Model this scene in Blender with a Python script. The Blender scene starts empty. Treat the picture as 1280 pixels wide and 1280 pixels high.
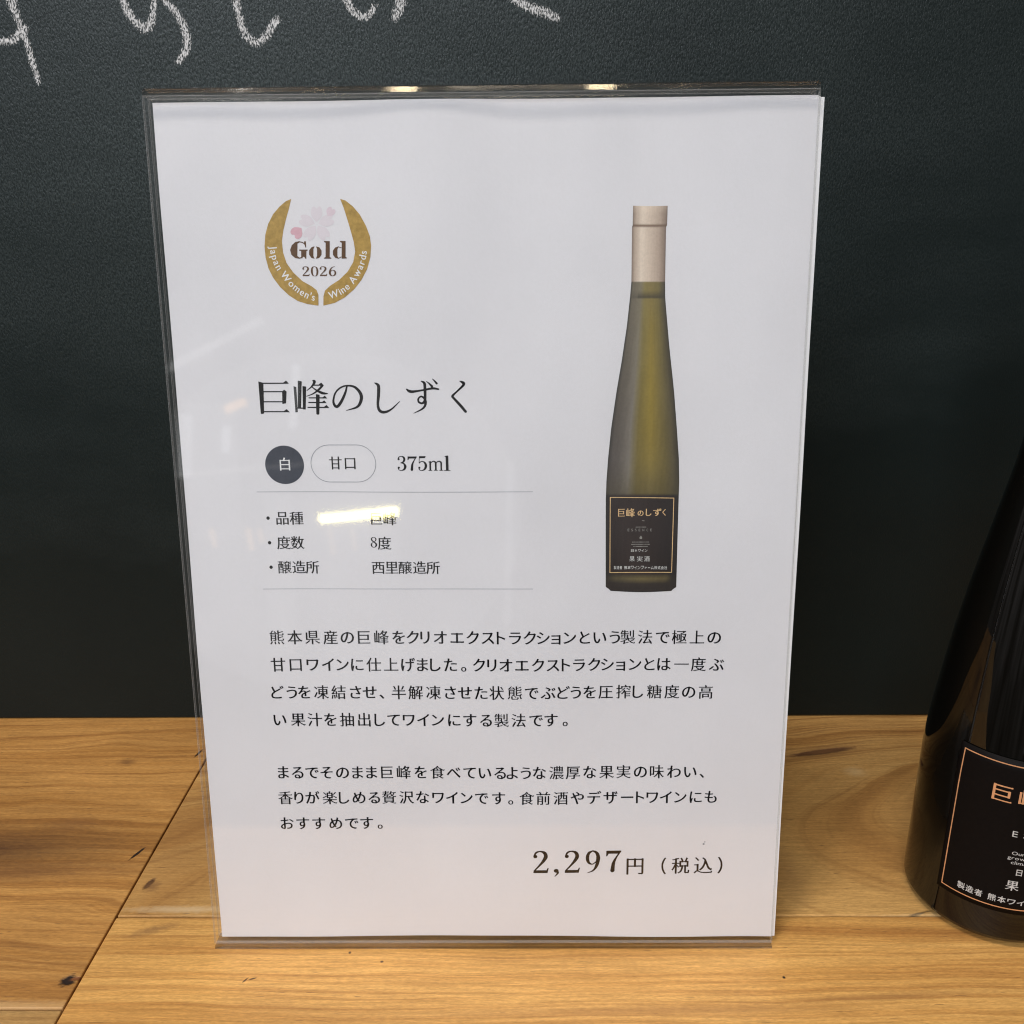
import bpy, bmesh, math, random
from mathutils import Vector, Matrix

scene = bpy.context.scene
COL = scene.collection
S = 1.4142e-3                      # sheet unit (210 units = one A4 height of 297 mm) to metres
random.seed(7)

# ------------------------------------------------------------------ camera
cam_data = bpy.data.cameras.new('camera')
cam = bpy.data.objects.new('camera', cam_data)
COL.objects.link(cam)
R_ = Vector((0.99992, 0.00888, -0.0095)); U_ = Vector((0.00621, 0.31587, 0.94878)); B_ = R_.cross(U_)
cam.matrix_world = Matrix(((R_.x, U_.x, B_.x, 7.666 * S), (R_.y, U_.y, B_.y, -196.424 * S),
                           (R_.z, U_.z, B_.z, 187.602 * S), (0, 0, 0, 1)))
cam_data.sensor_width = 36
cam_data.lens = 32.0625
cam_data.clip_start = 0.01
cam_data.clip_end = 50
scene.camera = cam

# ------------------------------------------------------------------ world: dim room air around the counter
world = bpy.data.worlds.new('World')
scene.world = world
world.use_nodes = True
wn, wl = world.node_tree.nodes, world.node_tree.links
bg = wn['Background']
bg.inputs['Strength'].default_value = 0.22
wtc = wn.new('ShaderNodeTexCoord')
wmap = wn.new('ShaderNodeMapping'); wmap.inputs['Scale'].default_value = (7, 7, 2.6)
wno = wn.new('ShaderNodeTexNoise'); wno.inputs['Scale'].default_value = 1.6; wno.inputs['Detail'].default_value = 4
wra = wn.new('ShaderNodeValToRGB')
wra.color_ramp.elements[0].position = 0.36; wra.color_ramp.elements[0].color = (0.32, 0.31, 0.30, 1)
wra.color_ramp.elements[1].position = 0.70; wra.color_ramp.elements[1].color = (2.3, 2.2, 2.15, 1)
wl.new(wtc.outputs['Generated'], wmap.inputs['Vector']); wl.new(wmap.outputs[0], wno.inputs['Vector'])
wsep = wn.new('ShaderNodeSeparateXYZ'); wl.new(wtc.outputs['Generated'], wsep.inputs[0])
wfl = wn.new('ShaderNodeValToRGB')                      # the floor and low shelves are darker than the upper room
wfl.color_ramp.elements[0].position = 0.36; wfl.color_ramp.elements[0].color = (0.22, 0.21, 0.20, 1)
wfl.color_ramp.elements[1].position = 0.56; wfl.color_ramp.elements[1].color = (1, 1, 1.03, 1)
wad = wn.new('ShaderNodeMath'); wad.operation = 'MULTIPLY_ADD'; wad.inputs[1].default_value = 0.5; wad.inputs[2].default_value = 0.5
wl.new(wsep.outputs['Z'], wad.inputs[0]); wl.new(wad.outputs[0], wfl.inputs[0])
wmx = wn.new('ShaderNodeMix'); wmx.data_type = 'RGBA'; wmx.blend_type = 'MULTIPLY'; wmx.inputs[0].default_value = 1
wl.new(wno.outputs['Fac'], wra.inputs[0]); wl.new(wra.outputs[0], wmx.inputs[6]); wl.new(wfl.outputs[0], wmx.inputs[7]); wl.new(wmx.outputs[2], bg.inputs['Color'])

# ------------------------------------------------------------------ lamps of the room and added fills
def area(name, loc, target, sx, sy, power, color, spread=180):
    d = bpy.data.lights.new(name, 'AREA'); d.shape = 'RECTANGLE'; d.size = sx; d.size_y = sy
    d.energy = power; d.color = color; d.spread = math.radians(spread)
    o = bpy.data.objects.new(name, d); COL.objects.link(o); o.location = loc
    o.rotation_euler = (Vector(target) - Vector(loc)).to_track_quat('-Z', 'Y').to_euler()
    return o
area('skylight_panel', (-0.60, -0.57, 2.0), (0, 0, 0.1), 0.3, 0.26, 17, (1.0, 0.955, 0.93))
area('front_fill_light', (-1.0, -2.3, 1.75), (0, 0, 0.2), 1.3, 0.9, 61, (0.87, 0.915, 1.0))  # added fill from the front left that keeps the paper bright
area('ceiling_panel_light', (0.05, -0.62, 2.0), (0.0, 0.0, 0.05), 0.4, 0.3, 5.5, (1.0, 0.86, 0.68))
# lit tube behind the photographer, mirrored in the acrylic
tube = bpy.data.lights.new('tube_light', 'AREA'); tube.shape = 'RECTANGLE'; tube.size = 0.212; tube.size_y = 0.022
tube.energy = 0.46; tube.color = (1.0, 0.90, 0.36)
to = bpy.data.objects.new('tube_light', tube); COL.objects.link(to)
a, b = Vector((-0.536, -2.122, -0.049)), Vector((-0.328, -2.155, -0.033))
xa = (b - a).normalized(); za = -(Vector((0, 0, 0.1)) - (a + b) / 2).normalized(); ya = za.cross(xa).normalized(); za = xa.cross(ya)
to.matrix_world = Matrix(((xa.x, ya.x, za.x, (a.x + b.x) / 2), (xa.y, ya.y, za.y, (a.y + b.y) / 2), (xa.z, ya.z, za.z, (a.z + b.z) / 2), (0, 0, 0, 1)))
# unseen strips added behind the photographer to put faint streaks into the acrylic
def strip_light(p0, p1, width, power, color):
    d = bpy.data.lights.new('streak_light', 'AREA'); d.shape = 'RECTANGLE'; d.energy = power * 0.72; d.color = color
    p0, p1 = Vector(p0), Vector(p1); d.size = (p1 - p0).length; d.size_y = width
    x = (p1 - p0).normalized(); z = -(Vector((0, 0, 0.15)) - (p0 + p1) / 2).normalized(); y = z.cross(x).normalized(); z = x.cross(y)
    o = bpy.data.objects.new('streak_light', d); COL.objects.link(o); c = (p0 + p1) / 2
    o.matrix_world = Matrix(((x.x, y.x, z.x, c.x), (x.y, y.y, z.y, c.y), (x.z, y.z, z.z, c.z), (0, 0, 0, 1)))
far = area('veil_light', (-0.55, -2.35, -0.08), (0, 0, 0.15), 1.15, 1.0, 0.7, (1.0, 0.98, 0.98))  # added unseen ellipse, mirrored as a pale veil over the paper
far.data.shape = 'ELLIPSE'
strip_light((-0.932, -2.017, 0.328), (-0.66, -2.084, 0.474), 0.02, 0.024, (1, 1, 1))
strip_light((-0.585, -2.116, 0.36), (-0.60, -2.116, 0.19), 0.022, 0.018, (0.95, 0.97, 1))
strip_light((-0.86, -2.047, 0.23), (-0.87, -2.047, 0.07), 0.035, 0.022, (0.95, 0.97, 1))
strip_light((-0.80, -2.07, 0.26), (-0.80, -2.07, -0.10), 0.13, 0.05, (0.97, 0.98, 1))
strip_light((-0.64, -2.10, 0.02), (-0.64, -2.10, -0.42), 0.07, 0.03, (1, 0.97, 0.93))
strip_light((-0.93, -2.02, 0.10), (-0.94, -2.02, -0.25), 0.05, 0.022, (1, 0.98, 0.95))
strip_light((-0.42, -2.13, -0.06), (-0.42, -2.13, -0.60), 0.20, 0.07, (1, 0.98, 0.97))
strip_light((-0.90, -2.03, 0.07), (-0.40, -2.10, 0.115), 0.012, 0.014, (1, 0.96, 0.9))
strip_light((-0.02, -2.15, 0.10), (-0.03, -2.15, -0.35), 0.02, 0.016, (0.95, 0.97, 1))
strip_light((-0.765, -2.072, 0.240), (-0.712, -2.085, 0.262), 0.022, 0.016, (1, 0.55, 0.2))
strip_light((-0.76, -2.073, 0.20), (-0.765, -2.073, 0.13), 0.022, 0.008, (0.9, 0.94, 1))
for x_, h_, p_ in ((-0.81, 0.05, 0.0045), (-0.715, 0.06, 0.006), (-0.685, 0.04, 0.003), (-0.50, 0.07, 0.003), (-0.44, 0.06, 0.0025)):
    strip_light((x_, -2.07, -0.07), (x_ + 0.008, -2.07, -0.07 - h_), 0.014, p_, (1, 0.62, 0.28))
# small warm ceiling spots
for x, y, z, e, r in [(-0.53, -0.8, 1.9, 0.35, 0.026), (-0.41, -0.8, 1.9, 0.6, 0.026), (-0.23, -0.75, 1.9, 2.0, 0.028), (0.09, -0.8, 1.9, 0.6, 0.026), (0.18, -0.75, 1.9, 1.8, 0.028), (0.35, -0.8, 1.9, 0.7, 0.026)]:
    d = bpy.data.lights.new('spot_lamp', 'POINT'); d.energy = e; d.color = (1.0, 0.80, 0.52); d.shadow_soft_size = r
    o = bpy.data.objects.new('spot_lamp', d); COL.objects.link(o); o.location = (x, y, z)

scene.view_settings.view_transform = 'Standard'
scene.view_settings.look = 'None'
scene.view_settings.exposure = 0.0
scene.view_settings.gamma = 1.0
scene.view_settings.use_curve_mapping = False
scene.cycles.use_denoising = True
scene.cycles.filter_width = 1.15
scene.cycles.max_bounces = 16
scene.cycles.transparent_max_bounces = 16

# ------------------------------------------------------------------ helpers
def lin(r, g, b):
    f = lambda c: (c / 255 / 12.92) if c / 255 <= 0.04045 else ((c / 255 + 0.055) / 1.055) ** 2.4
    return (f(r), f(g), f(b), 1)

class NT:
    def __init__(self, name):
        self.m = bpy.data.materials.new(name); self.m.use_nodes = True
        self.t = self.m.node_tree; self.n = self.t.nodes; self.l = self.t.links
        self.p = self.n['Principled BSDF']; self.out = self.n['Material Output']
    def new(self, typ, **kw):
        nd = self.n.new(typ)
        for k, v in kw.items():
            if k in nd.inputs: nd.inputs[k].default_value = v
            else: setattr(nd, k, v)
        return nd
    def link(self, a, b): self.l.new(a, b)
    def math(self, op, a, b=None, c=None, clamp=False):
        nd = self.n.new('ShaderNodeMath'); nd.operation = op; nd.use_clamp = clamp
        for i, v in enumerate((a, b, c)):
            if v is None: continue
            if isinstance(v, (int, float)): nd.inputs[i].default_value = v
            else: self.link(v, nd.inputs[i])
        return nd.outputs[0]
    def noise(self, vec, scale, detail=2, rough=0.5, dist=0.0):
        nd = self.new('ShaderNodeTexNoise'); nd.inputs['Scale'].default_value = scale; nd.inputs['Detail'].default_value = detail
        nd.inputs['Roughness'].default_value = rough; nd.inputs['Distortion'].default_value = dist
        if vec is not None: self.link(vec, nd.inputs['Vector'])
        return nd.outputs['Fac']
    def mapping(self, vec, scale=(1, 1, 1), loc=(0, 0, 0), rot=(0, 0, 0)):
        nd = self.new('ShaderNodeMapping'); nd.inputs['Scale'].default_value = scale
        nd.inputs['Location'].default_value = loc; nd.inputs['Rotation'].default_value = rot
        self.link(vec, nd.inputs['Vector']); return nd.outputs[0]
    def ramp(self, fac, stops):
        nd = self.new('ShaderNodeValToRGB'); e = nd.color_ramp.elements
        while len(e) < len(stops): e.new(0.5)
        for el, (p, c) in zip(e, stops):
            el.position = p; el.color = c if len(c) == 4 else (*c, 1)
        self.link(fac, nd.inputs[0]); return nd.outputs[0]
    def mix(self, fac, a, b, mode='MIX'):
        nd = self.new('ShaderNodeMix'); nd.data_type = 'RGBA'; nd.blend_type = mode
        for s, v in ((nd.inputs['Factor'], fac), (nd.inputs['A'], a), (nd.inputs['B'], b)):
            if isinstance(v, (int, float)): s.default_value = v
            elif isinstance(v, tuple): s.default_value = v if len(v) == 4 else (*v, 1)
            else: self.link(v, s)
        # colour sockets share names with the float ones
        return nd
def cmix(nt, fac, a, b, mode='MIX'):
    nd = nt.n.new('ShaderNodeMix'); nd.data_type = 'RGBA'; nd.blend_type = mode
    ins = [nd.inputs[0], nd.inputs[6], nd.inputs[7]]
    for s, v in zip(ins, (fac, a, b)):
        if isinstance(v, (int, float)): s.default_value = v
        elif isinstance(v, tuple): s.default_value = v
        else: nt.link(v, s)
    return nd.outputs[2]

def tag(o, label=None, cat=None, group=None, kind=None):
    for k, v in (('label', label), ('category', cat), ('group', group), ('kind', kind)):
        if v: o[k] = v
    return o
def empty(name, loc):
    o = bpy.data.objects.new(name, None); COL.objects.link(o); o.location = loc
    o.empty_display_size = 0.02
    return o
def wloc(o):
    v = Vector(o.location)
    while o.parent: o = o.parent; v += Vector(o.location)
    return v
def mesh(name, verts, faces, mat, parent=None, smooth=False, origin=None):
    """verts in world metres; children keep their thing's frame"""
    me = bpy.data.meshes.new(name)
    off = wloc(parent) if parent else Vector(origin or (0, 0, 0))
    me.from_pydata([tuple(Vector(v) - off) for v in verts], [], faces)
    for m in (mat if isinstance(mat, (list, tuple)) else [mat]): me.materials.append(m)
    if smooth:
        for p in me.polygons: p.use_smooth = True
    o = bpy.data.objects.new(name, me); COL.objects.link(o)
    if parent: o.parent = parent
    else: o.location = off
    return o
def box_vf(x0, x1, y0, y1, z0, z1, base=0):
    v = [(x0, y0, z0), (x1, y0, z0), (x1, y1, z0), (x0, y1, z0), (x0, y0, z1), (x1, y0, z1), (x1, y1, z1), (x0, y1, z1)]
    f = [(0, 3, 2, 1), (4, 5, 6, 7), (0, 1, 5, 4), (1, 2, 6, 5), (2, 3, 7, 6), (3, 0, 4, 7)]
    return v, [tuple(i + base for i in q) for q in f]
def bevel(o, w, seg=2):
    m = o.modifiers.new('bevel', 'BEVEL'); m.width = w; m.segments = seg; m.limit_method = 'ANGLE'
    return o

# ------------------------------------------------------------------ data: letter shapes and the printed layout (sheet units)
GLYPH_NUMBERS = [
[[82,38,47,78,42,82,39,82,36,85,39,89,46,92,51,98,59,94,67,87,83,72,91,59,99,54,97,51,90,48]],
[[65,40,53,44,50,43,39,54,34,70,38,85,42,91,50,99,53,97,60,100,70,101,82,97,85,98,96,87,101,73,101,69,96,55,93,50,85,43,81,44,74,41],[66,51,72,52,78,54,82,59,84,69,83,78,80,84,77,88,69,90,61,89,56,86,52,80,51,75,51,66,54,58,57,54]],
[[96,49,85,51,75,60,65,74,59,92,54,119,52,143,52,177,51,187,52,192,54,193,72,193,76,188,75,179,75,141,77,118,81,96,86,85,91,75,99,71,105,74,115,93,119,108,123,113,129,108,135,98,138,97,139,96,129,72,122,61,110,51],[194,77,190,81,186,104,178,135,165,168,157,178,159,181,167,182,172,187,175,187,179,183,188,170,199,145,207,120,213,88,210,86,208,83,206,81]],
[[98,43,87,55,86,58,88,60,96,60,109,62,130,69,148,78,156,87,164,102,166,116,166,125,163,133,160,138,153,142,145,145,131,145,111,143,95,139,67,129,63,134,59,143,59,149,124,161,140,161,167,157,174,153,184,142,188,134,190,121,191,117,188,98,180,82,160,63,157,62,143,55,122,47],[162,182,118,186,87,190,82,192,82,196,84,202,89,206,133,200,170,197,175,196,173,186,168,182]],
[[91,43,87,46,70,51,68,50,65,52,53,62,46,78,46,81,52,95,58,102,67,111,72,112,89,121,89,157,88,158,53,159,49,162,49,170,55,174,67,173,89,173,90,187,89,208,90,210,93,213,108,213,111,211,113,207,111,176,127,178,147,183,152,178,151,170,148,167,111,160,111,155,111,129,134,134,149,135,162,134,177,130,180,130,184,128,196,116,201,104,202,91,197,73,192,66,180,55,176,55,155,48,134,47,129,51,125,58,125,63,150,65,159,67,172,75,175,78,178,86,180,96,178,105,173,113,167,117,156,120,134,119,112,114,111,112,111,64,109,56,106,50,99,44],[86,64,89,65,90,69,89,103,88,104,77,97,72,91,69,82,70,74,72,70,80,65],[207,146,177,167,166,173,162,174,160,176,162,180,170,187,172,187,197,173,213,162,217,161,218,157]],
[[60,42,55,44,51,49,43,50,42,53,50,64,63,93,75,126,81,147,80,148,78,149,43,144,40,148,38,160,43,163,47,162,55,162,81,164,82,167,85,168,86,169,91,208,95,210,110,209,113,205,116,204,112,190,110,167,127,168,137,167,141,169,150,164,154,160,158,154,161,146,163,132,161,107,158,85,155,72,151,62,148,56,135,45,104,47,96,48,92,52,90,63,90,65,94,66,112,62,121,62,128,65,131,71,136,90,140,124,139,140,138,146,136,149,133,151,126,152,110,151,109,148,105,147,90,100,78,71,66,49],[201,102,197,105,188,130,172,164,169,169,162,175,165,178,172,179,180,187,176,197,168,206,171,209,175,208,178,209,181,214,188,208,194,194,201,185,200,182,194,182,191,179,189,177,189,175,204,148,213,124,219,113,217,111,212,110,206,104],[209,184,206,187,197,205,190,214,192,216,198,217,203,221,208,217,215,203,223,193,221,190,214,189]],
[[157,37,136,60,112,82,95,96,91,97,80,107,67,124,66,127,66,130,79,148,91,157,94,158,132,190,153,213,160,203,168,200,170,197,167,193,160,192,151,180,135,168,97,137,94,134,92,129,94,122,98,118,154,73,165,59,172,56,174,54,174,52,172,50,165,47]],
[[132,37,127,42,118,46,115,50,118,53,122,52,127,54,135,62,143,70,150,85,153,94,155,108,155,144,154,145,134,144,105,146,101,149,101,159,105,163,135,160,155,161,155,190,153,202,157,207,173,207,176,205,179,206,183,206,189,212,194,207,198,194,204,181,203,179,198,179,194,174,190,174,187,178,182,195,180,198,178,200,177,163,184,163,207,166,211,162,211,153,207,149,178,146,177,104,171,77,165,65,154,51,148,45],[61,44,57,48,56,51,50,75,47,99,47,126,55,200,59,205,62,205,66,204,74,204,77,200,80,200,80,198,76,183,71,151,68,118,69,101,70,100,71,102,75,112,79,117,83,115,85,110,89,109,90,107,85,94,78,63,77,50,73,45],[211,180,207,184,203,199,197,210,198,213,203,213,208,218,213,214,218,200,224,187,223,185,218,185,213,180]],
[[122,44,108,45,94,48,90,50,83,50,69,63,64,73,62,89,66,106,70,116,75,121,83,120,86,115,91,116,93,114,86,100,85,86,86,77,89,70,96,66,102,63,119,60,145,60,177,65,181,62,180,52,175,48,149,44],[175,97,161,99,159,102,134,104,129,106,130,115,134,119,159,117,160,118,159,121,140,156,134,155,131,159,84,158,63,160,60,161,57,164,57,173,62,177,100,174,132,174,133,176,132,182,124,206,125,208,128,207,133,211,139,213,144,213,147,209,155,180,162,181,163,178,165,178,197,185,200,181,202,171,199,171,197,169,190,167,163,161,163,157,183,119,186,115,191,111,189,108,185,105,180,98]],
[[121,41,103,44,97,44,94,45,88,49,80,58,74,70,72,83,74,167,74,195,73,203,77,209,96,209,99,205,97,179,95,87,98,72,102,66,116,60,121,60,124,59,141,61,155,66,167,73,177,81,190,100,194,102,201,92,208,86,207,83,199,78,194,69,189,64,173,54,160,48,143,43]],
[[99,41,90,49,85,52,83,55,83,56,86,58,91,57,97,59,118,68,129,79,130,83,129,85,121,84,110,85,106,84,99,88,89,99,85,115,85,119,90,135,99,145,105,150,110,149,120,152,132,152,132,167,130,168,113,168,49,165,45,169,45,178,48,181,53,182,131,183,132,184,132,195,131,206,133,210,135,212,151,212,154,210,155,207,155,185,156,184,211,183,215,179,215,172,210,168,155,168,155,138,158,130,161,112,159,94,156,83,148,71,133,55,130,54,128,54,118,48],[122,99,129,100,130,103,133,105,135,110,137,118,137,126,132,135,124,138,118,137,111,133,108,125,107,119,108,110,111,103,118,99]],
[[94,39,87,45,80,49,78,53,81,56,87,55,92,57,113,67,123,77,124,81,123,82,113,82,105,83,100,82,94,86,84,97,79,112,80,118,84,133,92,143,99,148,100,149,104,147,118,150,127,149,126,165,125,166,104,166,43,163,39,167,39,176,43,179,126,181,126,183,126,194,125,205,127,208,129,209,145,209,149,206,150,204,150,181,170,181,171,186,169,192,159,205,162,208,168,208,173,213,177,210,191,187,190,182,198,181,199,184,197,188,194,196,190,202,183,209,186,213,190,212,198,218,204,211,208,201,215,192,213,189,208,189,205,186,205,181,209,177,209,169,203,161,200,162,199,165,198,166,190,166,186,163,173,163,171,165,167,166,149,166,149,135,153,128,155,113,155,100,151,83,143,69,129,54],[114,97,119,97,124,98,124,101,127,103,129,107,131,115,131,123,127,132,121,135,114,135,107,132,104,129,102,123,101,111,103,105,106,100]],
[[99,49,90,54,85,59,80,67,78,75,77,89,77,138,40,134,36,138,35,149,43,152,77,155,77,189,76,197,81,202,96,202,100,197,100,157,154,162,155,163,154,203,159,208,174,208,177,203,177,164,209,165,213,160,213,152,209,149,177,147,175,138,175,117,172,103,165,94,157,92,154,92,152,95,129,98,125,102,125,109,129,113,142,111,152,111,153,121,154,146,100,141,99,137,100,84,102,72,108,67,120,65,148,65,176,68,187,70,192,66,192,56,188,51,183,51,126,49,102,51]],
[[149,44,132,46,122,50,117,50,103,62,99,69,95,89,98,104,108,118,83,120,51,115,47,119,46,128,52,131,83,135,94,144,102,153,117,165,119,164,122,166,138,180,138,185,137,186,81,182,78,186,77,192,77,196,81,199,130,200,137,201,139,204,149,204,153,205,167,204,172,199,179,194,180,191,177,189,171,188,156,172,140,159,137,159,119,145,119,142,141,140,200,143,205,140,205,131,201,127,167,128,152,126,144,124,130,116,122,105,119,99,117,88,119,78,124,70,138,63,148,61,179,60,176,48,172,44]],
[[68,42,61,44,57,49,51,50,49,52,55,61,69,98,80,135,85,157,84,159,50,160,46,164,45,173,50,176,60,175,85,175,86,178,89,179,91,180,93,195,94,209,98,213,101,212,113,212,116,207,119,206,116,192,115,178,146,184,151,180,151,172,146,168,115,162,114,159,109,157,99,116,83,70,74,47,70,42],[167,48,141,51,138,50,132,53,124,60,119,68,117,83,120,100,124,105,137,104,140,100,141,99,139,88,139,79,141,72,146,68,157,65,168,64,190,65,206,68,210,66,210,56,206,51,186,49],[135,132,131,136,131,143,135,148,170,150,189,149,203,148,208,145,207,135,203,132,182,134,156,134]],
[[176,46,162,48,144,53,132,59,128,59,111,75,103,91,100,114,103,135,111,153,118,162,128,172,128,175,78,170,48,165,44,169,42,182,48,184,62,184,126,190,128,191,129,194,140,194,143,196,153,194,200,196,204,193,205,191,205,183,202,179,170,177,152,169,135,151,128,139,123,125,122,115,125,99,134,82,141,76,154,70,172,65,189,63,188,58,184,50,181,46]],
[[175,45,160,46,143,51,132,57,127,58,110,74,102,89,98,113,102,134,110,152,117,161,127,171,127,174,76,169,47,163,43,168,42,181,47,183,60,183,124,189,127,190,128,193,138,193,141,194,152,193,199,194,203,192,204,190,204,182,200,178,168,176,151,168,140,157,133,149,127,138,122,124,121,113,124,98,133,81,140,75,153,68,171,64,187,63,188,62,187,56,183,48,179,45],[178,119,175,122,168,139,159,149,162,153,167,152,173,157,177,154,184,140,192,128,190,126,184,125],[200,128,197,132,188,150,181,157,183,161,188,160,194,164,197,163,208,145,213,139,214,136,213,134,207,133]],
[[132,46,113,47,100,49,94,52,88,52,73,64,68,74,65,88,69,107,74,116,80,123,89,132,96,135,98,138,82,172,75,190,71,198,72,200,78,201,83,206,89,209,94,204,101,185,118,149,165,175,179,184,181,183,192,170,190,168,186,167,176,162,141,144,118,130,113,124,100,114,97,113,92,105,89,91,90,80,94,73,105,67,118,64,141,63,165,65,193,70,197,66,197,56,193,51,169,47,165,48,162,47]],
[[124,44,108,45,86,50,83,49,68,61,64,69,62,74,60,87,63,102,66,108,74,119,84,129,90,132,93,135,80,162,71,186,65,195,67,197,71,198,78,204,83,206,88,202,112,147,146,165,170,179,172,178,181,165,179,162,175,162,162,154,134,140,112,127,107,121,95,111,92,111,87,102,84,90,85,77,90,69,100,65,112,62,138,61,162,63,188,68,192,64,192,54,187,48,165,45,161,46,159,44],[187,170,183,173,175,190,168,200,170,203,175,203,181,207,186,204,193,188,201,178,199,176,192,175],[208,178,205,181,197,198,189,208,192,210,197,211,203,215,208,211,216,195,222,187,221,184,214,183]],
[[148,42,145,43,129,42,113,45,110,43,106,44,94,55,90,65,89,72,96,89,104,96,109,99,112,98,128,101,146,100,145,146,149,151,163,152,167,147,167,129,169,94,193,82,202,74,206,73,209,70,197,55,185,66,170,76,169,64,166,56,157,47],[126,58,137,58,144,62,147,71,147,81,146,86,136,87,128,87,118,85,113,82,111,77,111,69,113,62,119,59],[62,77,55,84,47,86,44,89,52,96,55,100,61,112,76,138,84,159,83,161,50,161,45,165,45,174,50,177,81,176,84,176,85,180,91,180,95,193,97,210,102,214,105,213,114,213,116,209,121,208,116,191,115,180,118,180,140,185,144,182,145,173,140,169,116,164,114,160,108,160,99,137,84,108,69,83],[203,141,171,162,162,167,157,167,155,170,155,171,165,181,167,181,191,170,209,158,213,158,215,154]],
[[61,43,57,47,52,72,50,94,50,122,60,202,63,205,70,205,77,204,80,201,84,200,80,184,74,148,72,127,71,103,73,103,77,113,81,116,84,115,87,109,91,108,92,106,87,93,79,63,78,47,74,43],[148,54,130,56,126,55,120,58,111,66,108,72,105,88,108,106,111,110,123,110,129,105,127,95,127,82,130,77,135,73,145,71,168,70,188,72,203,76,208,71,209,61,204,57,173,54],[141,167,122,168,118,169,115,173,115,181,119,185,138,183,175,183,198,185,202,181,202,173,197,168,176,167]],
[[134,46,123,58,122,60,122,62,124,63,130,62,141,64,153,68,165,75,172,81,176,87,185,105,187,120,185,138,178,156,174,162,167,168,153,175,143,177,142,176,139,159,134,132,123,100,111,78,107,72,96,63,88,61,75,60,69,61,63,65,54,75,48,86,44,98,43,113,46,135,54,154,69,171,90,184,108,191,117,192,118,195,126,197,139,197,142,193,156,191,171,185,184,178,192,171,202,156,208,140,211,121,208,102,204,89,200,82,187,66,174,58,155,50],[80,81,86,81,90,85,103,111,113,145,118,171,117,176,105,173,99,170,89,164,82,157,73,144,68,130,65,115,67,102,73,85]],
[[60,41,55,47,50,72,48,96,48,117,50,142,57,190,58,203,62,208,65,208,68,207,76,206,79,202,81,203,82,202,79,190,73,153,70,124,70,102,71,102,75,111,79,115,82,113,86,107,89,107,90,105,85,92,77,63,76,47,72,43],[159,45,153,47,135,46,123,49,119,47,113,50,104,59,99,72,99,77,103,89,106,92,113,100,119,103,122,101,131,104,144,105,156,104,157,112,155,152,108,153,104,157,104,164,109,169,127,168,155,168,155,203,159,208,175,208,177,206,179,201,178,188,178,170,207,173,212,168,211,160,208,157,178,153,180,97,198,88,210,78,216,75,218,72,206,58,192,71,181,79,180,69,176,60,168,50],[133,62,146,62,154,64,158,75,158,83,157,89,141,92,129,90,123,86,120,80,121,69,123,65]],
[[134,44,131,45,108,45,92,47,88,48,84,54,83,64,87,65,109,61,121,61,127,62,130,65,132,69,133,74,132,83,124,100,104,126,94,134,96,137,102,140,108,145,129,127,144,108,153,92,157,78,156,67,151,55,143,48],[199,54,195,58,189,73,173,107,163,119,165,122,173,124,179,130,186,123,198,105,217,66,216,64,210,63,205,56],[42,56,30,68,32,71,39,73,50,81,70,97,83,108,89,102,94,98,95,96,95,94,88,91,71,74,51,60,45,56],[133,146,130,152,123,155,120,158,123,161,132,165,132,171,111,183,101,188,94,189,92,190,94,195,104,203,130,191,133,193,138,190,144,187,158,171,159,168,159,166,153,164,144,153,135,146],[184,148,181,152,173,169,166,178,168,181,175,182,179,186,184,182,192,165,198,156,197,154,192,154,185,148],[206,157,203,160,195,177,187,186,189,189,194,189,201,193,206,189,213,175,220,165,219,162,214,162]],
[[201,53,190,62,168,87,136,124,117,148,111,154,106,153,102,149,92,134,53,85,51,85,44,96,38,100,35,103,38,106,44,108,54,122,92,167,100,173,113,175,119,172,133,161,172,116,201,86,207,77,216,71,216,69,209,64],[172,145,168,149,158,171,150,179,153,183,160,183,164,188,168,186,172,181,179,165,187,154,185,152,178,151],[198,155,194,159,184,181,176,189,178,192,186,193,190,198,194,195,197,190,203,178,213,165,211,162,207,162,203,160]],
[[124,43,121,44,102,43,86,46,81,44,75,48,67,55,61,72,67,89,78,99,82,100,85,99,102,103,121,103,123,104,121,127,67,130,62,134,62,143,66,146,100,142,121,143,122,144,121,167,115,169,91,169,67,172,63,176,63,183,68,187,102,183,121,184,122,185,122,209,126,212,140,212,143,210,145,206,144,197,144,186,145,184,165,185,192,189,197,185,197,177,191,173,144,169,144,148,145,143,165,144,193,148,198,143,198,136,194,132,145,128,144,126,144,116,145,102,146,97,162,92,178,84,189,77,195,71,200,70,202,67,190,52,168,69,154,77,146,80,146,66,142,56,135,48,127,43],[103,58,113,59,121,61,123,71,123,83,122,88,109,89,100,88,92,86,85,83,83,77,83,70,85,63,91,60]],
[[137,44,126,54,125,57,125,59,127,60,132,59,146,62,162,68,172,75,177,80,181,86,186,99,187,118,183,137,177,148,165,156,159,159,157,157,153,158,152,156,140,122,125,96,126,91,129,88,134,85,137,81,134,78,127,76,122,69,120,69,111,78,101,67,88,61,75,58,62,57,50,67,46,74,43,86,43,97,46,116,51,128,62,145,72,154,66,179,61,189,61,191,66,192,71,197,80,199,84,194,91,169,92,169,96,171,99,169,114,174,129,177,131,179,136,181,138,188,140,206,144,210,156,209,160,205,163,205,164,203,158,182,159,175,184,166,195,156,202,145,207,135,208,129,210,111,208,93,202,80,187,61,173,54,156,47],[74,75,82,76,91,83,99,94,80,133,75,128,70,119,64,100,64,90,65,83,68,78],[112,116,113,118,123,137,130,158,129,162,114,159,97,151,102,137]],
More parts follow.
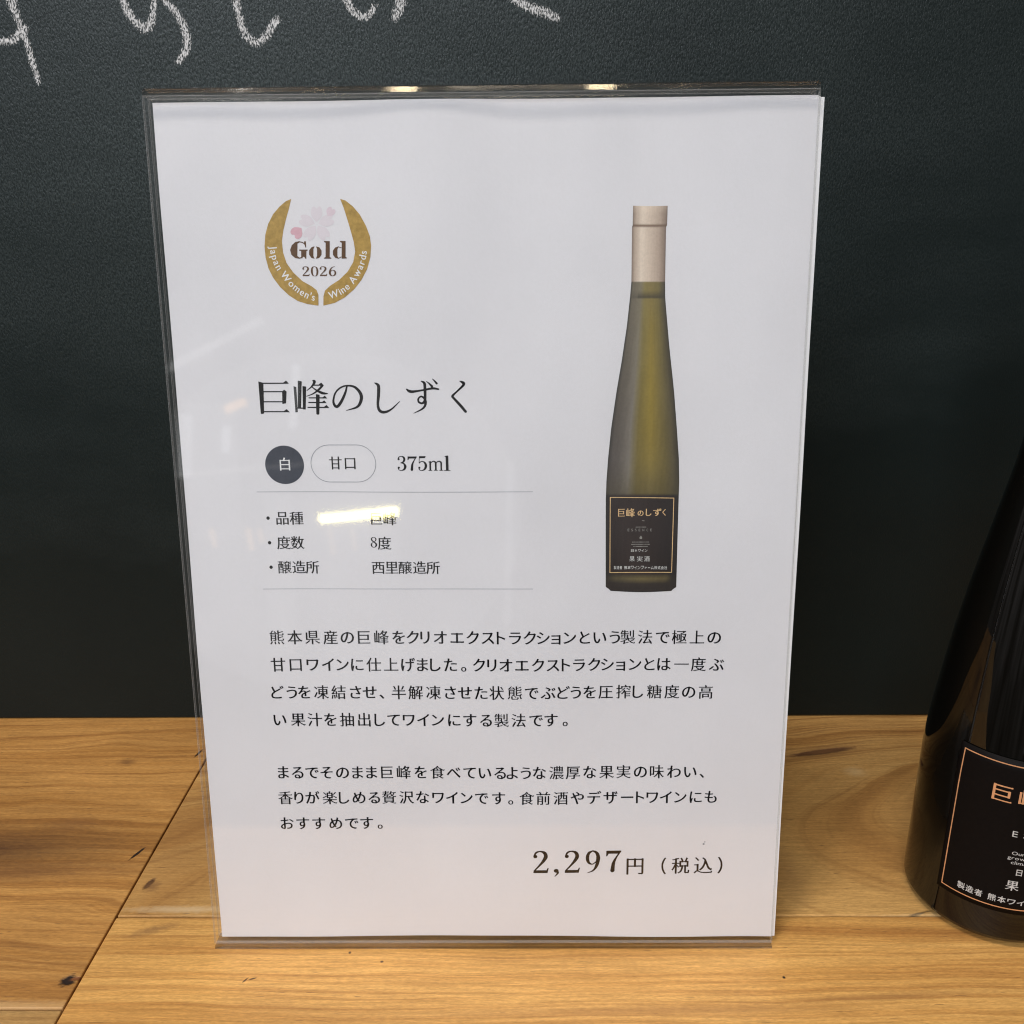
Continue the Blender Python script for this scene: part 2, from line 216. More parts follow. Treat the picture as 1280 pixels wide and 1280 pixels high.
[[129,43,107,46,102,49,90,61,85,72,84,77,83,88,84,99,84,110,54,114,48,116,44,119,45,129,48,132,66,128,82,125,84,126,87,129,90,159,54,165,49,168,49,173,50,177,54,181,72,177,90,175,93,179,95,208,99,212,110,212,115,210,116,207,119,206,116,190,115,174,130,174,149,176,154,172,154,165,148,160,116,158,112,154,109,128,109,124,123,124,148,126,152,124,153,122,152,114,147,110,109,108,106,104,106,88,108,75,112,67,117,63,125,60,148,60,160,64,170,69,175,74,178,83,180,98,175,115,171,122,159,132,162,135,171,135,178,139,181,138,195,121,200,111,203,96,200,74,195,65,182,53,179,51,176,51,168,48,153,44]],
[[121,39,116,43,101,94,85,133,84,134,77,131,74,132,49,120,44,125,38,137,39,138,45,138,75,151,75,154,66,175,56,187,59,190,64,190,67,191,72,197,75,198,79,194,96,164,103,166,106,164,132,174,133,179,130,183,116,197,109,200,106,202,110,206,116,208,121,211,130,204,137,201,152,187,152,185,148,181,149,178,167,180,183,177,189,177,197,172,207,161,212,144,208,124,197,110,189,104,184,105,162,102,144,104,134,108,130,111,130,120,135,124,149,119,164,118,173,119,181,123,186,129,188,140,188,151,183,159,179,162,169,164,154,164,149,163,147,160,143,158,135,155,132,158,105,147,105,143,121,106,140,48,140,46,135,45,131,42]],
[[117,43,115,44,94,43,75,46,73,45,70,45,66,48,56,56,50,75,56,91,66,101,70,104,72,104,74,103,77,103,95,107,116,107,115,176,113,206,117,210,134,210,137,209,139,205,138,195,138,168,165,169,190,171,193,170,196,166,195,158,192,155,138,152,138,122,140,102,172,89,184,82,193,72,198,71,200,69,187,52,165,71,141,84,140,83,140,67,137,58,126,47,122,44],[90,59,104,59,111,61,114,64,117,73,117,86,116,91,94,92,84,90,76,86,74,83,73,77,75,67,80,62]],
[[101,43,90,55,89,57,91,59,97,59,113,62,131,69,146,79,154,89,162,108,164,129,164,145,157,170,153,176,146,181,140,182,135,182,124,179,116,174,109,167,100,150,94,135,91,121,90,108,91,99,90,96,88,94,83,93,72,93,69,97,68,108,68,148,74,207,79,212,92,212,96,207,99,207,95,190,93,172,111,187,128,196,140,198,160,195,167,189,176,178,183,165,186,149,188,129,185,105,178,86,172,77,159,64,145,55,124,47]],
[[140,41,137,44,124,44,106,47,104,45,98,48,89,56,83,70,83,75,90,89,96,95,103,99,105,96,117,98,134,95,138,95,143,92,155,80,159,66,162,66,172,74,175,81,177,93,175,108,172,115,167,121,160,125,149,128,138,130,127,129,126,125,119,125,96,118,83,109,62,89,56,97,48,102,51,106,58,108,64,115,83,130,124,167,128,168,139,178,139,183,138,183,77,181,73,184,72,193,72,195,76,197,138,198,140,202,154,203,167,201,180,190,177,186,173,185,169,183,154,168,141,157,138,157,127,148,126,143,128,142,140,143,157,141,177,136,181,133,193,121,197,112,201,96,197,78,191,66,178,54,160,48,156,44,153,43,148,41],[123,59,134,58,138,60,138,67,134,78,130,81,124,84,113,85,108,83,106,81,104,76,106,65,111,61]],
[[81,41,78,44,77,49,77,101,50,65,49,66,43,75,37,81,38,85,44,88,50,100,79,141,80,159,75,159,47,154,42,160,41,170,47,173,60,172,80,175,82,181,83,208,86,212,103,212,105,208,108,207,104,177,110,172,104,164,102,150,119,160,130,165,150,170,160,171,170,169,190,164,196,160,207,148,213,135,215,122,213,102,205,86,191,70,178,63,160,56,140,52,131,62,130,67,131,69,135,68,151,72,164,76,175,83,183,91,189,105,191,124,188,136,183,145,178,149,170,153,160,155,146,154,135,151,125,147,105,134,100,126,99,85,101,49,99,44,96,41]],
[[127,43,105,46,103,45,100,45,92,50,86,56,81,74,86,91,92,100,102,110,107,111,126,122,126,127,124,132,121,134,113,135,100,133,98,129,93,127,83,121,61,99,54,106,48,107,45,110,47,114,54,118,58,123,80,153,87,168,86,170,53,171,49,175,49,184,53,187,86,185,88,188,95,189,100,209,104,213,118,212,119,208,122,208,119,192,119,186,146,188,172,191,177,188,177,181,172,176,145,172,121,171,118,168,110,167,100,149,100,146,115,149,125,148,129,150,137,145,145,136,148,136,149,134,195,154,199,150,205,140,203,137,200,138,190,135,149,117,149,81,148,77,146,75,131,74,127,77,126,80,127,101,126,105,111,95,107,89,104,79,105,67,107,64,111,62,125,59,149,59,188,63,192,60,192,51,187,47,181,46,147,43]],
[[127,43,124,47,125,55,124,136,84,117,55,107,45,119,43,123,45,125,49,125,89,140,122,155,126,161,148,176,151,176,162,184,185,209,193,199,199,197,201,194,190,185,183,176,149,151,149,55,150,47,146,43]],
[[115,57,113,60,61,60,47,59,42,64,42,74,47,79,58,79,61,77,113,77,114,79,114,166,71,167,58,165,54,170,54,180,59,185,64,183,113,183,116,187,137,187,140,183,198,184,202,179,202,170,198,166,186,167,138,166,138,79,140,77,194,77,197,79,208,79,212,74,212,64,208,59,140,60,137,57]],
[[141,43,139,46,135,47,110,48,107,51,105,62,105,63,109,65,127,63,138,63,139,64,139,130,92,88,59,67,57,67,51,73,43,79,43,81,46,83,51,84,64,91,84,105,100,118,117,134,126,146,130,153,129,155,128,155,64,155,54,154,50,159,49,167,55,173,65,171,128,171,130,175,138,175,139,176,139,187,137,205,141,210,157,210,160,208,162,205,161,185,162,172,194,171,204,173,208,168,209,160,204,154,196,155,162,155,163,58,160,53,156,48,149,44]],
[[82,43,74,51,68,54,66,56,66,58,69,60,77,60,100,70,113,78,130,92,144,106,156,125,166,143,173,162,173,165,172,166,128,166,126,163,113,163,91,139,63,118,62,118,56,123,48,127,46,129,48,132,56,134,59,137,76,152,85,162,106,194,113,211,116,214,119,214,126,211,128,208,135,206,137,205,135,200,131,196,127,187,127,182,172,182,174,185,187,187,194,183,198,177,202,176,203,175,198,165,192,145,185,129,173,109,156,87,141,74,116,57,99,49]],
[[110,40,105,45,97,50,95,53,97,56,105,56,119,64,127,71,134,78,142,96,145,112,147,145,99,145,99,97,96,93,80,93,76,96,75,98,75,145,47,145,40,144,35,149,35,159,40,163,55,161,75,162,75,200,80,204,96,204,99,200,99,162,146,162,147,163,147,203,151,205,167,205,171,200,171,162,192,161,205,163,210,159,210,149,205,144,200,145,171,145,169,115,166,96,158,76,149,64,139,54,122,45,112,40],[187,168,183,173,179,187,173,198,174,200,179,201,185,205,189,202,193,189,200,176,198,174,194,173],[207,174,203,178,199,193,192,205,194,207,199,207,204,212,209,207,212,197,220,182,219,180,213,179]],
[[67,47,56,62,57,65,65,65,100,76,116,83,140,97,155,109,168,121,178,134,195,157,198,161,200,160,206,148,210,144,211,141,206,137,201,127,194,118,173,98,145,77,121,64,86,51],[91,118,56,142,49,143,47,145,48,149,58,159,61,159,79,149,92,141,98,136,102,135,104,134,103,129,92,118],[121,161,85,186,78,187,76,189,78,193,88,204,92,203,100,198,121,184,126,179,131,178,133,176,134,175,132,173]],
[[192,44,186,49,157,84,138,101,102,71,78,55,62,47,61,47,55,55,46,60,46,62,48,64,56,65,82,81,94,89,114,106,125,118,137,134,149,153,157,171,157,173,156,174,80,174,77,172,67,172,62,178,62,187,66,192,84,190,156,190,158,193,176,195,182,187,188,185,189,183,183,175,174,151,152,117,184,88,192,79,201,66,208,61,207,58,198,52]],
[[87,41,80,46,72,49,70,53,74,56,80,56,85,59,96,68,104,77,113,98,117,113,117,129,116,130,46,130,42,135,42,143,46,147,116,146,119,149,139,149,143,146,194,146,205,147,209,144,210,134,206,130,142,130,138,99,133,83,129,76,123,66,111,54,93,43],[188,177,184,181,178,196,169,207,172,210,179,211,183,215,186,213,195,195,202,186,201,183,195,183],[69,179,65,183,65,191,70,196,85,195,157,195,172,196,177,192,177,183,172,179],[209,186,206,189,199,205,191,214,194,218,199,218,205,222,210,217,215,206,224,194,222,191,217,191,211,186]],
[[95,43,92,45,90,50,92,59,92,192,90,203,94,208,112,208,115,206,116,200,115,189,115,152,172,132,187,125,192,122,197,121,198,119,192,106,187,102,156,117,129,128,115,131,116,47,112,43]],
[[165,38,162,42,162,47,160,49,72,49,68,52,67,61,72,65,160,65,162,66,162,97,161,98,78,98,76,99,73,103,73,110,78,114,161,114,162,115,162,144,74,144,69,149,69,157,72,160,160,160,163,164,179,164,184,160,184,42,181,38]],
[[99,44,94,50,87,55,85,59,88,61,98,62,126,73,134,78,150,90,158,99,165,110,172,125,175,136,173,137,61,137,58,136,53,141,53,150,57,154,72,153,173,153,176,156,186,156,190,158,195,155,199,149,204,148,205,146,200,137,196,122,188,104,178,91,167,78,159,72,138,58,112,47],[186,181,183,182,78,182,75,181,71,186,71,195,75,199,85,198,176,198,186,200,191,195,191,187]],
[[113,44,107,50,100,55,98,59,100,61,107,61,111,62,129,70,142,81,150,92,156,108,160,129,159,200,164,205,181,205,184,202,185,198,184,134,182,115,176,92,164,74,151,60,134,51,117,45],[72,101,69,106,69,199,74,204,89,204,94,199,94,106,90,101]],
[[102,45,96,52,88,57,86,59,86,60,89,62,99,63,116,71,141,88,150,97,159,110,167,129,174,151,176,173,175,174,77,174,76,173,76,124,72,119,56,119,53,121,52,124,52,189,53,192,56,194,67,194,75,193,77,190,175,190,177,193,180,194,190,194,199,188,201,184,203,184,204,183,201,173,195,136,189,118,181,102,172,89,156,73,145,65,122,52]],
[[67,48,54,64,55,67,62,66,99,77,116,85,140,98,151,107,165,120,183,142,197,166,200,169,203,167,208,157,212,152,213,148,209,144,204,133,197,124,187,111,172,97,145,78,120,64,88,53],[110,141,103,149,70,178,66,181,62,181,59,184,61,187,67,190,73,197,75,197,91,186,111,170,119,161,126,156,124,153,118,150,111,141]],
[[122,103,115,107,111,110,104,123,103,128,110,143,115,148,122,151,132,151,140,148,143,144,151,131,152,126,144,111,140,107,132,103]],
[[50,117,46,122,46,133,51,139,55,138,70,138,188,138,200,138,203,139,208,134,208,122,203,117,195,118,59,118]],
[[38,122,35,125,35,132,39,136,209,136,215,140,220,130,219,124,216,122]],
[[111,44,109,47,40,47,37,50,36,57,40,60,110,61,111,213,113,216,127,217,130,215,131,213,131,154,193,153,200,158,205,148,204,142,201,140,131,139,131,61,206,60,213,64,219,55,217,49,214,47,132,47,129,44]],
[[67,34,63,38,63,141,62,141,43,123,31,137,34,139,39,142,53,160,70,186,79,202,85,216,88,219,91,219,96,213,102,214,103,211,96,198,91,185,82,169,82,37,79,34],[145,43,143,46,97,46,93,49,94,56,97,58,144,59,144,141,91,141,88,144,88,151,92,155,144,155,144,214,147,216,161,217,164,215,164,213,165,155,209,155,216,159,222,149,220,143,217,141,165,141,165,59,166,58,206,58,213,63,219,53,217,48,214,46,166,46,163,43]],
[[47,34,44,38,44,203,46,205,48,207,62,207,66,203,115,203,118,207,135,207,138,203,190,203,193,207,207,207,209,205,211,203,211,53,210,48,208,43,202,38,194,35,192,36,190,38,165,38,162,41,157,51,159,53,163,51,189,51,191,52,191,118,138,118,135,115,118,115,115,118,66,118,64,116,64,37,61,34],[65,131,116,131,116,190,64,190],[137,131,191,131,191,190,137,190]],
[[143,34,140,38,140,87,127,72,124,72,104,56,83,43,81,43,71,54,74,57,80,57,103,71,119,85,126,94,126,99,124,100,111,100,109,96,96,97,92,99,93,168,96,171,110,171,112,168,138,168,140,169,140,184,139,186,85,186,82,188,83,195,86,197,139,197,140,198,140,217,143,220,155,220,159,217,159,198,160,197,204,197,212,202,216,195,217,192,216,188,214,186,160,186,159,184,159,169,160,168,187,168,190,171,204,171,208,168,208,99,205,97,190,96,188,100,172,100,171,99,171,95,184,78,198,66,208,60,216,65,222,55,209,44,207,44,182,62,172,72,168,73,159,85,159,37,156,34],[49,57,43,64,41,66,37,66,35,69,42,77,48,91,68,129,72,132,77,124,80,122,83,122,84,119,78,111,72,96,57,67,53,60],[111,111,124,111,127,114,135,114,139,112,140,128,111,129],[171,111,189,111,188,129,159,128,159,113,169,114],[111,139,139,139,140,157,111,157],[159,139,188,139,189,157,159,157],[69,163,50,186,45,190,40,191,38,194,37,195,39,197,50,203,63,193,74,180,80,177,81,173,75,170]],
[[189,34,186,37,186,48,184,49,138,49,135,46,118,46,115,49,70,49,67,46,50,46,48,48,47,50,47,118,50,122,65,122,68,119,69,63,115,63,116,64,116,132,78,133,75,130,59,130,56,132,56,198,58,201,73,202,76,199,76,147,78,145,116,146,116,216,119,220,134,220,137,217,137,147,138,146,178,146,179,199,182,202,196,202,198,200,199,198,199,134,198,131,196,130,180,130,177,133,138,133,137,131,137,64,138,63,185,63,186,119,189,122,203,122,206,120,207,37,203,34]],
[[52,35,49,39,50,156,53,158,67,158,70,155,105,155,108,158,124,157,126,154,126,50,124,44,118,38,108,35,105,39,89,39,87,41,82,51,84,52,88,50,107,50,107,80,105,81,70,81,68,80,68,38,66,35],[186,35,183,39,163,39,160,42,156,51,157,53,161,51,183,51,185,52,185,158,187,161,201,161,203,160,204,157,204,52,203,47,198,40,191,37],[148,71,145,75,145,153,148,156,160,156,164,153,164,74,161,71],[69,91,106,91,107,112,69,112],[69,123,106,123,107,142,69,143],[85,170,82,174,41,174,38,175,37,177,37,184,40,186,83,186,83,191,79,200,68,213,71,215,78,214,84,219,88,216,96,205,106,186,152,186,168,217,171,221,178,215,182,214,186,215,188,213,177,198,174,190,174,186,205,186,213,191,218,181,217,176,214,174,175,174,172,170,162,170,154,174,105,174,96,170]],
[[120,34,117,38,116,93,40,93,37,96,37,104,41,107,116,107,116,140,53,140,50,143,50,150,54,153,116,154,117,217,119,220,134,220,136,219,137,216,137,154,195,153,202,158,207,148,206,142,203,140,137,140,137,107,206,107,213,111,218,101,217,96,214,93,137,93,137,37,134,34],[81,160,78,163,64,197,56,206,58,209,64,208,71,214,75,210,85,195,89,183,97,170,95,167,90,167,85,162],[170,161,164,166,158,165,156,168,164,178,179,213,181,215,183,215,190,209,194,208,197,209,199,206,192,197,184,179,178,169,173,163]],
[[48,35,44,38,40,43,36,43,34,45,41,59,50,100,52,130,52,206,54,209,56,210,70,210,74,207,205,207,211,211,213,210,217,202,216,196,213,194,72,193,72,135,69,96,64,72,59,54,52,39],[134,37,132,39,109,39,106,41,102,50,104,52,110,49,132,50,132,73,71,73,68,75,68,81,72,84,132,84,134,95,137,98,154,102,154,106,87,106,84,108,85,114,88,116,153,116,156,118,184,115,189,116,195,120,200,110,197,107,188,105,154,88,154,84,205,84,214,89,220,80,219,75,216,73,155,73,152,69,152,51,150,44,143,38,139,36],[88,125,85,129,85,182,88,186,102,186,105,183,176,183,179,186,193,186,197,183,197,129,194,125,179,125,176,128,105,128,102,125],[104,138,176,138,178,139,178,149,176,150,105,150,104,149],[104,160,176,160,178,162,178,172,176,173,105,173,104,172]],
[[55,39,52,43,52,195,53,198,55,199,70,199,74,196,181,196,184,199,201,199,203,195,203,44,202,42,200,40,185,40,183,43,183,58,181,59,74,59,72,58,72,42,69,39],[73,74,182,74,183,182,73,183]],
[[151,34,147,38,147,96,129,74,120,65,103,51,99,50,88,60,91,63,96,63,100,66,118,85,128,98,140,121,140,123,138,124,102,124,100,127,100,135,104,137,138,137,140,140,146,141,147,142,147,171,111,171,108,174,108,182,111,184,147,184,147,216,150,219,164,219,167,216,167,184,198,184,205,188,211,179,210,173,206,171,167,171,167,142,168,141,174,140,176,137,206,137,213,141,214,140,219,132,217,126,215,124,176,124,175,123,174,121,186,97,195,84,209,68,216,71,221,62,217,58,212,55,208,49,206,49,183,73,169,94,167,95,167,37,164,34],[44,67,41,71,41,199,44,202,58,202,61,199,77,199,80,202,95,202,98,198,98,86,94,83,80,83,77,86,60,86,59,85,59,70,56,67],[60,99,77,99,79,100,79,184,78,186,61,186,59,185]],
[[47,34,43,38,44,123,47,126,61,126,64,122,96,122,99,126,115,126,117,122,117,40,116,38,114,36,100,37,98,39,97,48,64,48,62,47,62,37,59,34],[138,34,134,38,135,123,138,126,152,126,155,122,192,122,195,126,210,126,213,122,212,38,209,35,196,36,193,39,193,47,192,48,155,48,153,47,153,37,151,34],[63,61,97,61,97,109,62,109],[154,61,193,61,193,109,154,109],[75,141,71,145,71,208,74,211,89,212,92,208,162,208,165,212,180,212,184,209,184,145,181,141,165,141,162,144,92,144,90,141],[91,157,163,157,164,195,91,195]],
[[48,35,45,38,41,43,36,43,34,45,42,59,50,97,53,125,54,203,55,205,57,207,72,207,75,204,203,204,210,208,211,207,216,198,215,193,212,191,74,190,73,126,69,92,66,76,60,55,52,38],[131,41,129,44,69,44,65,47,65,55,69,57,130,58,130,122,82,122,79,124,79,132,83,135,130,135,130,179,133,182,147,182,149,181,150,178,151,135,194,135,201,139,206,130,205,124,202,122,151,122,151,58,207,57,214,61,220,52,219,47,216,44,152,44,149,41]],
[[206,37,190,41,176,46,158,55,148,62,146,62,133,75,126,84,118,73,106,63,101,62,82,51,69,45,49,38,41,44,37,48,39,51,46,50,55,53,83,65,100,78,104,83,104,88,102,89,42,89,39,92,40,99,43,101,102,101,105,104,113,104,115,108,116,116,115,120,65,120,62,123,62,130,66,131,115,131,116,132,117,136,117,148,116,150,62,150,60,148,59,149,58,157,44,158,42,162,42,197,43,199,45,201,59,201,62,197,118,197,119,204,112,214,115,217,119,216,120,219,126,220,129,220,132,216,141,197,190,197,194,201,209,201,211,199,212,197,212,160,209,158,197,157,197,149,195,147,193,147,190,150,138,150,136,149,136,133,137,131,182,131,190,137,195,127,194,122,190,120,137,120,134,104,135,103,146,104,148,101,204,101,212,105,217,96,216,91,213,89,148,89,147,88,147,83,157,72,170,63,185,56,202,52,214,59,219,50],[61,161,116,161,118,179,120,181,132,181,136,178,136,162,137,161,190,161,192,162,192,184,190,186,141,186,133,182,121,182,118,186,62,186,61,184]],
[[156,34,152,38,152,60,112,60,109,62,108,64,108,69,111,71,152,72,152,86,121,87,117,89,117,95,120,97,152,97,152,110,127,111,124,108,119,108,116,112,116,124,111,124,106,129,105,127,105,60,104,58,101,56,91,56,89,59,88,66,87,67,82,66,81,64,75,62,65,62,62,65,57,64,55,61,48,61,44,60,40,63,40,183,42,187,54,187,57,184,57,77,58,76,63,76,64,77,64,214,66,217,78,218,81,214,81,79,83,77,88,78,89,80,89,183,89,186,92,187,103,187,105,184,105,172,112,173,128,189,134,198,143,216,147,220,158,215,160,215,162,214,158,206,159,201,178,201,181,204,190,204,194,203,201,208,206,199,206,197,199,187,190,170,182,160,178,159,177,154,183,150,201,142,203,144,208,142,216,148,221,138,209,126,207,125,208,113,206,108,203,108,201,111,172,110,172,99,173,97,194,97,203,102,208,93,207,88,205,87,172,86,172,73,173,71,203,71,211,77,216,67,215,62,211,60,173,60,172,59,171,37,168,34],[126,121,152,121,152,134,156,137,170,137,172,134,172,122,173,121,201,121,202,122,202,126,202,128,179,137,176,136,171,139,163,147,153,137,150,136,148,138,126,127],[108,135,115,136,118,140,124,143,126,141,129,141,145,150,149,153,149,159,141,164,135,174,121,162,115,158,110,163,105,165,105,138],[162,164,164,164,171,175,179,183,179,189,159,190,156,187,147,186,148,181,150,181,156,173]],
[[62,43,59,47,59,208,63,210,78,210,81,207,196,207,204,211,209,202,208,196,205,194,80,193,79,162,80,161,175,161,178,164,194,163,196,160,196,96,195,93,192,92,178,92,175,95,80,95,79,93,79,60,81,58,200,58,208,63,213,54,212,48,208,46,81,46,78,43],[80,108,175,108,176,109,176,147,175,148,80,148,79,146]],
[[48,35,44,38,41,42,36,42,34,44,42,59,49,99,51,124,51,197,52,199,55,201,69,201,72,198,125,198,126,204,120,214,122,216,125,216,127,219,136,221,140,217,148,198,205,198,212,202,213,201,218,192,217,187,214,185,147,185,140,181,127,181,124,185,71,184,71,162,72,161,102,162,103,178,106,181,118,181,121,179,122,162,163,162,165,179,167,181,180,181,183,178,184,162,203,161,211,167,216,157,215,152,212,150,184,150,183,118,180,115,165,115,162,118,123,118,120,115,105,115,103,119,102,150,71,151,70,114,65,73,56,45,52,37,50,35],[207,38,184,41,168,46,165,46,163,44,161,44,142,54,138,53,124,45,121,45,119,47,92,41,73,39,70,42,65,50,67,52,73,51,89,52,119,59,120,61,120,67,115,70,113,69,107,74,92,92,77,93,74,94,74,102,77,104,97,104,108,107,113,107,116,104,171,104,174,107,179,107,187,105,197,111,202,100,178,72,174,69,171,70,164,66,164,61,168,58,178,55,200,51,203,51,216,60,221,50,212,40],[141,68,143,68,148,70,162,82,165,80,167,81,172,86,172,92,115,92,114,87,117,83,119,82,122,83,134,72],[122,129,163,129,164,150,122,150]],
[[97,38,86,42,82,47,81,50,80,80,81,84,83,85,95,85,98,83,98,53,100,51,152,51,156,52,157,54,159,72,160,74,162,74,171,67,175,67,174,59,170,48,162,39,159,39,157,41,99,41],[200,44,198,45,196,50,189,71,182,81,184,84,188,83,191,84,191,90,157,91,155,88,151,88,145,91,140,96,138,101,138,109,138,151,139,154,153,154,155,153,155,132,156,130,180,137,197,144,200,144,205,147,210,139,211,137,206,134,198,134,156,120,155,119,155,102,157,101,162,100,191,100,192,103,196,106,198,119,199,122,208,115,213,115,213,108,208,98,204,91,199,87,215,51,213,49,208,50,202,44],[48,45,43,49,38,49,35,52,44,61,53,85,56,87,61,81,68,81,69,79,64,69,56,52,52,47],[134,65,124,79,114,86,116,90,121,90,126,91,140,77,144,75,146,71,146,70,138,67],[51,88,49,91,49,165,50,167,53,169,64,169,67,166,105,166,107,168,111,169,117,173,121,170,114,180,105,177,102,179,70,177,67,174,53,176,45,175,42,177,39,185,39,187,44,187,53,192,67,209,70,209,77,216,86,215,90,216,93,213,81,204,70,194,69,187,103,189,103,194,94,202,97,204,103,205,104,208,105,209,116,195,120,192,122,192,124,187,134,177,132,174,127,173,124,172,122,169,123,165,123,98,117,90,113,89,108,89,106,91,92,91,89,96,87,102,88,103,92,101,106,101,106,116,67,116,66,115,65,89,63,88],[66,124,106,124,107,126,107,135,105,136,67,136,66,135],[66,145,106,144,107,146,107,156,105,156,67,156,66,155],[149,155,141,160,138,168,138,216,140,218,153,218,155,216,155,197,156,195,172,199,194,209,197,209,202,213,203,212,208,203,205,200,195,198,157,186,155,184,155,170,156,168,192,168,195,170,196,186,199,188,207,182,212,180,210,169,202,158,198,155,195,158,157,158,154,155]],
[[47,34,41,39,39,44,34,44,33,46,38,56,44,92,46,108,46,198,48,200,63,203,65,203,66,200,75,201,97,206,115,212,119,210,122,212,128,202,124,198,119,199,96,193,65,187,65,169,66,168,97,168,100,171,115,171,118,168,118,111,115,107,100,108,97,111,66,111,63,83,60,65,54,47,49,37],[120,35,115,42,108,44,106,47,109,50,114,54,116,57,123,75,128,90,131,121,132,198,135,200,149,203,151,203,153,200,159,201,184,208,202,214,206,211,211,213,216,204,213,200,206,200,182,193,153,188,152,187,152,151,175,150,178,154,195,154,197,150,208,150,215,155,220,146,219,140,217,138,198,138,196,137,196,38,193,35,180,35,177,39,177,137,175,138,153,138,152,137,151,130,150,101,142,67,132,49],[66,122,98,122,99,155,66,155]],
[[63,35,61,38,46,38,43,40,39,50,41,52,45,49,59,49,62,51,62,105,61,106,39,100,36,102,32,112,34,114,37,113,62,120,62,164,61,164,37,165,35,167,35,175,38,177,62,178,62,217,66,220,77,220,81,216,82,178,92,177,99,181,105,172,108,175,122,175,126,172,149,172,150,173,150,217,154,220,166,220,169,216,169,172,195,172,198,175,213,175,216,172,215,39,213,36,198,37,196,39,196,50,195,52,170,52,167,49,152,49,149,52,126,52,124,50,124,38,122,36,107,36,105,39,105,117,103,119,81,112,81,49,80,44,74,38,68,35],[125,66,150,66,150,106,124,106],[169,66,196,66,196,106,169,106],[125,119,150,120,150,159,124,158],[169,119,196,120,196,159,169,158],[81,126,100,131,105,126,105,171,103,170,103,167,100,165,81,164]],
[[142,34,139,38,138,117,134,117,126,108,108,92,100,96,97,97,94,100,97,104,103,106,114,118,123,132,132,150,135,154,143,153,145,149,149,150,151,148,150,144,145,138,145,135,157,134,159,131,204,131,212,137,217,127,216,122,214,121,159,120,158,119,158,105,159,103,197,103,205,109,211,99,209,94,206,92,159,92,158,91,158,75,198,75,207,80,212,72,211,66,208,65,159,65,158,63,157,37,154,34],[60,35,58,39,44,39,42,42,38,51,40,53,47,50,55,50,59,51,59,107,58,107,40,102,37,106,34,115,36,116,41,116,59,122,59,164,58,164,39,165,36,167,36,174,39,177,59,178,59,217,62,220,74,220,78,217,78,179,80,177,96,177,96,199,100,203,113,203,116,199,147,200,147,206,139,215,141,218,146,217,148,220,153,221,155,221,158,218,169,199,196,199,200,203,213,203,216,197,216,173,213,168,202,168,199,169,198,172,198,187,197,189,166,189,157,186,149,186,146,189,116,189,114,187,114,170,111,167,100,166,97,167,94,165,78,164,78,128,96,133,99,130,102,122,100,121,96,121,78,114,77,48,76,44,71,39,66,37],[108,140,97,147,97,148,99,151,106,152,114,158,126,168,137,180,143,178,149,179,152,177,152,175,149,172,143,168,126,152,111,141],[198,144,172,167,162,170,160,173,160,174,163,176,173,179,204,156,209,153,212,151,209,147]],
[[126,37,118,45,116,48,116,49,119,51,124,51,143,64,156,80,162,91,155,110,148,134,146,134,139,121,135,117,129,124,124,125,122,128,129,137,140,168,146,193,150,216,153,218,160,218,165,213,167,213,168,212,165,196,163,179,183,179,186,182,200,182,205,179,213,183,218,174,217,168,214,167,204,165,201,148,196,124,183,91,194,72,204,60,210,56,217,61,223,51,209,40,200,45,183,60,172,73,164,64,161,62,149,52,137,43],[44,40,35,49,36,51,38,52,45,51,61,56,76,66,77,70,75,73,72,73,71,71,63,75,60,76,59,79,57,81,51,80,49,81,49,85,56,91,59,97,60,104,58,104,42,105,40,107,40,113,43,115,58,115,61,118,68,119,73,129,77,131,77,148,76,149,72,145,69,145,46,128,44,128,35,137,37,140,43,141,51,145,64,156,70,163,69,169,67,166,57,166,55,169,40,169,37,172,37,178,38,180,55,181,53,193,45,208,47,210,50,209,53,210,56,215,61,211,71,190,71,187,68,185,68,181,69,180,71,183,77,184,77,216,79,220,92,220,96,217,96,184,97,183,104,184,99,188,104,194,113,213,116,214,122,210,128,210,130,207,120,195,114,186,114,181,123,180,131,186,136,176,135,172,132,169,115,169,113,166,105,166,104,164,105,162,118,154,126,159,131,149,127,145,119,139,106,150,103,148,96,154,96,132,93,130,84,129,85,127,88,127,90,126,87,119,88,116,105,116,107,118,116,119,123,123,126,121,129,113,116,85,106,70,106,69,110,67,117,72,122,61,110,53,107,54,105,53,100,55,92,63,80,50,77,50,76,52,62,45],[91,77,94,80,104,98,106,101,105,104,89,104,83,101,78,100,72,89,72,86,75,84,78,86,81,85],[172,115,174,116,181,143,185,161,184,166,164,166,160,162,166,134]],
[[120,34,117,38,116,74,77,74,74,71,71,74,71,86,70,87,60,78,48,69,35,80,37,83,44,85,54,93,70,111,72,116,82,129,97,159,96,161,43,161,40,164,40,172,43,175,96,175,99,179,111,178,116,176,117,217,120,220,133,220,137,216,137,176,142,178,154,179,157,175,204,175,211,179,215,173,216,170,215,165,212,161,157,161,156,159,171,130,181,117,186,109,199,95,208,88,216,92,221,82,217,78,213,76,206,69,193,78,184,87,183,86,183,74,179,71,176,74,138,74,137,73,137,37,134,34],[76,88,116,88,116,157,115,156,111,143,103,129,88,105,76,93],[137,88,176,88,178,89,178,91,165,107,153,125,143,143,139,156,137,157]],
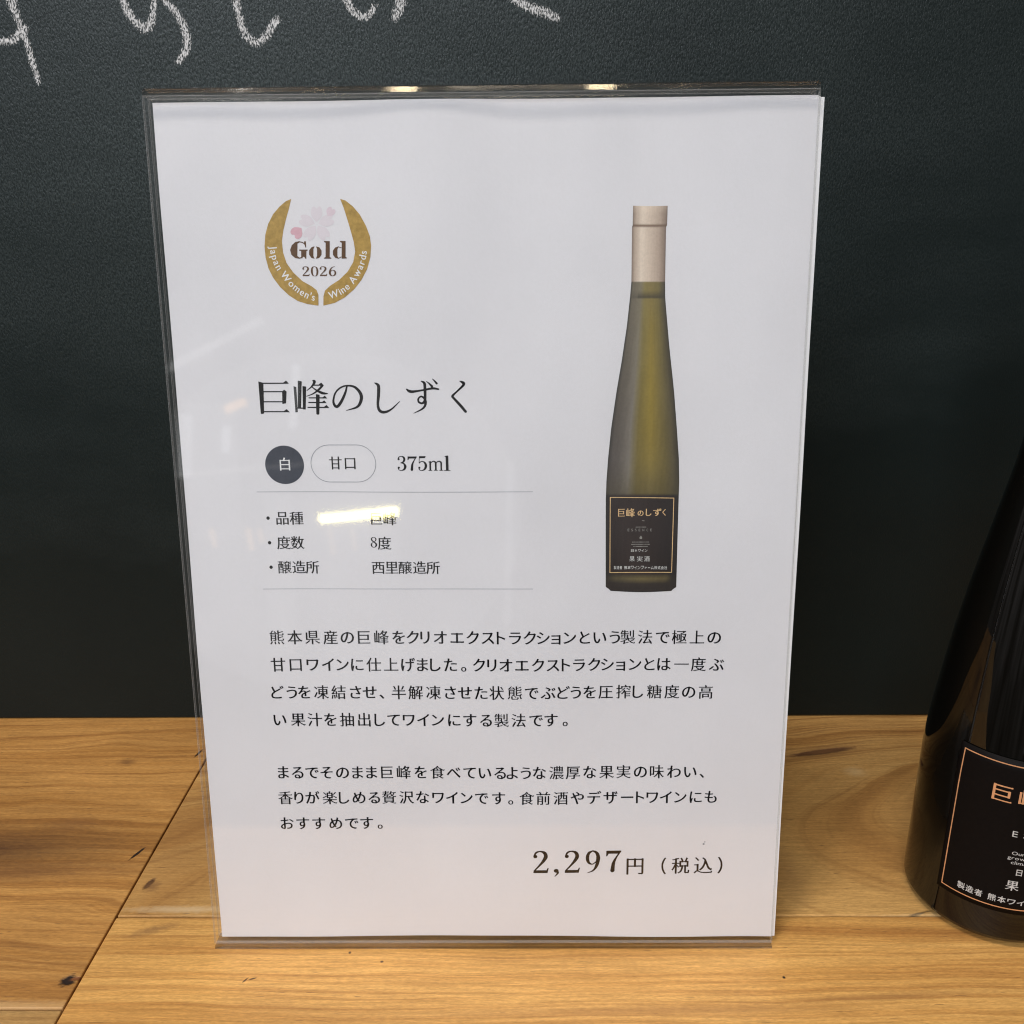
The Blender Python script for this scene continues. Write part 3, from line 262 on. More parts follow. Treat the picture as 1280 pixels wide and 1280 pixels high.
[[121,34,117,38,117,89,111,82,105,76,103,75,100,76,71,56,48,45,46,45,34,55,37,58,45,58,72,72,89,83,102,94,102,99,100,100,42,100,39,103,40,111,43,112,100,112,104,116,111,116,116,114,117,115,117,129,116,130,80,130,77,127,61,127,59,129,58,131,58,208,61,210,77,210,80,207,116,207,119,210,136,210,139,207,175,207,178,210,195,210,198,206,197,129,194,127,178,127,175,130,138,130,138,129,138,115,139,114,145,116,151,116,154,112,203,112,211,117,216,107,215,102,213,100,154,100,153,99,153,94,158,89,177,76,205,61,216,68,221,57,209,46,207,45,184,57,154,77,152,76,150,77,138,90,137,37,134,34],[79,142,117,142,117,163,79,164],[138,142,176,142,176,163,138,164],[79,175,117,175,117,195,79,195],[138,175,176,175,176,195,138,195]],
[[61,35,58,39,58,107,51,89,45,78,42,75,40,78,37,86,32,91,37,98,47,125,58,166,56,168,39,168,37,170,36,176,39,178,58,179,59,217,61,220,73,220,75,219,76,216,76,179,78,179,91,178,94,176,93,168,78,168,76,166,77,154,83,146,89,133,92,129,93,129,93,130,93,163,96,166,107,166,109,163,117,163,119,166,130,166,134,164,134,96,133,93,130,92,120,92,118,94,109,94,107,81,105,79,96,80,93,83,93,121,90,120,86,114,84,113,82,115,79,123,77,127,76,39,74,35],[86,47,84,49,84,56,88,58,206,58,214,63,219,54,218,49,214,47],[140,64,138,66,122,66,120,68,117,77,118,79,122,77,138,77,139,78,139,174,142,177,156,183,159,181,171,189,172,195,170,196,98,196,95,198,95,205,99,207,170,207,173,210,196,207,204,212,209,203,207,200,198,195,174,175,172,174,171,177,157,169,157,86,158,85,163,86,167,90,176,102,179,110,179,114,178,116,169,129,163,134,161,138,163,140,168,141,172,143,178,137,181,135,187,129,193,152,193,154,192,155,164,156,161,157,162,164,165,166,192,166,194,168,200,169,208,174,213,164,205,131,198,111,208,92,213,86,214,82,208,80,202,73,200,75,191,92,189,94,181,83,178,82,167,74,166,74,160,78,158,78,156,71,151,66,145,63],[109,104,117,104,119,105,119,151,117,153,110,153,108,151]],
[[120,34,117,38,116,84,108,75,101,69,98,70,74,54,48,42,45,41,35,52,37,55,43,54,49,56,74,68,96,83,100,88,99,92,98,93,40,94,38,96,38,104,42,105,98,105,101,109,108,109,116,106,117,107,116,123,108,123,105,120,91,120,89,123,88,143,86,145,45,120,37,127,34,131,37,133,42,134,83,156,88,152,89,198,92,200,105,201,108,197,114,197,118,217,120,220,131,219,134,216,137,216,138,215,139,213,134,204,135,197,146,197,149,201,164,200,166,197,166,180,167,179,170,179,175,182,198,207,199,207,205,203,210,203,213,200,212,198,204,193,190,179,178,170,176,169,173,171,167,172,166,156,168,154,172,158,174,158,208,138,215,141,220,132,219,130,208,121,184,139,172,146,167,147,166,145,166,122,163,120,149,120,146,123,137,123,137,108,138,106,145,109,152,109,155,105,204,105,212,110,217,100,216,96,214,94,155,93,154,92,153,88,157,84,174,72,203,58,206,58,216,64,221,54,209,43,206,43,182,53,155,70,153,69,151,70,145,75,137,83,137,37,134,34],[107,134,116,134,118,137,135,137,138,134,147,134,147,155,107,155],[107,165,146,165,147,167,147,185,146,186,135,186,133,182,119,182,115,186,108,186,107,184],[74,166,60,184,50,192,44,193,42,196,41,197,43,200,54,204,72,191,79,183,85,179,87,176,86,175,79,171]],
[[148,34,144,38,144,135,94,135,90,138,90,145,92,148,94,149,144,150,144,216,147,219,161,219,164,217,164,215,165,150,209,149,216,153,221,143,220,137,217,135,165,135,164,37,161,34],[56,38,50,45,47,47,44,47,42,50,50,59,56,73,78,111,82,115,87,107,89,105,93,104,94,102,89,95,79,72,69,56,59,39],[75,133,43,149,37,149,35,153,45,162,73,149,81,155,87,144,77,133],[85,184,53,202,48,203,46,206,48,209,56,215,85,200,92,205,98,195,94,190]],
[[91,35,85,42,79,42,76,45,79,49,85,54,88,59,96,77,102,97,105,116,107,141,107,206,108,209,110,210,125,210,128,207,189,207,192,210,208,210,210,206,210,130,206,127,191,127,189,131,167,131,165,129,170,113,177,98,193,72,204,60,210,56,217,61,223,50,214,44,208,37,195,45,182,56,169,72,157,94,150,113,146,130,128,131,125,126,122,98,118,81,113,67,104,50,95,38],[54,38,48,45,42,47,40,50,49,61,53,71,74,112,77,115,85,106,89,105,90,102,84,93,79,78,66,55,57,39],[72,132,51,145,42,150,36,150,35,153,45,162,72,149,79,153,84,143,74,132],[127,145,146,144,151,148,164,148,167,144,190,145,190,193,127,194],[82,184,58,200,53,203,48,203,45,205,46,206,56,215,82,201,89,205,94,195,91,190]],
[[201,35,198,38,190,53,185,54,181,52,179,56,137,51,128,49,126,45,113,44,104,45,98,58,99,60,102,59,104,60,108,66,132,109,136,119,134,121,96,121,93,124,93,132,97,134,134,134,137,137,143,137,144,138,143,169,105,170,102,173,102,180,106,183,143,183,144,216,147,220,160,220,163,217,164,183,196,183,203,187,208,178,207,172,204,170,164,170,164,134,203,134,211,138,216,129,215,123,212,121,165,121,163,118,158,117,145,92,128,67,127,62,138,62,141,63,149,63,152,65,179,68,180,72,176,80,165,94,168,97,173,96,178,100,181,100,202,71,209,55,215,45,214,43,208,42,203,36],[56,38,50,45,47,47,44,47,42,50,50,59,56,73,78,111,82,115,87,107,89,105,93,104,94,102,89,95,79,72,69,56,59,39],[72,132,45,149,37,149,36,153,46,161,72,148,80,153,85,143,75,132],[85,184,55,202,48,202,46,205,48,208,56,214,83,201,91,205,97,195,92,190]],
[[120,34,112,48,114,50,118,51,119,56,119,85,118,86,108,86,106,82,104,69,99,55,88,37,86,36,81,42,75,43,73,45,81,54,89,80,92,98,92,137,93,139,96,141,107,141,110,137,202,137,212,143,217,134,216,129,214,127,110,127,109,126,108,97,110,96,118,96,121,99,134,99,137,96,154,95,166,99,169,96,198,96,200,97,208,97,215,102,220,92,219,87,212,86,215,78,212,75,208,74,200,69,198,69,190,66,190,60,194,56,205,51,217,59,222,49,211,39,200,42,191,46,189,45,169,62,167,62,163,65,151,85,137,86,136,85,136,54,138,54,153,57,160,61,166,51,164,49,160,50,137,44,134,39],[52,39,47,46,42,49,40,51,48,62,53,74,71,112,74,115,79,107,84,104,85,102,79,92,74,80,60,51,54,40],[177,69,180,69,189,76,191,76,198,80,199,86,168,86,168,80],[115,108,113,109,113,114,115,116,190,116,201,123,206,113,205,108,203,107],[67,133,43,149,37,149,35,151,36,154,43,160,65,149,72,153,78,144,74,138,69,133],[98,146,95,149,95,204,97,206,110,207,113,204,127,204,129,219,131,220,140,220,143,217,144,205,159,204,161,206,162,219,164,220,173,220,176,217,177,204,193,204,194,206,198,207,205,212,211,205,211,149,209,146,195,145,192,149,178,149,175,146,162,145,159,149,145,149,142,146,129,145,127,148,113,149,111,146],[112,157,127,157,127,172,112,172],[144,157,160,157,160,172,144,172],[177,157,193,157,194,172,177,172],[112,181,127,181,127,195,112,195],[144,181,160,181,160,195,144,195],[177,181,193,181,194,195,177,195],[77,185,56,200,47,202,45,205,47,208,55,213,76,201,83,205,88,195,79,185]],
[[100,37,97,40,96,58,94,69,97,70,99,73,109,73,111,71,115,42,108,37],[147,37,145,39,142,53,135,69,137,71,141,70,146,74,149,74,153,72,163,42,162,41,157,42,151,37],[200,37,186,61,176,70,177,72,185,72,191,74,198,67,208,53,214,47,217,42,215,40,209,41,202,37],[52,38,48,40,42,40,39,43,47,50,51,55,61,77,62,77,70,72,76,74,77,72,76,68,70,61,62,44,54,38],[53,79,50,83,50,164,51,166,53,168,66,168,69,164,102,164,104,167,110,168,116,172,121,164,121,94,118,87,113,83,108,82,105,82,102,84,85,84,83,86,80,95,81,96,85,93,103,94,104,110,69,111,67,109,67,82,64,79],[152,81,146,82,141,86,138,91,136,96,136,148,139,151,144,152,138,159,136,165,136,215,137,217,140,219,151,219,154,217,154,196,155,195,175,200,194,207,197,206,201,210,207,200,207,199,203,196,195,196,155,184,154,165,155,163,158,163,195,163,197,164,198,165,200,179,202,182,212,176,215,177,216,176,215,170,212,162,206,154,202,151,200,151,198,153,156,153,154,153,154,150,154,129,155,127,179,134,195,140,197,140,202,143,208,134,203,129,196,129,155,117,154,95,157,94,198,94,201,100,201,111,203,114,213,107,217,107,217,102,211,89,203,82,199,84,156,84,154,81],[68,119,103,119,104,121,104,132,102,133,68,133,67,132],[68,141,103,141,104,143,104,154,102,155,68,155,67,153],[119,169,113,177,105,175,103,175,100,177,69,175,66,171,53,173,45,172,43,173,39,183,41,184,45,183,52,189,64,208,66,210,68,210,74,218,81,215,86,216,88,215,89,213,78,204,67,191,67,185,101,187,102,194,96,198,92,202,95,204,101,205,103,209,105,209,114,198,119,193,125,184,131,179,133,176,132,173,126,172]],
[[78,34,75,38,75,106,45,79,33,90,36,93,41,95,69,119,75,126,75,154,70,153,64,146,62,147,45,176,39,182,37,185,39,187,44,188,50,192,51,191,61,182,70,165,73,162,75,162,75,217,78,220,92,220,94,217,95,53,96,51,97,51,100,53,107,59,115,70,128,94,135,113,139,127,141,144,139,145,100,146,97,148,97,156,100,159,140,159,142,164,142,217,145,220,159,220,161,216,161,164,164,162,165,159,206,159,213,163,218,156,219,153,218,148,214,146,166,145,164,143,170,124,176,107,185,87,193,74,200,65,210,56,218,60,223,50,208,38,192,50,182,59,173,71,162,92,155,110,149,93,140,75,130,60,121,50,105,38,100,42,96,43,95,42,94,37,92,34],[197,168,181,195,173,203,175,207,180,207,185,211,188,209,196,200,204,186,211,179,211,177,210,176,204,174,198,168]],
[[76,34,73,38,72,165,71,166,39,166,36,168,36,177,40,179,72,180,73,215,73,217,76,219,90,219,93,216,93,181,94,179,160,179,161,181,162,216,165,219,180,219,182,215,183,180,208,179,214,183,219,173,218,168,215,166,184,166,182,165,182,38,178,35,164,36,161,39,161,50,160,51,94,51,93,50,93,38,91,35,89,34],[93,64,161,64,161,108,93,108],[93,122,161,122,161,165,93,165]],
[[47,34,44,36,41,42,39,43,36,43,34,45,40,55,49,90,51,121,51,157,55,160,69,160,72,156,93,156,95,158,85,177,82,179,84,183,83,186,51,186,48,189,49,196,52,198,83,198,91,201,99,200,102,198,118,198,119,204,114,208,111,212,114,214,119,214,120,217,124,220,130,215,141,198,159,198,161,200,173,201,176,198,195,198,203,202,208,194,207,188,203,186,175,186,175,181,179,181,180,178,175,172,169,158,170,156,201,156,209,161,214,153,213,146,209,145,170,145,167,142,157,142,150,145,148,145,147,143,150,138,150,122,151,121,189,121,198,126,203,117,202,112,199,111,150,110,150,90,184,89,192,94,198,85,197,80,193,78,150,78,150,55,151,53,202,53,209,58,215,48,213,43,210,41,151,41,148,38,132,38,129,41,71,42,69,44,69,50,72,53,130,54,130,78,89,78,86,80,86,87,89,89,130,90,130,110,108,111,105,108,97,107,89,97,83,91,75,96,69,96,66,81,61,61,51,38],[70,102,75,104,80,110,94,141,94,145,70,144],[107,121,130,121,130,138,132,142,132,144,113,145,107,142,102,141,105,140,107,138,109,138,111,136,106,127],[112,157,131,156,134,160,146,160,148,157,149,157,160,183,160,185,138,186,129,182,121,182,118,186,101,186,101,183,106,176,113,163,112,159]],
[[58,34,55,38,55,184,56,187,58,188,73,188,76,185,104,186,114,217,117,220,123,220,130,215,135,216,137,214,127,195,126,190,127,185,178,185,181,188,198,188,200,184,200,39,199,37,197,35,182,36,180,38,180,50,178,52,76,52,75,51,74,38,73,35,70,34],[75,66,179,65,180,67,180,111,178,112,75,112,74,111],[75,126,179,126,180,127,180,171,178,172,127,172,124,169,110,169,104,172,75,172,74,170]],
[[120,34,117,38,116,95,67,95,64,92,50,92,46,94,46,187,49,190,62,191,66,187,66,107,115,106,118,110,135,110,138,106,203,106,211,112,216,105,217,102,216,97,213,95,137,95,137,37,134,34],[204,43,194,52,167,73,158,76,156,78,156,80,159,82,170,86,196,68,208,58,215,62,220,52,216,48,209,46],[48,43,43,47,37,49,35,51,36,53,39,55,45,56,53,62,68,73,81,86,86,85,94,91,95,90,100,80,96,76,87,72,74,60,55,46,50,43],[85,119,82,122,82,209,85,212,99,213,102,209,169,209,172,213,186,213,189,210,190,122,187,119,172,119,169,121,102,121,99,119],[101,131,170,131,171,132,170,147,169,148,101,148,100,146],[101,158,170,158,171,159,170,173,169,174,101,174,100,172],[101,184,170,184,171,185,170,198,169,199,101,199,100,198]],
[[72,34,68,38,68,110,54,84,46,73,43,72,42,72,38,79,32,85,34,88,38,89,40,92,58,129,65,145,65,147,63,148,39,148,36,151,36,158,40,160,64,160,65,163,68,165,68,193,45,190,40,194,38,200,39,201,44,200,66,204,68,206,69,209,87,214,89,211,100,215,104,213,107,215,113,205,110,202,102,202,88,197,88,162,89,160,110,160,113,158,114,160,114,178,117,181,132,181,134,177,137,178,131,198,123,210,124,213,131,214,135,218,137,219,146,206,155,187,156,184,154,181,154,178,168,177,172,183,185,217,188,220,192,219,197,213,203,213,204,211,197,199,190,182,191,181,206,181,210,178,210,116,206,112,192,112,189,116,185,115,185,54,187,52,202,53,203,58,204,77,207,79,213,77,221,69,218,52,214,42,208,38,205,38,202,40,186,40,184,37,176,38,170,43,166,53,166,115,165,116,156,116,154,114,153,99,149,82,142,65,136,56,130,50,108,38,106,38,96,48,99,51,104,51,112,55,119,62,126,73,133,97,135,115,134,116,132,112,118,112,115,114,104,104,100,106,89,123,88,121,88,37,85,34],[113,116,114,118,114,150,110,148,88,148,89,138,108,119],[134,129,137,132,152,132,156,128,165,128,168,132,183,132,185,129,190,129,190,163,177,163,170,166,156,166,151,163,139,163,137,165,134,165]],
[[72,34,68,38,68,111,54,85,44,73,41,73,39,79,33,86,40,93,58,127,65,147,64,149,39,149,37,152,37,159,40,161,65,162,66,165,68,167,68,191,66,192,42,188,40,190,36,197,36,199,37,200,40,199,43,199,67,204,69,208,87,213,89,210,100,214,110,206,118,205,148,207,151,207,153,210,157,212,167,212,170,213,173,209,204,214,208,213,212,214,217,205,214,202,206,203,172,198,171,197,171,184,173,182,204,182,213,188,218,178,217,173,213,171,172,171,171,170,171,159,173,157,193,157,196,160,209,160,212,159,213,156,213,95,209,92,196,92,193,95,172,95,171,94,171,81,173,80,201,80,209,85,215,77,214,72,211,70,172,69,171,68,171,54,173,52,207,52,216,58,222,49,220,43,217,42,173,42,170,39,154,39,151,42,100,43,98,44,98,50,101,52,152,53,152,69,112,70,109,72,109,77,110,79,113,80,151,80,152,81,152,94,151,95,131,95,129,92,115,92,112,95,111,105,109,104,102,98,88,117,88,37,85,34],[130,105,152,105,152,120,130,121],[172,105,194,105,194,120,172,121],[109,113,111,113,112,114,112,149,88,149,88,133],[130,131,152,131,152,147,130,147],[172,131,194,131,194,147,172,147],[130,157,152,157,152,171,107,171,103,173,104,181,107,182,151,182,152,184,152,196,114,195,111,197,108,200,105,201,88,197,88,162,108,161,113,160,128,160]],
[[64,35,62,38,61,97,50,75,43,64,41,64,38,71,33,78,34,80,37,82,39,85,54,121,58,137,57,138,38,138,36,140,36,146,39,148,58,149,59,151,61,152,62,217,64,219,75,219,78,216,78,168,82,175,89,205,91,207,95,207,99,202,104,203,105,202,91,160,87,158,81,163,78,159,79,149,89,149,97,154,103,145,102,139,100,138,80,138,78,136,78,124,87,115,92,107,96,108,101,99,99,95,94,92,91,88,89,87,78,105,78,37,75,35],[129,35,126,38,127,92,129,95,141,95,144,92,156,92,157,93,157,107,156,108,130,108,128,110,128,116,131,118,157,118,157,132,156,133,124,133,120,90,115,69,110,55,99,36,97,37,93,43,88,44,86,45,87,48,94,58,103,92,106,124,106,196,109,199,122,199,125,196,154,196,155,202,146,214,149,216,154,215,156,219,161,220,172,205,173,200,176,196,203,196,212,201,217,192,216,187,214,185,175,185,173,184,175,168,192,168,193,170,198,171,203,175,204,174,209,168,209,146,215,149,220,139,218,133,209,132,209,109,207,105,194,105,191,108,176,108,174,107,174,93,175,92,192,92,193,95,199,95,204,99,209,93,210,37,207,35,194,36,193,37,193,44,191,45,145,45,143,44,143,37,141,36],[144,55,192,55,192,81,176,82,173,78,159,78,156,82,144,81],[175,118,192,118,192,133,175,133],[124,143,157,144,157,157,131,158,128,160,128,165,131,167,157,168,157,181,155,185,124,185],[175,143,192,143,192,157,175,157],[48,157,45,159,42,184,37,201,38,202,42,201,44,204,47,205,50,203,53,197,60,163,56,162,54,158]],
[[122,34,119,38,119,111,121,114,136,115,139,111,186,111,189,115,203,115,206,113,207,111,207,39,205,36,190,36,188,38,188,45,186,46,139,46,138,45,137,37,135,34],[46,38,41,40,38,44,35,43,34,45,38,57,43,89,44,91,47,94,55,92,57,89,60,89,60,88,55,59,51,42,48,38],[73,43,70,46,68,72,65,88,66,89,68,89,70,93,78,94,80,92,82,89,87,49,83,44],[99,52,96,56,91,78,86,92,87,94,91,94,96,99,95,106,90,107,89,109,85,109,66,106,64,101,57,100,49,102,42,101,39,104,35,112,36,114,40,114,46,118,65,147,64,148,62,148,60,144,51,143,41,145,35,153,34,157,36,159,39,158,42,162,61,195,71,216,75,220,82,214,88,213,90,211,83,202,76,186,61,163,61,160,64,160,65,162,67,164,77,164,92,189,98,183,101,181,105,181,107,179,105,176,97,166,91,153,65,119,66,118,69,117,89,120,90,127,86,136,85,140,86,141,89,140,90,144,96,145,99,145,101,143,113,103,113,102,108,102,101,96,112,59,111,58,108,58,102,53],[138,59,187,59,187,100,138,100],[153,130,151,133,119,133,116,135,115,137,115,143,118,145,152,146,152,178,111,179,109,181,109,187,112,190,152,190,153,218,156,220,169,220,172,217,172,190,205,190,213,195,219,185,217,180,215,179,172,178,172,146,200,146,208,150,213,140,212,135,209,133,173,133,170,130]],
[[77,36,71,43,69,48,71,50,74,50,77,56,77,71,45,63,39,68,36,73,38,75,43,73,49,74,75,82,78,86,93,92,96,90,101,92,102,94,102,98,41,99,38,101,38,107,41,109,100,109,103,111,120,109,120,111,117,122,115,124,108,125,104,133,106,135,110,133,118,133,118,149,117,150,99,150,98,119,97,116,85,116,82,118,82,149,80,150,63,150,62,123,60,121,50,121,47,124,48,160,50,161,61,161,64,159,81,159,82,160,82,170,80,171,58,171,55,168,50,168,45,170,38,172,37,178,39,180,46,181,45,184,42,185,41,187,46,194,57,218,65,214,67,214,69,215,71,214,68,206,68,203,80,202,82,204,82,217,85,219,96,219,98,217,99,203,119,202,129,209,134,199,133,195,130,194,99,194,99,181,127,180,135,186,141,176,140,172,137,171,99,170,98,169,99,159,117,159,120,161,134,161,135,156,135,138,133,126,140,113,143,112,145,109,189,109,192,112,196,111,198,109,202,109,212,115,217,105,216,101,214,99,203,99,207,89,203,86,198,85,192,79,189,80,174,72,173,71,172,66,175,64,184,59,201,54,203,54,214,62,220,53,211,43,208,41,189,46,174,52,171,50,148,70,141,73,134,82,128,93,126,94,121,91,119,92,103,81,101,82,95,79,95,55,101,55,137,63,140,62,139,55,135,53,98,45,95,43,94,40],[158,75,162,77,171,84,174,83,190,92,190,98,144,99,144,94,147,88],[190,117,188,120,168,120,165,125,162,130,164,132,170,130,186,130,189,131,189,214,192,218,202,218,205,216,205,214,205,128,203,124,200,120],[154,141,152,145,152,207,154,209,167,209,169,206,169,144,166,141],[57,181,81,180,82,182,82,193,80,194,62,193,56,183]],
[[51,35,49,39,49,162,53,165,67,165,70,161,95,162,96,167,96,189,95,191,42,191,38,194,39,202,42,204,95,204,98,207,113,207,116,204,137,204,140,207,156,207,159,204,203,204,211,208,216,198,215,193,213,191,159,191,157,189,158,162,186,161,189,165,203,165,207,162,207,39,205,37,203,35,190,36,187,39,187,50,186,51,70,51,68,50,68,38,66,36],[69,62,186,62,187,64,187,97,186,98,159,98,156,95,151,95,145,98,141,103,138,111,138,149,116,149,111,127,106,116,99,107,94,102,91,101,75,91,70,95,68,95],[69,104,72,104,77,107,84,113,89,120,93,131,96,144,95,149,69,149],[158,111,187,111,187,149,157,149,157,113],[115,162,138,162,138,190,115,190]],
[[47,34,44,36,40,41,36,42,34,43,40,54,46,78,48,104,48,145,42,151,36,152,33,155,36,158,41,162,45,169,56,195,64,219,68,220,77,218,78,215,81,214,78,205,79,199,91,199,94,203,103,203,106,202,110,205,111,204,116,195,108,181,105,168,106,167,108,170,121,170,123,167,123,155,124,154,133,155,142,164,143,168,146,170,148,176,153,192,153,195,151,196,128,196,126,198,127,206,130,207,151,207,154,210,166,210,172,207,194,207,197,210,205,210,210,213,215,203,214,197,213,178,210,159,207,152,200,146,196,144,192,147,184,147,185,126,187,124,203,124,210,129,216,119,214,115,211,112,186,112,185,89,187,87,208,87,215,92,220,83,219,78,216,76,186,75,185,37,182,34,170,34,167,37,166,75,139,76,137,73,135,76,130,76,127,78,127,85,130,87,136,88,136,90,132,96,126,96,124,97,123,96,123,48,122,44,117,39,111,37,108,36,105,39,96,40,93,41,91,45,80,45,78,49,78,83,77,84,67,84,63,79,61,69,56,49,50,38],[95,51,105,51,106,51,106,83,105,84,95,84,94,83,93,53],[138,88,166,88,166,112,156,112,155,109,149,108,143,98,138,90],[66,95,77,95,78,96,78,120,77,121,67,122,65,121],[94,95,105,95,106,96,106,120,105,121,95,122,94,121],[124,100,130,107,133,113,143,147,133,143,125,149,123,149],[156,124,165,124,166,125,166,143,168,145,172,146,172,147,168,158,168,159,172,159,174,161,183,161,185,158,189,158,192,159,194,176,195,195,172,195,167,175,161,163,151,152,146,150,144,148,144,146,146,146,154,151,160,142,155,130],[66,132,77,131,78,132,78,155,77,156,67,156,65,156],[94,132,105,131,106,132,106,156,104,153,94,152],[66,167,77,167,79,170,86,170,93,185,92,188,80,189,77,186,72,185,65,171]],
[[49,38,39,46,40,49,42,49,50,48,57,49,80,55,87,57,88,59,88,62,86,63,83,62,81,60,67,60,64,62,64,133,67,134,81,134,83,132,86,132,87,134,85,143,89,141,102,141,105,151,104,153,83,153,80,150,76,152,70,143,67,140,62,138,51,132,45,129,39,133,36,136,38,138,40,139,42,138,46,139,54,145,58,149,64,159,65,167,64,169,39,169,38,176,64,176,67,179,72,178,76,177,77,178,76,185,51,185,47,187,48,192,50,193,76,193,77,195,76,200,45,201,45,207,76,208,77,217,80,219,92,219,93,217,94,209,95,208,112,208,122,215,128,205,127,201,119,200,124,190,122,186,119,185,94,185,93,178,95,176,129,177,134,182,140,192,150,216,153,219,159,217,162,215,164,216,166,214,161,203,162,198,183,198,185,200,190,201,200,198,204,198,211,204,213,204,218,195,217,190,214,189,201,189,190,167,186,162,183,162,181,160,180,154,190,148,203,142,215,150,220,140,210,130,186,138,190,132,190,63,187,60,173,60,172,58,201,49,203,48,213,55,218,45,211,40,200,38,150,55,147,55,146,53,144,53,141,56,146,60,145,63,113,63,112,62,113,58,110,56,108,57,91,48,62,40],[100,71,153,71,170,72,171,74,171,82,170,84,84,84,82,82,83,72],[83,92,170,92,171,93,171,102,170,104,84,104,82,102],[83,112,170,112,171,113,171,122,170,123,143,123,140,122,115,123,112,121,107,121,102,124,88,124,82,122],[114,132,130,132,131,137,125,143,126,145,132,145,141,149,144,148,157,154,157,160,152,163,145,175,135,167,131,170,118,168,122,159,118,145,113,137],[142,132,170,132,172,134,177,135,183,140,181,141,180,139,178,140,171,148,168,150,159,141,156,143,142,138],[82,160,104,160,106,162,110,164,115,168,95,169,92,166,83,166,81,164],[168,164,171,164,179,177,182,179,184,184,184,189,162,189,155,186,155,182,159,179],[94,194,109,193,117,200,94,200,93,199]],
[[47,42,41,49,37,51,35,55,37,57,42,59,49,67,63,77,63,127,62,128,39,129,37,130,37,137,40,139,62,139,65,143,80,143,83,140,83,75,96,65,109,60,124,57,192,57,195,58,209,59,203,61,216,71,221,61,216,50,213,47,169,45,134,45,107,49,92,55,85,61,82,59,75,63,70,63,64,60,63,61,62,61,50,45],[206,73,191,81,176,94,167,109,153,146,152,145,148,132,139,113,130,99,122,89,102,74,96,79,91,81,89,83,88,85,91,87,96,89,100,92,114,108,129,137,135,158,139,177,139,181,134,189,127,197,123,199,119,200,117,203,119,206,127,212,138,203,141,203,150,194,153,190,165,166,182,122,195,101,206,93,213,97,214,96,218,86,208,74],[75,174,57,196,52,201,44,206,43,207,45,209,50,211,55,214,59,212,75,197,80,190,88,184,88,183,86,180,81,179]],
[[47,40,42,45,39,47,36,51,61,69,62,128,60,130,38,130,36,132,36,138,39,141,61,141,63,144,77,144,80,141,81,70,90,63,100,58,120,54,185,54,188,55,217,57,217,58,205,59,217,68,223,59,217,46,214,43,191,42,173,43,169,41,129,41,103,45,93,49,82,56,80,54,75,56,72,56,63,51,60,52,48,40],[105,68,102,72,102,124,104,128,119,128,122,125,181,125,184,128,199,128,202,126,202,72,200,69,184,68,181,71,122,71,119,68],[122,83,182,83,183,114,122,114],[144,139,141,142,103,142,100,140,99,142,90,142,87,145,88,153,90,154,100,155,100,159,98,162,95,164,89,163,87,167,97,177,111,213,114,216,115,217,121,216,124,215,125,212,129,213,130,211,125,198,126,192,143,193,143,216,147,220,159,220,162,217,163,194,164,192,197,192,203,196,205,196,210,187,209,183,206,181,163,180,163,155,164,154,205,154,213,159,219,149,217,144,214,142,164,142,161,139],[102,154,142,154,143,180,126,180,124,177,116,177,106,162,102,158],[72,170,54,192,42,201,41,202,44,205,49,206,53,208,56,208,72,193,77,186,83,183,85,180,86,178,84,176,77,174,73,170]],
[[94,34,91,38,91,165,94,169,108,169,111,166,123,166,124,194,122,194,85,195,83,190,74,184,49,200,43,201,41,203,42,205,51,213,77,198,81,197,83,198,84,204,86,205,122,205,126,209,141,209,144,205,156,206,158,209,173,209,176,205,206,205,214,211,220,201,219,196,217,195,176,194,174,193,175,166,191,166,194,169,208,169,211,166,212,39,211,37,208,35,195,36,193,38,193,46,191,47,111,47,109,46,109,37,107,34],[52,38,46,45,43,46,39,46,37,49,44,58,51,74,68,111,73,115,79,107,84,105,85,103,78,90,74,76,58,44,55,39],[110,59,192,59,193,60,193,81,191,82,110,82,109,81],[110,94,192,94,193,96,193,113,191,114,174,114,171,111,163,113,158,118,156,124,156,153,154,154,143,154,142,153,142,138,140,131,136,122,127,112,121,110,115,106,110,108],[109,117,114,118,118,122,124,132,126,141,126,149,123,154,111,154,109,153],[174,125,192,125,192,154,175,154,172,149,172,127],[69,132,43,148,36,148,34,150,34,152,44,160,67,149,75,153,80,143,77,139],[143,166,154,166,156,167,156,193,156,194,144,194,143,194]],
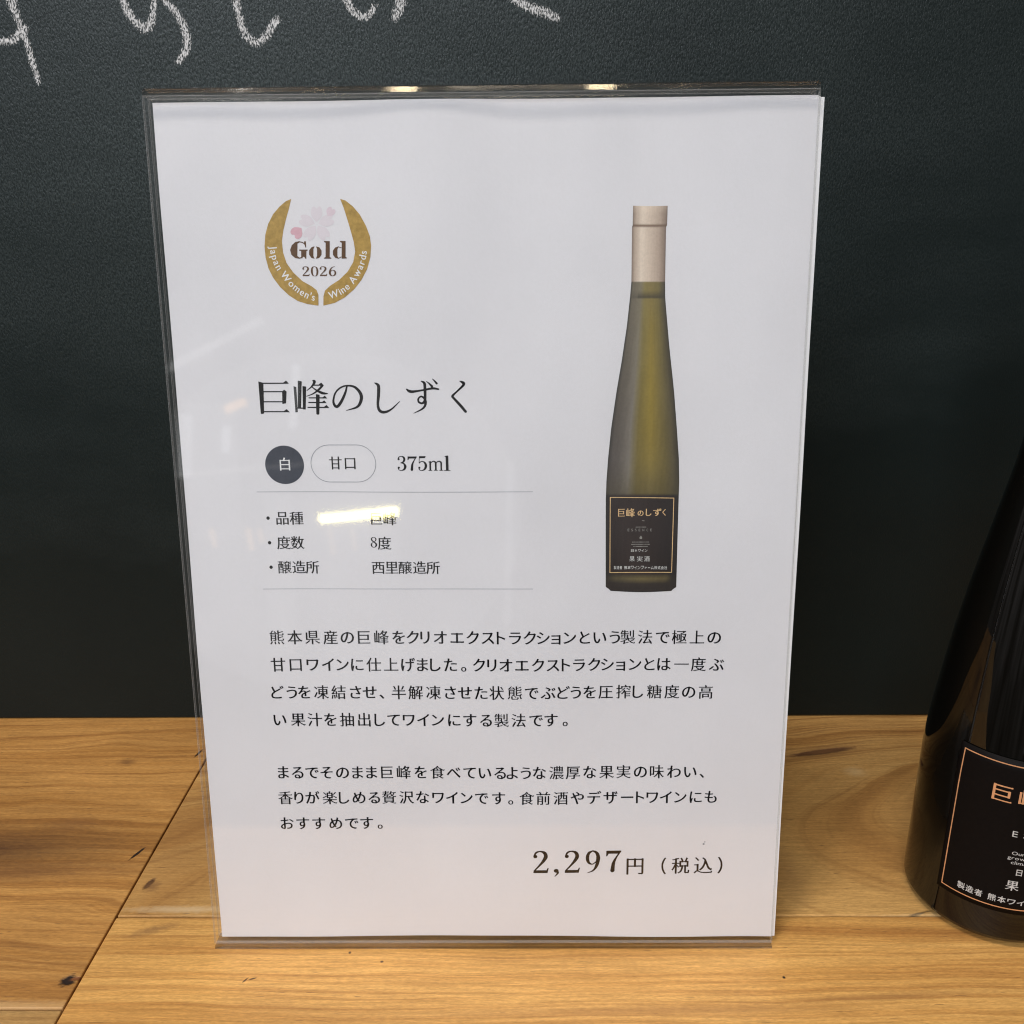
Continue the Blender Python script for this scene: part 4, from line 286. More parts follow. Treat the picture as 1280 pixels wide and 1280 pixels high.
[[135,34,128,50,132,53,133,56,133,75,132,77,119,71,111,76,111,43,109,39,100,39,97,40,96,52,56,52,55,51,55,39,53,37,43,36,41,38,41,171,43,174,53,174,56,171,59,171,59,196,58,198,38,198,36,200,37,206,38,207,58,207,61,210,72,210,73,208,77,207,79,210,91,210,94,207,111,207,113,206,113,201,117,202,138,202,141,203,154,201,157,203,157,207,154,215,155,216,157,215,165,217,167,216,173,202,190,203,193,202,205,202,214,207,218,200,219,198,217,192,193,192,192,191,192,187,193,185,203,180,211,185,213,185,217,176,214,171,209,167,192,176,190,175,178,182,174,182,173,184,177,189,176,191,175,192,170,192,165,190,159,190,156,192,156,186,154,187,142,176,151,175,153,173,154,160,156,159,172,159,173,172,176,175,185,175,187,173,189,159,201,159,209,165,211,164,216,156,214,151,211,150,190,150,188,148,189,135,198,135,206,141,212,132,211,127,208,126,189,126,188,113,190,111,198,111,201,113,203,114,206,111,214,117,220,107,217,102,205,101,205,95,210,93,212,89,209,86,205,85,204,82,202,79,198,80,193,75,193,69,203,60,208,58,217,63,223,53,213,44,201,49,194,54,191,53,176,72,172,74,160,97,155,93,154,88,148,83,148,56,149,55,162,60,170,66,175,62,176,56,149,45,147,41],[55,62,96,62,96,84,55,85],[183,80,186,81,191,89,194,88,199,94,199,101,190,101,187,98,175,97,174,94],[114,81,119,82,133,89,134,92,140,97,138,101,111,101,111,83],[55,95,95,95,96,96,96,116,92,116,89,114,86,114,81,116,79,120,78,159,77,161,74,161,73,159,73,135,70,121,66,111,62,107,55,107],[111,111,137,111,139,112,138,126,120,126,117,129,117,134,119,135,138,135,138,149,117,150,115,151,115,156,118,159,138,159,139,172,140,175,138,176,119,166,114,170,111,175,113,177,116,176,121,177,138,185,139,187,139,191,138,192,115,192,114,194,113,198,93,197,92,196,92,171,96,171,98,174,109,174,111,172],[155,111,162,111,167,113,172,114,173,125,155,126,154,113],[55,117,56,118,59,124,61,140,61,156,58,161,55,160,55,159],[91,124,96,124,96,126,96,159,95,161,93,160,90,156],[155,135,172,135,173,149,155,149],[73,171,77,171,78,172,78,196,77,198,74,197,73,196]],
[[118,40,116,44,40,44,37,45,37,53,40,55,116,55,117,56,117,84,116,85,55,85,51,88,51,95,54,98,116,98,117,99,117,121,116,122,78,122,75,119,60,119,57,121,57,209,60,212,75,212,78,209,117,209,120,212,136,212,139,209,179,209,182,212,198,211,201,208,200,121,197,119,182,119,179,122,139,122,138,121,138,99,140,98,194,98,202,102,207,93,206,88,203,85,139,85,138,84,138,56,140,55,204,55,213,60,218,51,217,45,214,44,140,44,137,40],[77,134,117,134,119,138,118,159,77,159],[139,134,180,134,180,159,138,159,138,138],[77,172,118,172,118,196,77,197],[138,172,180,172,180,196,138,197]],
[[70,35,63,50,64,52,68,53,69,57,69,154,66,154,46,146,35,156,36,159,38,160,45,160,56,164,68,170,70,175,91,187,92,188,94,186,96,187,109,198,114,205,117,207,126,219,141,213,141,212,139,208,139,204,147,196,162,185,165,187,184,177,187,172,207,164,216,171,218,170,223,161,210,149,186,157,185,99,192,100,198,104,203,94,199,89,195,89,186,83,184,78,175,73,172,74,171,72,171,67,191,54,194,54,199,58,205,48,201,45,190,39,172,51,170,50,168,50,156,61,137,72,130,75,127,74,123,76,121,79,115,80,113,83,122,89,121,95,90,95,89,94,89,57,93,56,118,61,122,62,132,69,137,60,136,55,132,52,93,45,89,43,87,39],[154,77,157,78,169,89,173,88,173,91,167,92,164,95,129,95,129,89],[89,107,121,106,123,110,127,110,130,106,165,106,166,108,166,124,164,125,89,125,89,123],[89,135,164,135,166,137,166,148,162,152,138,152,129,149,120,149,118,152,95,152,93,149,89,148],[94,164,118,163,119,169,110,182,94,170],[139,164,163,163,164,169,140,187,137,187,127,197,115,186,115,182,118,181,120,184,123,186,127,186]],
[[70,34,67,38,67,113,66,114,47,105,35,115,37,118,43,118,60,125,66,129,69,134,75,138,78,137,81,139,98,153,98,159,97,160,40,160,38,162,38,169,41,171,97,171,100,175,107,175,116,172,117,174,117,192,115,193,94,191,61,189,58,191,54,202,56,203,58,201,64,201,115,204,117,208,121,209,135,210,138,207,162,211,181,215,185,213,190,215,195,206,192,202,182,202,157,198,138,196,137,194,137,173,138,172,148,175,155,175,158,171,203,171,212,177,217,167,216,162,214,160,158,160,157,159,157,154,158,152,178,137,179,136,181,138,184,137,190,133,191,129,206,122,216,128,222,119,218,115,208,107,192,114,190,114,190,37,187,34,174,34,171,37,170,43,169,44,88,44,86,43,86,37,83,34],[87,56,170,56,171,57,170,74,169,75,87,75,86,74],[87,85,170,85,171,86,170,102,169,103,136,103,134,100,121,100,118,103,87,103,86,102],[87,115,119,115,119,117,117,121,116,153,100,135,97,136,77,121,77,118,85,117],[135,115,169,114,172,117,180,118,180,120,159,136,155,135,149,141,137,155,137,121,135,117]],
[[49,34,46,38,46,122,48,126,63,126,66,122,188,122,191,126,205,126,209,123,209,53,207,44,201,38,191,36,188,39,173,39,167,49,168,51,174,49,188,49,189,50,189,110,66,111,65,109,65,37,61,34],[85,46,82,50,82,97,84,101,99,101,102,98,150,98,153,101,167,101,169,99,170,60,168,56,153,56,150,59,102,59,101,58,101,49,99,47],[101,69,151,69,152,70,151,88,150,89,102,88,101,87],[72,131,68,135,68,172,72,176,87,176,89,172,166,172,168,176,184,176,188,173,188,135,184,131,168,131,166,134,89,134,87,131],[88,145,167,144,168,146,167,162,166,163,89,163,88,161],[119,181,116,185,42,185,39,187,38,194,42,196,117,196,118,203,113,214,115,216,117,215,118,217,121,219,127,220,130,220,133,216,140,196,203,196,211,201,216,192,215,187,212,185,138,185,132,181]],
[[203,32,195,39,187,49,180,60,171,77,166,91,163,106,162,127,163,148,166,164,171,177,180,194,187,205,197,216,205,222,210,218,217,217,219,214,209,205,193,175,186,153,183,132,185,108,189,92,193,80,209,50,219,40,216,37,210,36,205,32]],
[[49,32,44,36,37,37,35,40,45,50,61,80,68,102,71,122,69,146,66,162,61,175,45,205,35,214,37,217,44,218,50,222,59,215,67,205,74,194,83,177,88,164,91,148,93,127,90,100,88,91,82,76,74,60,63,44,54,35,50,32]],
[[86,35,72,48,87,57,97,65,104,74,109,83,114,107,114,132,117,134,132,134,135,130,134,110,133,94,128,77,121,64,114,56,104,46],[154,99,142,107,141,110,160,126,171,141,65,142,62,145,62,160,65,163,74,161,189,162,192,161,200,151,176,118,162,104]],
[[127,44,125,47,126,135,84,116,55,106,51,108,44,123,47,126,94,143,129,161,158,182,186,208,199,195,200,193,175,169,148,149,149,47,146,44]],
[[88,46,77,58,74,64,76,66,109,78,122,85,143,103,155,119,162,132,170,154,174,171,58,171,55,175,55,191,59,193,70,192,186,193,197,186,200,182,187,137,176,113,168,100,147,78,134,68,107,53]],
[[197,44,193,47,184,67,183,69,48,54,44,56,41,73,43,76,66,77,70,78,96,153,105,183,110,202,112,205,130,202,133,198,94,80,173,88,167,102,152,126,155,129,168,135,172,132,187,108,214,55,211,51]],
[[102,44,87,58,87,60,116,72,129,79,141,89,151,98,159,109,168,127,175,151,177,172,75,172,75,123,72,120,56,120,52,124,54,136,53,190,56,193,190,192,200,186,203,182,191,126,179,101,164,83,145,65,118,49]],
[[67,47,55,64,56,67,99,78,116,86,140,99,151,108,171,126,183,140,198,165,200,167,203,165,212,148,196,124,172,98,145,77,120,64,94,53],[110,142,88,162,60,184,73,198,77,197,100,179,125,156,113,142]],
[[50,116,47,119,47,136,50,140,70,139,188,139,203,140,207,137,207,119,204,116]],
[[193,35,183,50,180,51,88,43,60,39,58,42,53,57,62,62,73,72,92,93,97,102,47,102,44,105,44,118,48,121,209,121,212,118,212,106,208,102,123,102,89,64,94,63,166,68,164,72,147,90,149,93,162,99,190,71,208,47,205,42],[48,135,36,149,36,151,72,170,91,183,105,194,128,219,143,212,144,211,139,203,157,187,186,169,217,155,220,153,207,137,178,152,176,143,173,141,82,141,78,143,78,149,77,150],[92,159,165,160,146,174,128,190]],
[[195,34,181,39,169,51,156,74,147,105,139,164,41,164,38,167,39,181,42,183,137,183,138,216,141,219,154,219,157,216,159,183,193,183,185,192,166,207,169,211,178,218,202,199,208,192,200,183,214,183,216,181,217,168,215,165,162,164,160,162,163,135,168,107,174,83,182,66,188,58,197,55,201,65,204,90,206,91,221,80,219,62,214,45,208,38,202,35],[45,41,43,43,39,56,40,59,78,67,79,69,79,119,47,121,44,124,45,137,48,139,134,138,136,136,136,124,133,121,99,120,99,74,101,72,138,80,141,77,141,64,139,62,132,60]],
[[64,37,61,40,62,204,65,206,192,205,194,202,194,40,191,38,177,38,174,40,174,48,173,49,83,49,81,48,81,39,79,37],[82,69,174,69,174,119,82,119],[82,139,174,139,174,186,82,186]],
[[119,35,117,39,116,71,74,72,71,75,70,85,60,76,47,66,35,80,36,82,54,96,70,114,82,129,97,157,42,159,40,162,40,175,43,179,116,179,117,217,120,220,133,220,137,216,137,179,211,179,215,176,215,162,213,159,157,157,170,133,182,115,194,102,217,84,220,81,206,67,184,85,183,75,180,72,138,71,137,37,134,35],[77,91,116,91,116,154,100,124],[137,91,177,92,153,124,137,154]],
[[69,35,66,39,66,116,53,89,44,76,40,78,33,91,45,111,51,124,63,162,62,163,40,164,37,167,37,179,40,182,65,182,66,217,69,220,82,219,85,216,85,182,107,182,110,178,110,167,107,164,86,163,85,162,86,158,105,129,106,128,107,132,110,134,153,135,153,164,133,164,123,142,119,136,107,143,105,146,112,161,117,175,125,208,128,210,140,208,142,204,139,183,153,183,154,217,157,220,170,219,172,216,173,183,207,183,211,180,211,168,208,165,173,164,172,136,174,134,214,134,218,132,218,119,216,116,183,115,200,86,208,75,223,59,212,47,209,47,192,66,173,97,172,38,169,35,156,35,153,39,153,97,128,63,117,52,107,45,96,59,111,71,122,82,132,97,143,115,110,116,107,118,98,109,95,112,85,130,85,38,81,35]],
[[52,35,41,40,38,43,49,56,61,77,75,75,78,72,71,58,60,41],[201,35,175,70,177,73,191,77,202,65,215,47,217,42,216,40],[100,36,97,40,93,69,96,72,108,74,112,69,116,40,113,37],[147,36,144,39,135,69,137,72,149,75,153,72,155,67,164,42,160,39],[52,80,49,83,50,165,53,168,117,168,112,175,67,171,46,168,43,170,39,183,47,188,55,196,71,219,75,221,87,217,89,214,69,189,100,191,91,202,94,205,105,210,123,191,134,176,131,172,121,166,122,94,118,87,112,83,86,81,83,83,79,95,82,97,102,97,103,107,69,107,67,82,64,79],[159,80,148,81,143,84,138,89,136,96,136,148,138,151,143,152,138,159,136,166,136,215,139,219,151,219,154,217,156,198,194,211,206,199,204,196,196,193,155,181,156,167,195,166,198,170,199,180,202,183,214,179,216,176,213,160,205,151,194,149,156,150,155,148,156,131,195,144,207,132,204,129,195,125,156,114,155,99,197,98,199,100,201,112,204,115,215,110,218,107,216,94,213,88,207,83,202,81],[68,122,102,122,103,123,103,129,102,130,69,130,68,129],[68,145,102,144,103,145,103,150,102,152,69,152,68,150]],
[[69,35,66,39,66,111,41,93,38,95,32,109,64,135,77,151,87,166,85,168,40,168,37,171,37,183,40,186,75,186,68,199,58,211,61,214,71,219,81,209,92,194,92,192,86,186,102,186,112,178,104,162,88,137,114,110,106,98,103,96,85,115,85,38,81,35],[105,42,102,46,102,58,105,61,154,62,154,138,114,140,111,143,111,155,115,158,154,159,154,217,157,220,171,220,174,216,174,159,212,158,215,154,215,143,213,140,174,138,174,62,217,61,220,58,219,45,216,42]],
[[81,35,78,39,78,101,45,88,34,102,38,105,63,115,88,127,107,138,40,139,37,142,37,153,41,156,104,157,105,176,104,177,57,178,54,181,55,193,58,195,104,195,105,216,109,220,121,220,124,217,124,197,126,195,169,195,174,191,193,213,205,207,208,203,201,194,165,157,214,156,217,153,217,142,216,140,213,139,141,139,119,124,189,123,192,121,192,37,189,35,177,35,172,41,99,41,95,35],[98,59,172,59,173,74,99,74],[98,91,172,91,173,92,173,104,172,106,99,106,98,104],[125,157,135,157,152,169,159,177,125,177]],
[[77,35,73,37,69,48,75,56,76,67,45,59,35,73,37,75,78,86,98,96,41,96,38,99,38,110,42,112,119,113,115,121,110,122,107,124,103,133,106,136,117,136,118,146,99,147,99,119,96,116,85,116,81,118,81,146,80,147,64,147,63,123,60,120,50,121,47,124,47,159,51,162,80,162,81,167,39,168,37,171,37,180,39,183,42,184,40,187,48,199,55,216,57,219,71,215,69,206,80,205,81,207,81,216,83,219,96,220,99,217,100,206,130,205,134,203,134,194,131,191,100,191,99,184,138,183,141,180,140,170,137,168,100,168,99,167,99,164,100,162,132,162,135,160,136,135,133,127,141,113,213,112,216,110,217,99,215,97,200,96,206,89,205,87,174,69,190,61,217,54,219,51,212,40,208,37,191,42,175,48,159,57,146,68,134,83,126,94,96,76,95,59,98,58,137,66,141,63,139,53,136,50],[158,79,171,84,188,96,146,96,151,86],[168,117,166,119,162,130,164,133,186,133,188,135,189,215,192,218,203,218,206,214,206,128,201,121,195,118,188,117],[154,141,151,145,151,206,154,210,166,210,169,206,169,144,166,141],[58,184,80,184,81,190,62,191]],
[[47,37,36,51,48,62,61,71,62,124,60,126,38,127,36,129,36,140,39,144,77,144,80,142,81,73,99,62,109,59,124,57,170,57,219,60,222,58,218,43,214,40,169,38,115,40,97,44,74,56,65,53,48,37],[105,69,102,72,102,124,105,128,198,128,202,126,202,72,200,69],[122,86,182,86,183,110,122,111],[89,140,87,143,87,154,89,157,99,158,89,163,87,167,102,189,112,214,115,217,127,214,130,211,125,197,126,195,142,195,143,217,146,220,159,220,163,216,163,195,205,195,209,192,209,181,206,178,163,177,163,159,164,157,215,157,218,153,218,143,215,140],[102,157,142,157,143,176,116,177],[72,168,61,182,41,201,45,205,53,211,61,205,86,179,83,176,74,168]],
[[44,139,40,143,37,161,36,190,38,195,40,197,55,197,58,194,59,189,59,172,55,146,54,143,51,140]],
[[39,49,34,52,28,51,26,53,33,66,39,84,75,167,83,186,86,189,88,191,100,190,107,178,147,89,155,66,162,53,160,51,154,52,149,49,140,49,135,58,121,89,111,89,108,92,79,92,77,89,67,88,51,51,48,49],[78,110,110,110,110,113,93,149,78,113]],
[[39,7,36,8,21,7,17,12,14,25,31,27,36,30,38,34,41,47,41,186,44,189,62,190,66,186,66,42,63,28,58,20,48,10]],
[[84,48,80,51,76,61,39,153,33,172,27,183,27,187,33,187,39,190,47,190,51,187,85,104,118,184,122,189,140,190,143,187,178,104,211,187,215,190,224,189,229,187,235,187,235,183,230,175,224,154,183,54,179,49,175,48,171,53,131,152,91,53,86,48]],
[[52,48,45,50,38,57,32,69,32,77,39,90,47,96,54,100,56,97,76,105,76,118,75,122,72,124,60,126,50,123,36,112,33,116,33,127,39,134,47,139,61,142,75,142,78,144,88,139,98,127,100,115,100,64,103,64,110,68,113,66,113,61,101,53,100,49,97,48,89,47,85,49,76,57,64,52,56,51,54,48],[61,64,68,64,77,68,77,94,66,91,56,84,55,78,56,69,57,66]],
[[98,49,96,52,81,52,62,56,58,55,50,61,39,76,35,100,38,116,40,122,50,133,59,140,81,142,97,141,97,187,101,190,116,190,120,186,120,53,116,49],[82,67,96,67,97,69,97,123,96,125,89,126,77,126,68,122,63,115,59,103,59,88,63,76,67,71,73,68]],
[[72,51,57,54,45,65,40,72,37,80,34,97,37,114,40,122,45,129,57,140,64,140,78,142,91,140,97,141,108,132,114,122,118,105,119,96,111,90,97,90,94,94,61,94,59,93,59,87,63,78,66,74,74,69,81,68,92,68,103,72,115,78,118,74,118,65,111,59,98,53,88,51],[60,106,94,106,96,109,93,119,90,124,82,127,75,127,68,125,64,122,60,115]],
[[43,49,39,54,39,140,43,144,58,144,61,141,62,139,62,53,58,49],[48,156,38,164,37,168,38,171,46,177,52,179,63,171,64,165,53,156]],
[[42,49,38,54,38,139,41,144,57,144,61,140,62,133,74,140,81,142,89,142,94,144,103,139,111,131,115,135,118,134,129,140,137,142,143,142,149,144,155,141,164,133,169,126,172,108,172,54,168,49,152,49,148,53,147,115,143,124,134,128,124,125,117,119,116,53,113,49,96,49,93,54,93,110,91,119,88,126,77,128,67,124,61,119,61,53,57,49]],
[[42,49,38,54,39,141,43,144,58,144,61,140,62,133,69,138,79,142,90,142,95,144,101,141,110,133,115,126,117,118,117,51,113,49,99,49,95,52,95,108,93,118,89,126,78,128,70,126,62,118,61,53,58,49]],
[[78,51,61,55,58,54,50,60,40,71,36,81,33,96,37,115,39,121,46,129,58,139,62,139,82,142,108,139,121,129,130,115,133,99,130,80,128,74,121,65,110,55,87,51],[81,67,96,69,103,74,107,85,109,97,107,111,103,119,96,124,85,126,75,126,67,122,61,114,57,100,58,88,63,75,69,70]],
[[40,5,37,9,37,140,41,144,59,144,62,141,99,138,113,127,117,121,120,113,123,94,119,76,112,65,99,54,79,51,61,53,61,7,57,5],[70,67,83,68,90,72,95,78,98,89,99,100,96,113,91,120,82,124,61,124,61,70,62,68]],
[[43,49,40,54,40,141,44,144,60,144,63,140,64,128,74,137,86,143,94,142,104,135,108,134,109,131,98,116,89,123,82,126,75,124,69,121,65,114,63,105,63,53,59,49]],
[[77,49,74,52,60,51,44,55,37,58,34,62,34,74,37,78,53,69,62,67,72,67,75,71,76,77,73,83,64,89,60,91,57,90,48,97,39,108,35,118,36,124,43,137,51,143,55,144,58,144,60,142,70,142,80,140,92,135,96,131,96,122,92,118,78,125,70,127,62,126,60,125,59,122,60,114,70,106,74,104,77,105,86,99,92,92,99,80,99,72,91,58,84,52]],
[[69,48,64,54,39,110,33,127,27,137,27,141,34,141,40,144,47,144,50,142,70,96,89,138,93,144,105,144,108,141,129,96,149,142,152,144,159,144,165,141,172,141,172,138,166,129,158,105,139,60,135,51,131,48,126,48,122,51,103,97,99,103,78,52,74,48]],
[[107,51,86,54,70,62,56,74,46,88,41,101,39,122,41,137,48,153,60,169,74,179,92,186,121,188,139,184,157,177,157,157,137,166,125,169,112,171,95,168,79,160,73,156,66,146,60,132,59,122,60,106,65,92,74,82,88,73,101,70,121,69,135,72,159,83,159,64,157,62,136,54,121,51]],
[[45,52,44,186,119,186,119,169,63,168,63,129,117,129,118,113,116,111,63,111,63,72,64,70,121,70,121,53]],
[[45,52,44,186,63,186,64,126,119,186,142,186,85,123,156,53,130,53,64,118,63,53]],
[[45,52,44,186,59,186,148,85,149,185,151,187,167,186,167,53,153,52,150,54,62,154,62,54,60,52]],
[[105,51,90,53,73,60,56,73,47,85,40,102,38,119,40,137,46,153,50,158,59,168,72,178,91,186,110,188,129,186,148,178,162,168,173,154,180,135,182,120,180,104,172,84,162,72,149,61,129,53],[109,69,124,70,137,75,147,83,155,94,159,102,162,119,160,133,158,140,154,146,147,156,132,165,124,169,110,170,95,169,83,164,73,156,63,142,59,132,58,122,61,103,65,93,71,85,86,74,96,70]],
[[67,51,52,55,38,63,38,86,53,74,69,68,80,69,88,73,93,79,94,86,91,96,85,102,53,124,43,135,37,152,38,160,42,172,48,178,55,183,67,187,84,188,96,184,107,178,107,158,91,168,81,171,72,171,60,166,56,159,55,154,60,143,70,135,96,119,106,108,109,104,112,84,109,70,100,60,94,56,85,52]],
[[51,51,45,54,37,61,34,72,35,80,40,87,50,94,80,106,79,115,78,120,74,124,67,126,61,126,48,121,36,113,36,130,44,137,53,141,61,142,74,142,88,135,94,126,97,115,97,66,100,64,110,67,110,59,102,53,97,51,86,52,79,59,64,52],[61,64,72,65,80,71,79,96,60,88,53,81,52,75,53,70,57,66]],
[[77,51,61,56,49,64,43,72,39,81,37,96,38,108,42,119,50,130,57,136,67,140,85,142,96,140,106,136,106,119,95,124,84,126,74,125,68,123,60,115,56,106,55,97,56,87,63,75,75,68,91,68,108,72,108,58,106,55,97,52]],
[[76,51,67,53,58,57,48,66,42,77,38,86,37,99,38,110,42,120,49,130,57,137,67,141,79,142,89,141,97,138,106,130,112,121,115,111,116,95,55,93,57,85,60,78,68,72,75,68,93,68,115,77,114,61,104,55,93,52],[56,106,97,106,99,108,96,117,92,122,85,126,75,127,68,125,62,121,57,113]],
[[64,8,49,11,40,15,34,21,30,29,29,37,33,48,39,53,50,59,43,66,43,74,48,78,55,83,47,89,39,99,37,107,39,121,47,132,55,137,64,140,111,140,111,127,95,127,101,118,103,111,102,101,96,90,85,82,64,77,61,75,59,72,61,68,67,65,94,58,104,52,109,47,110,42,111,35,110,27,101,16,92,11,81,8],[62,22,77,22,88,25,94,31,93,39,88,44,77,47,61,48,53,45,46,39,46,31,51,26],[69,94,75,94,81,97,85,102,87,110,83,120,74,125,66,125,61,123,55,118,53,113,53,106,55,100,61,95]],
[[42,52,41,185,43,187,57,187,58,185,59,130,72,139,86,142,101,138,107,133,112,126,115,111,115,54,113,52,98,53,98,109,96,116,93,122,89,126,78,128,66,123,59,115,58,53]],
[[43,52,42,139,43,141,58,141,59,139,59,54,58,52],[48,157,42,162,40,167,41,171,46,176,54,177,60,173,61,165,55,158]],
[[42,52,41,140,57,140,59,130,69,138,82,142,91,142,99,139,110,127,122,137,137,142,151,140,161,132,165,125,169,108,168,53,151,53,150,115,143,124,134,128,123,124,114,116,114,53,96,53,96,110,94,117,91,123,88,126,77,128,66,124,58,116,58,53]],
[[42,52,42,140,58,140,59,130,66,136,79,142,92,142,101,138,110,128,114,118,115,53,98,53,98,109,96,116,93,122,89,126,78,128,66,123,59,115,58,53]],
[[78,51,69,53,59,57,50,63,43,71,37,88,37,106,42,120,49,129,58,135,72,141,82,142,95,141,110,135,117,129,124,121,129,109,130,99,129,85,124,73,116,63,108,57,92,52],[81,67,96,69,104,75,110,85,112,96,111,107,106,116,97,123,85,126,75,126,64,120,58,112,54,100,55,88,61,76,69,70]],
[[41,8,40,140,73,141,85,139,97,135,109,127,114,121,118,110,120,92,118,83,115,74,106,62,99,57,90,53,70,51,58,54,58,9],[70,67,83,68,89,71,95,75,101,88,101,105,97,114,88,122,78,125,59,125,58,71]],
[[43,52,43,140,60,140,61,122,70,134,80,141,89,142,100,138,107,132,98,118,89,124,81,126,72,123,66,118,62,111,60,103,60,53]],
[[59,51,47,54,37,59,37,77,53,69,62,66,69,67,75,69,79,74,79,77,75,82,48,100,41,107,38,118,38,124,43,133,51,139,64,142,75,142,92,135,92,119,78,125,69,127,64,127,58,124,56,119,60,112,83,97,92,89,96,80,96,70,91,61,83,54,72,51]],
[[68,51,59,54,53,57,48,64,45,71,44,124,31,125,29,126,61,157,62,141,88,141,90,139,89,125,62,124,62,81,64,72,70,67,77,67,94,72,94,58,91,55,78,51]],
[[67,51,57,54,50,59,45,67,42,75,41,86,41,140,58,140,59,80,64,70,70,66,77,65,88,68,97,78,97,140,114,140,115,53,98,53,96,62,82,53,75,51]],
[[69,51,30,140,48,140,71,89,93,140,106,140,129,89,151,140,169,140,131,51,126,51,125,52,100,111,75,53,73,51]],
[[34,8,63,72,30,140,49,140,73,92,95,140,114,140,53,9,51,8]],
[[43,52,42,185,43,187,58,187,59,185,59,54,58,52]],
[[43,22,42,25,51,42,54,50,47,51,42,54,38,59,38,64,38,67,42,73,47,75,52,76,58,74,62,69,65,50,63,44,58,37,45,24]],
[[71,50,63,53,56,57,51,64,48,70,45,78,40,99,38,126,42,154,46,170,51,179,56,185,60,188,78,193,96,187,101,184,106,178,111,166,115,148,117,134,118,116,116,99,112,78,104,62,100,57,92,52,84,50],[76,56,80,56,84,57,91,66,95,83,97,104,97,138,96,155,93,170,89,178,78,186,67,178,64,174,61,160,59,138,59,104,62,75,67,62,72,58]],
[[40,52,39,54,39,60,40,63,40,67,63,97,79,121,91,145,95,159,94,168,90,176,86,181,79,184,74,186,69,185,58,179,52,170,52,168,58,165,60,160,60,156,59,152,54,147,46,147,41,151,39,156,40,164,45,178,48,183,52,187,61,192,79,194,97,191,106,185,112,175,115,164,115,154,113,146,105,132,97,121,53,71,55,70,108,70,115,84,119,84,120,83,114,53,112,52]],
[[65,49,56,51,47,57,40,67,38,77,40,85,43,88,47,90,54,88,58,84,58,78,55,73,49,70,49,67,51,63,56,59,67,55,72,56,79,59,85,64,89,69,92,77,94,86,94,99,91,111,88,115,86,117,66,124,63,127,66,130,80,138,85,142,90,157,90,167,86,177,81,183,76,186,70,187,62,184,58,182,51,173,51,172,56,169,58,164,58,159,54,154,50,153,44,154,40,158,39,164,46,182,50,186,53,189,66,193,86,193,94,190,100,186,105,179,108,171,109,160,106,147,100,137,90,129,100,123,109,113,116,99,117,86,114,77,110,69,100,57,93,53,85,51,77,49]],
[[62,49,50,54,44,60,38,75,38,80,40,86,46,90,50,90,55,87,57,83,57,77,53,72,49,70,49,66,54,61,62,56,66,55,72,56,84,64,92,75,96,91,96,110,94,117,90,127,84,133,77,137,72,137,66,136,57,129,48,121,46,120,44,122,47,189,50,192,107,192,108,190,101,173,53,172,52,172,50,134,58,140,70,145,79,145,96,140,104,135,110,127,116,115,119,104,118,92,115,81,110,70,104,62,96,57,85,52,74,49]],
[[77,49,64,53,54,57,49,61,43,70,38,80,36,91,35,100,38,119,46,144,51,155,61,168,69,176,79,183,107,191,109,190,107,187,86,177,76,169,68,154,62,129,62,129,75,138,83,140,96,137,107,131,112,123,118,110,119,102,118,84,115,75,111,67,105,60,96,55,80,49],[77,58,79,58,93,70,98,81,100,92,99,106,96,121,88,129,81,133,73,129,60,117,58,102,59,86,62,73,66,66]],
[[72,49,66,53,63,59,70,108,74,119,81,134,103,172,101,172,53,172,46,156,41,155,40,156,41,191,42,192,119,192,120,190,120,183,116,179,102,153,96,138,90,119,87,94,86,58,81,51,78,49]],
[[74,50,61,54,51,61,43,74,41,84,41,89,44,100,51,111,58,117,71,124,57,135,49,147,45,161,48,174,52,181,58,187,78,193,92,189,97,187,104,181,109,172,112,161,109,151,102,139,89,129,104,116,112,105,116,98,117,86,115,78,111,70,102,59,94,54,86,51],[76,56,82,57,90,64,95,75,98,86,96,95,91,104,85,112,77,120,68,114,62,109,60,104,57,92,57,78,61,68,69,60],[83,134,85,133,89,138,96,148,98,154,98,163,94,175,92,179,87,183,78,186,69,181,64,177,61,170,60,162,61,157,66,149,73,141]],
[[48,51,48,53,48,55,69,64,78,71,83,78,88,88,95,113,94,114,82,105,74,103,61,105,50,111,45,118,41,124,38,137,37,151,40,165,48,179,51,183,59,187,78,193,96,189,103,185,110,178,115,170,119,158,121,145,120,134,118,123,113,104,108,93,101,81,87,66,75,59],[73,110,77,110,80,111,96,125,98,140,98,156,94,170,90,176,78,185,67,177,62,171,59,164,57,149,57,137,60,123,65,115]],
[[35,52,34,54,35,58,45,58,46,60,46,184,45,185,37,190,45,194,47,197,56,198,61,199,63,196,63,60,64,58,74,58,75,54,74,52]],
[[36,52,35,54,36,58,45,58,46,60,46,130,45,132,35,136,35,137,45,141,47,143,53,143,61,145,64,135,70,141,77,145,88,148,93,148,101,146,107,143,117,133,123,140,129,144,139,147,148,148,154,147,160,143,166,140,170,134,172,128,172,60,174,58,184,58,184,53,146,52,145,53,145,58,154,58,156,60,156,124,151,133,148,135,144,137,135,136,129,134,120,126,118,122,118,60,119,58,128,58,129,53,90,53,90,58,100,58,101,60,101,118,101,126,97,132,91,137,83,137,73,133,63,122,63,60,64,58,74,58,74,53]]]
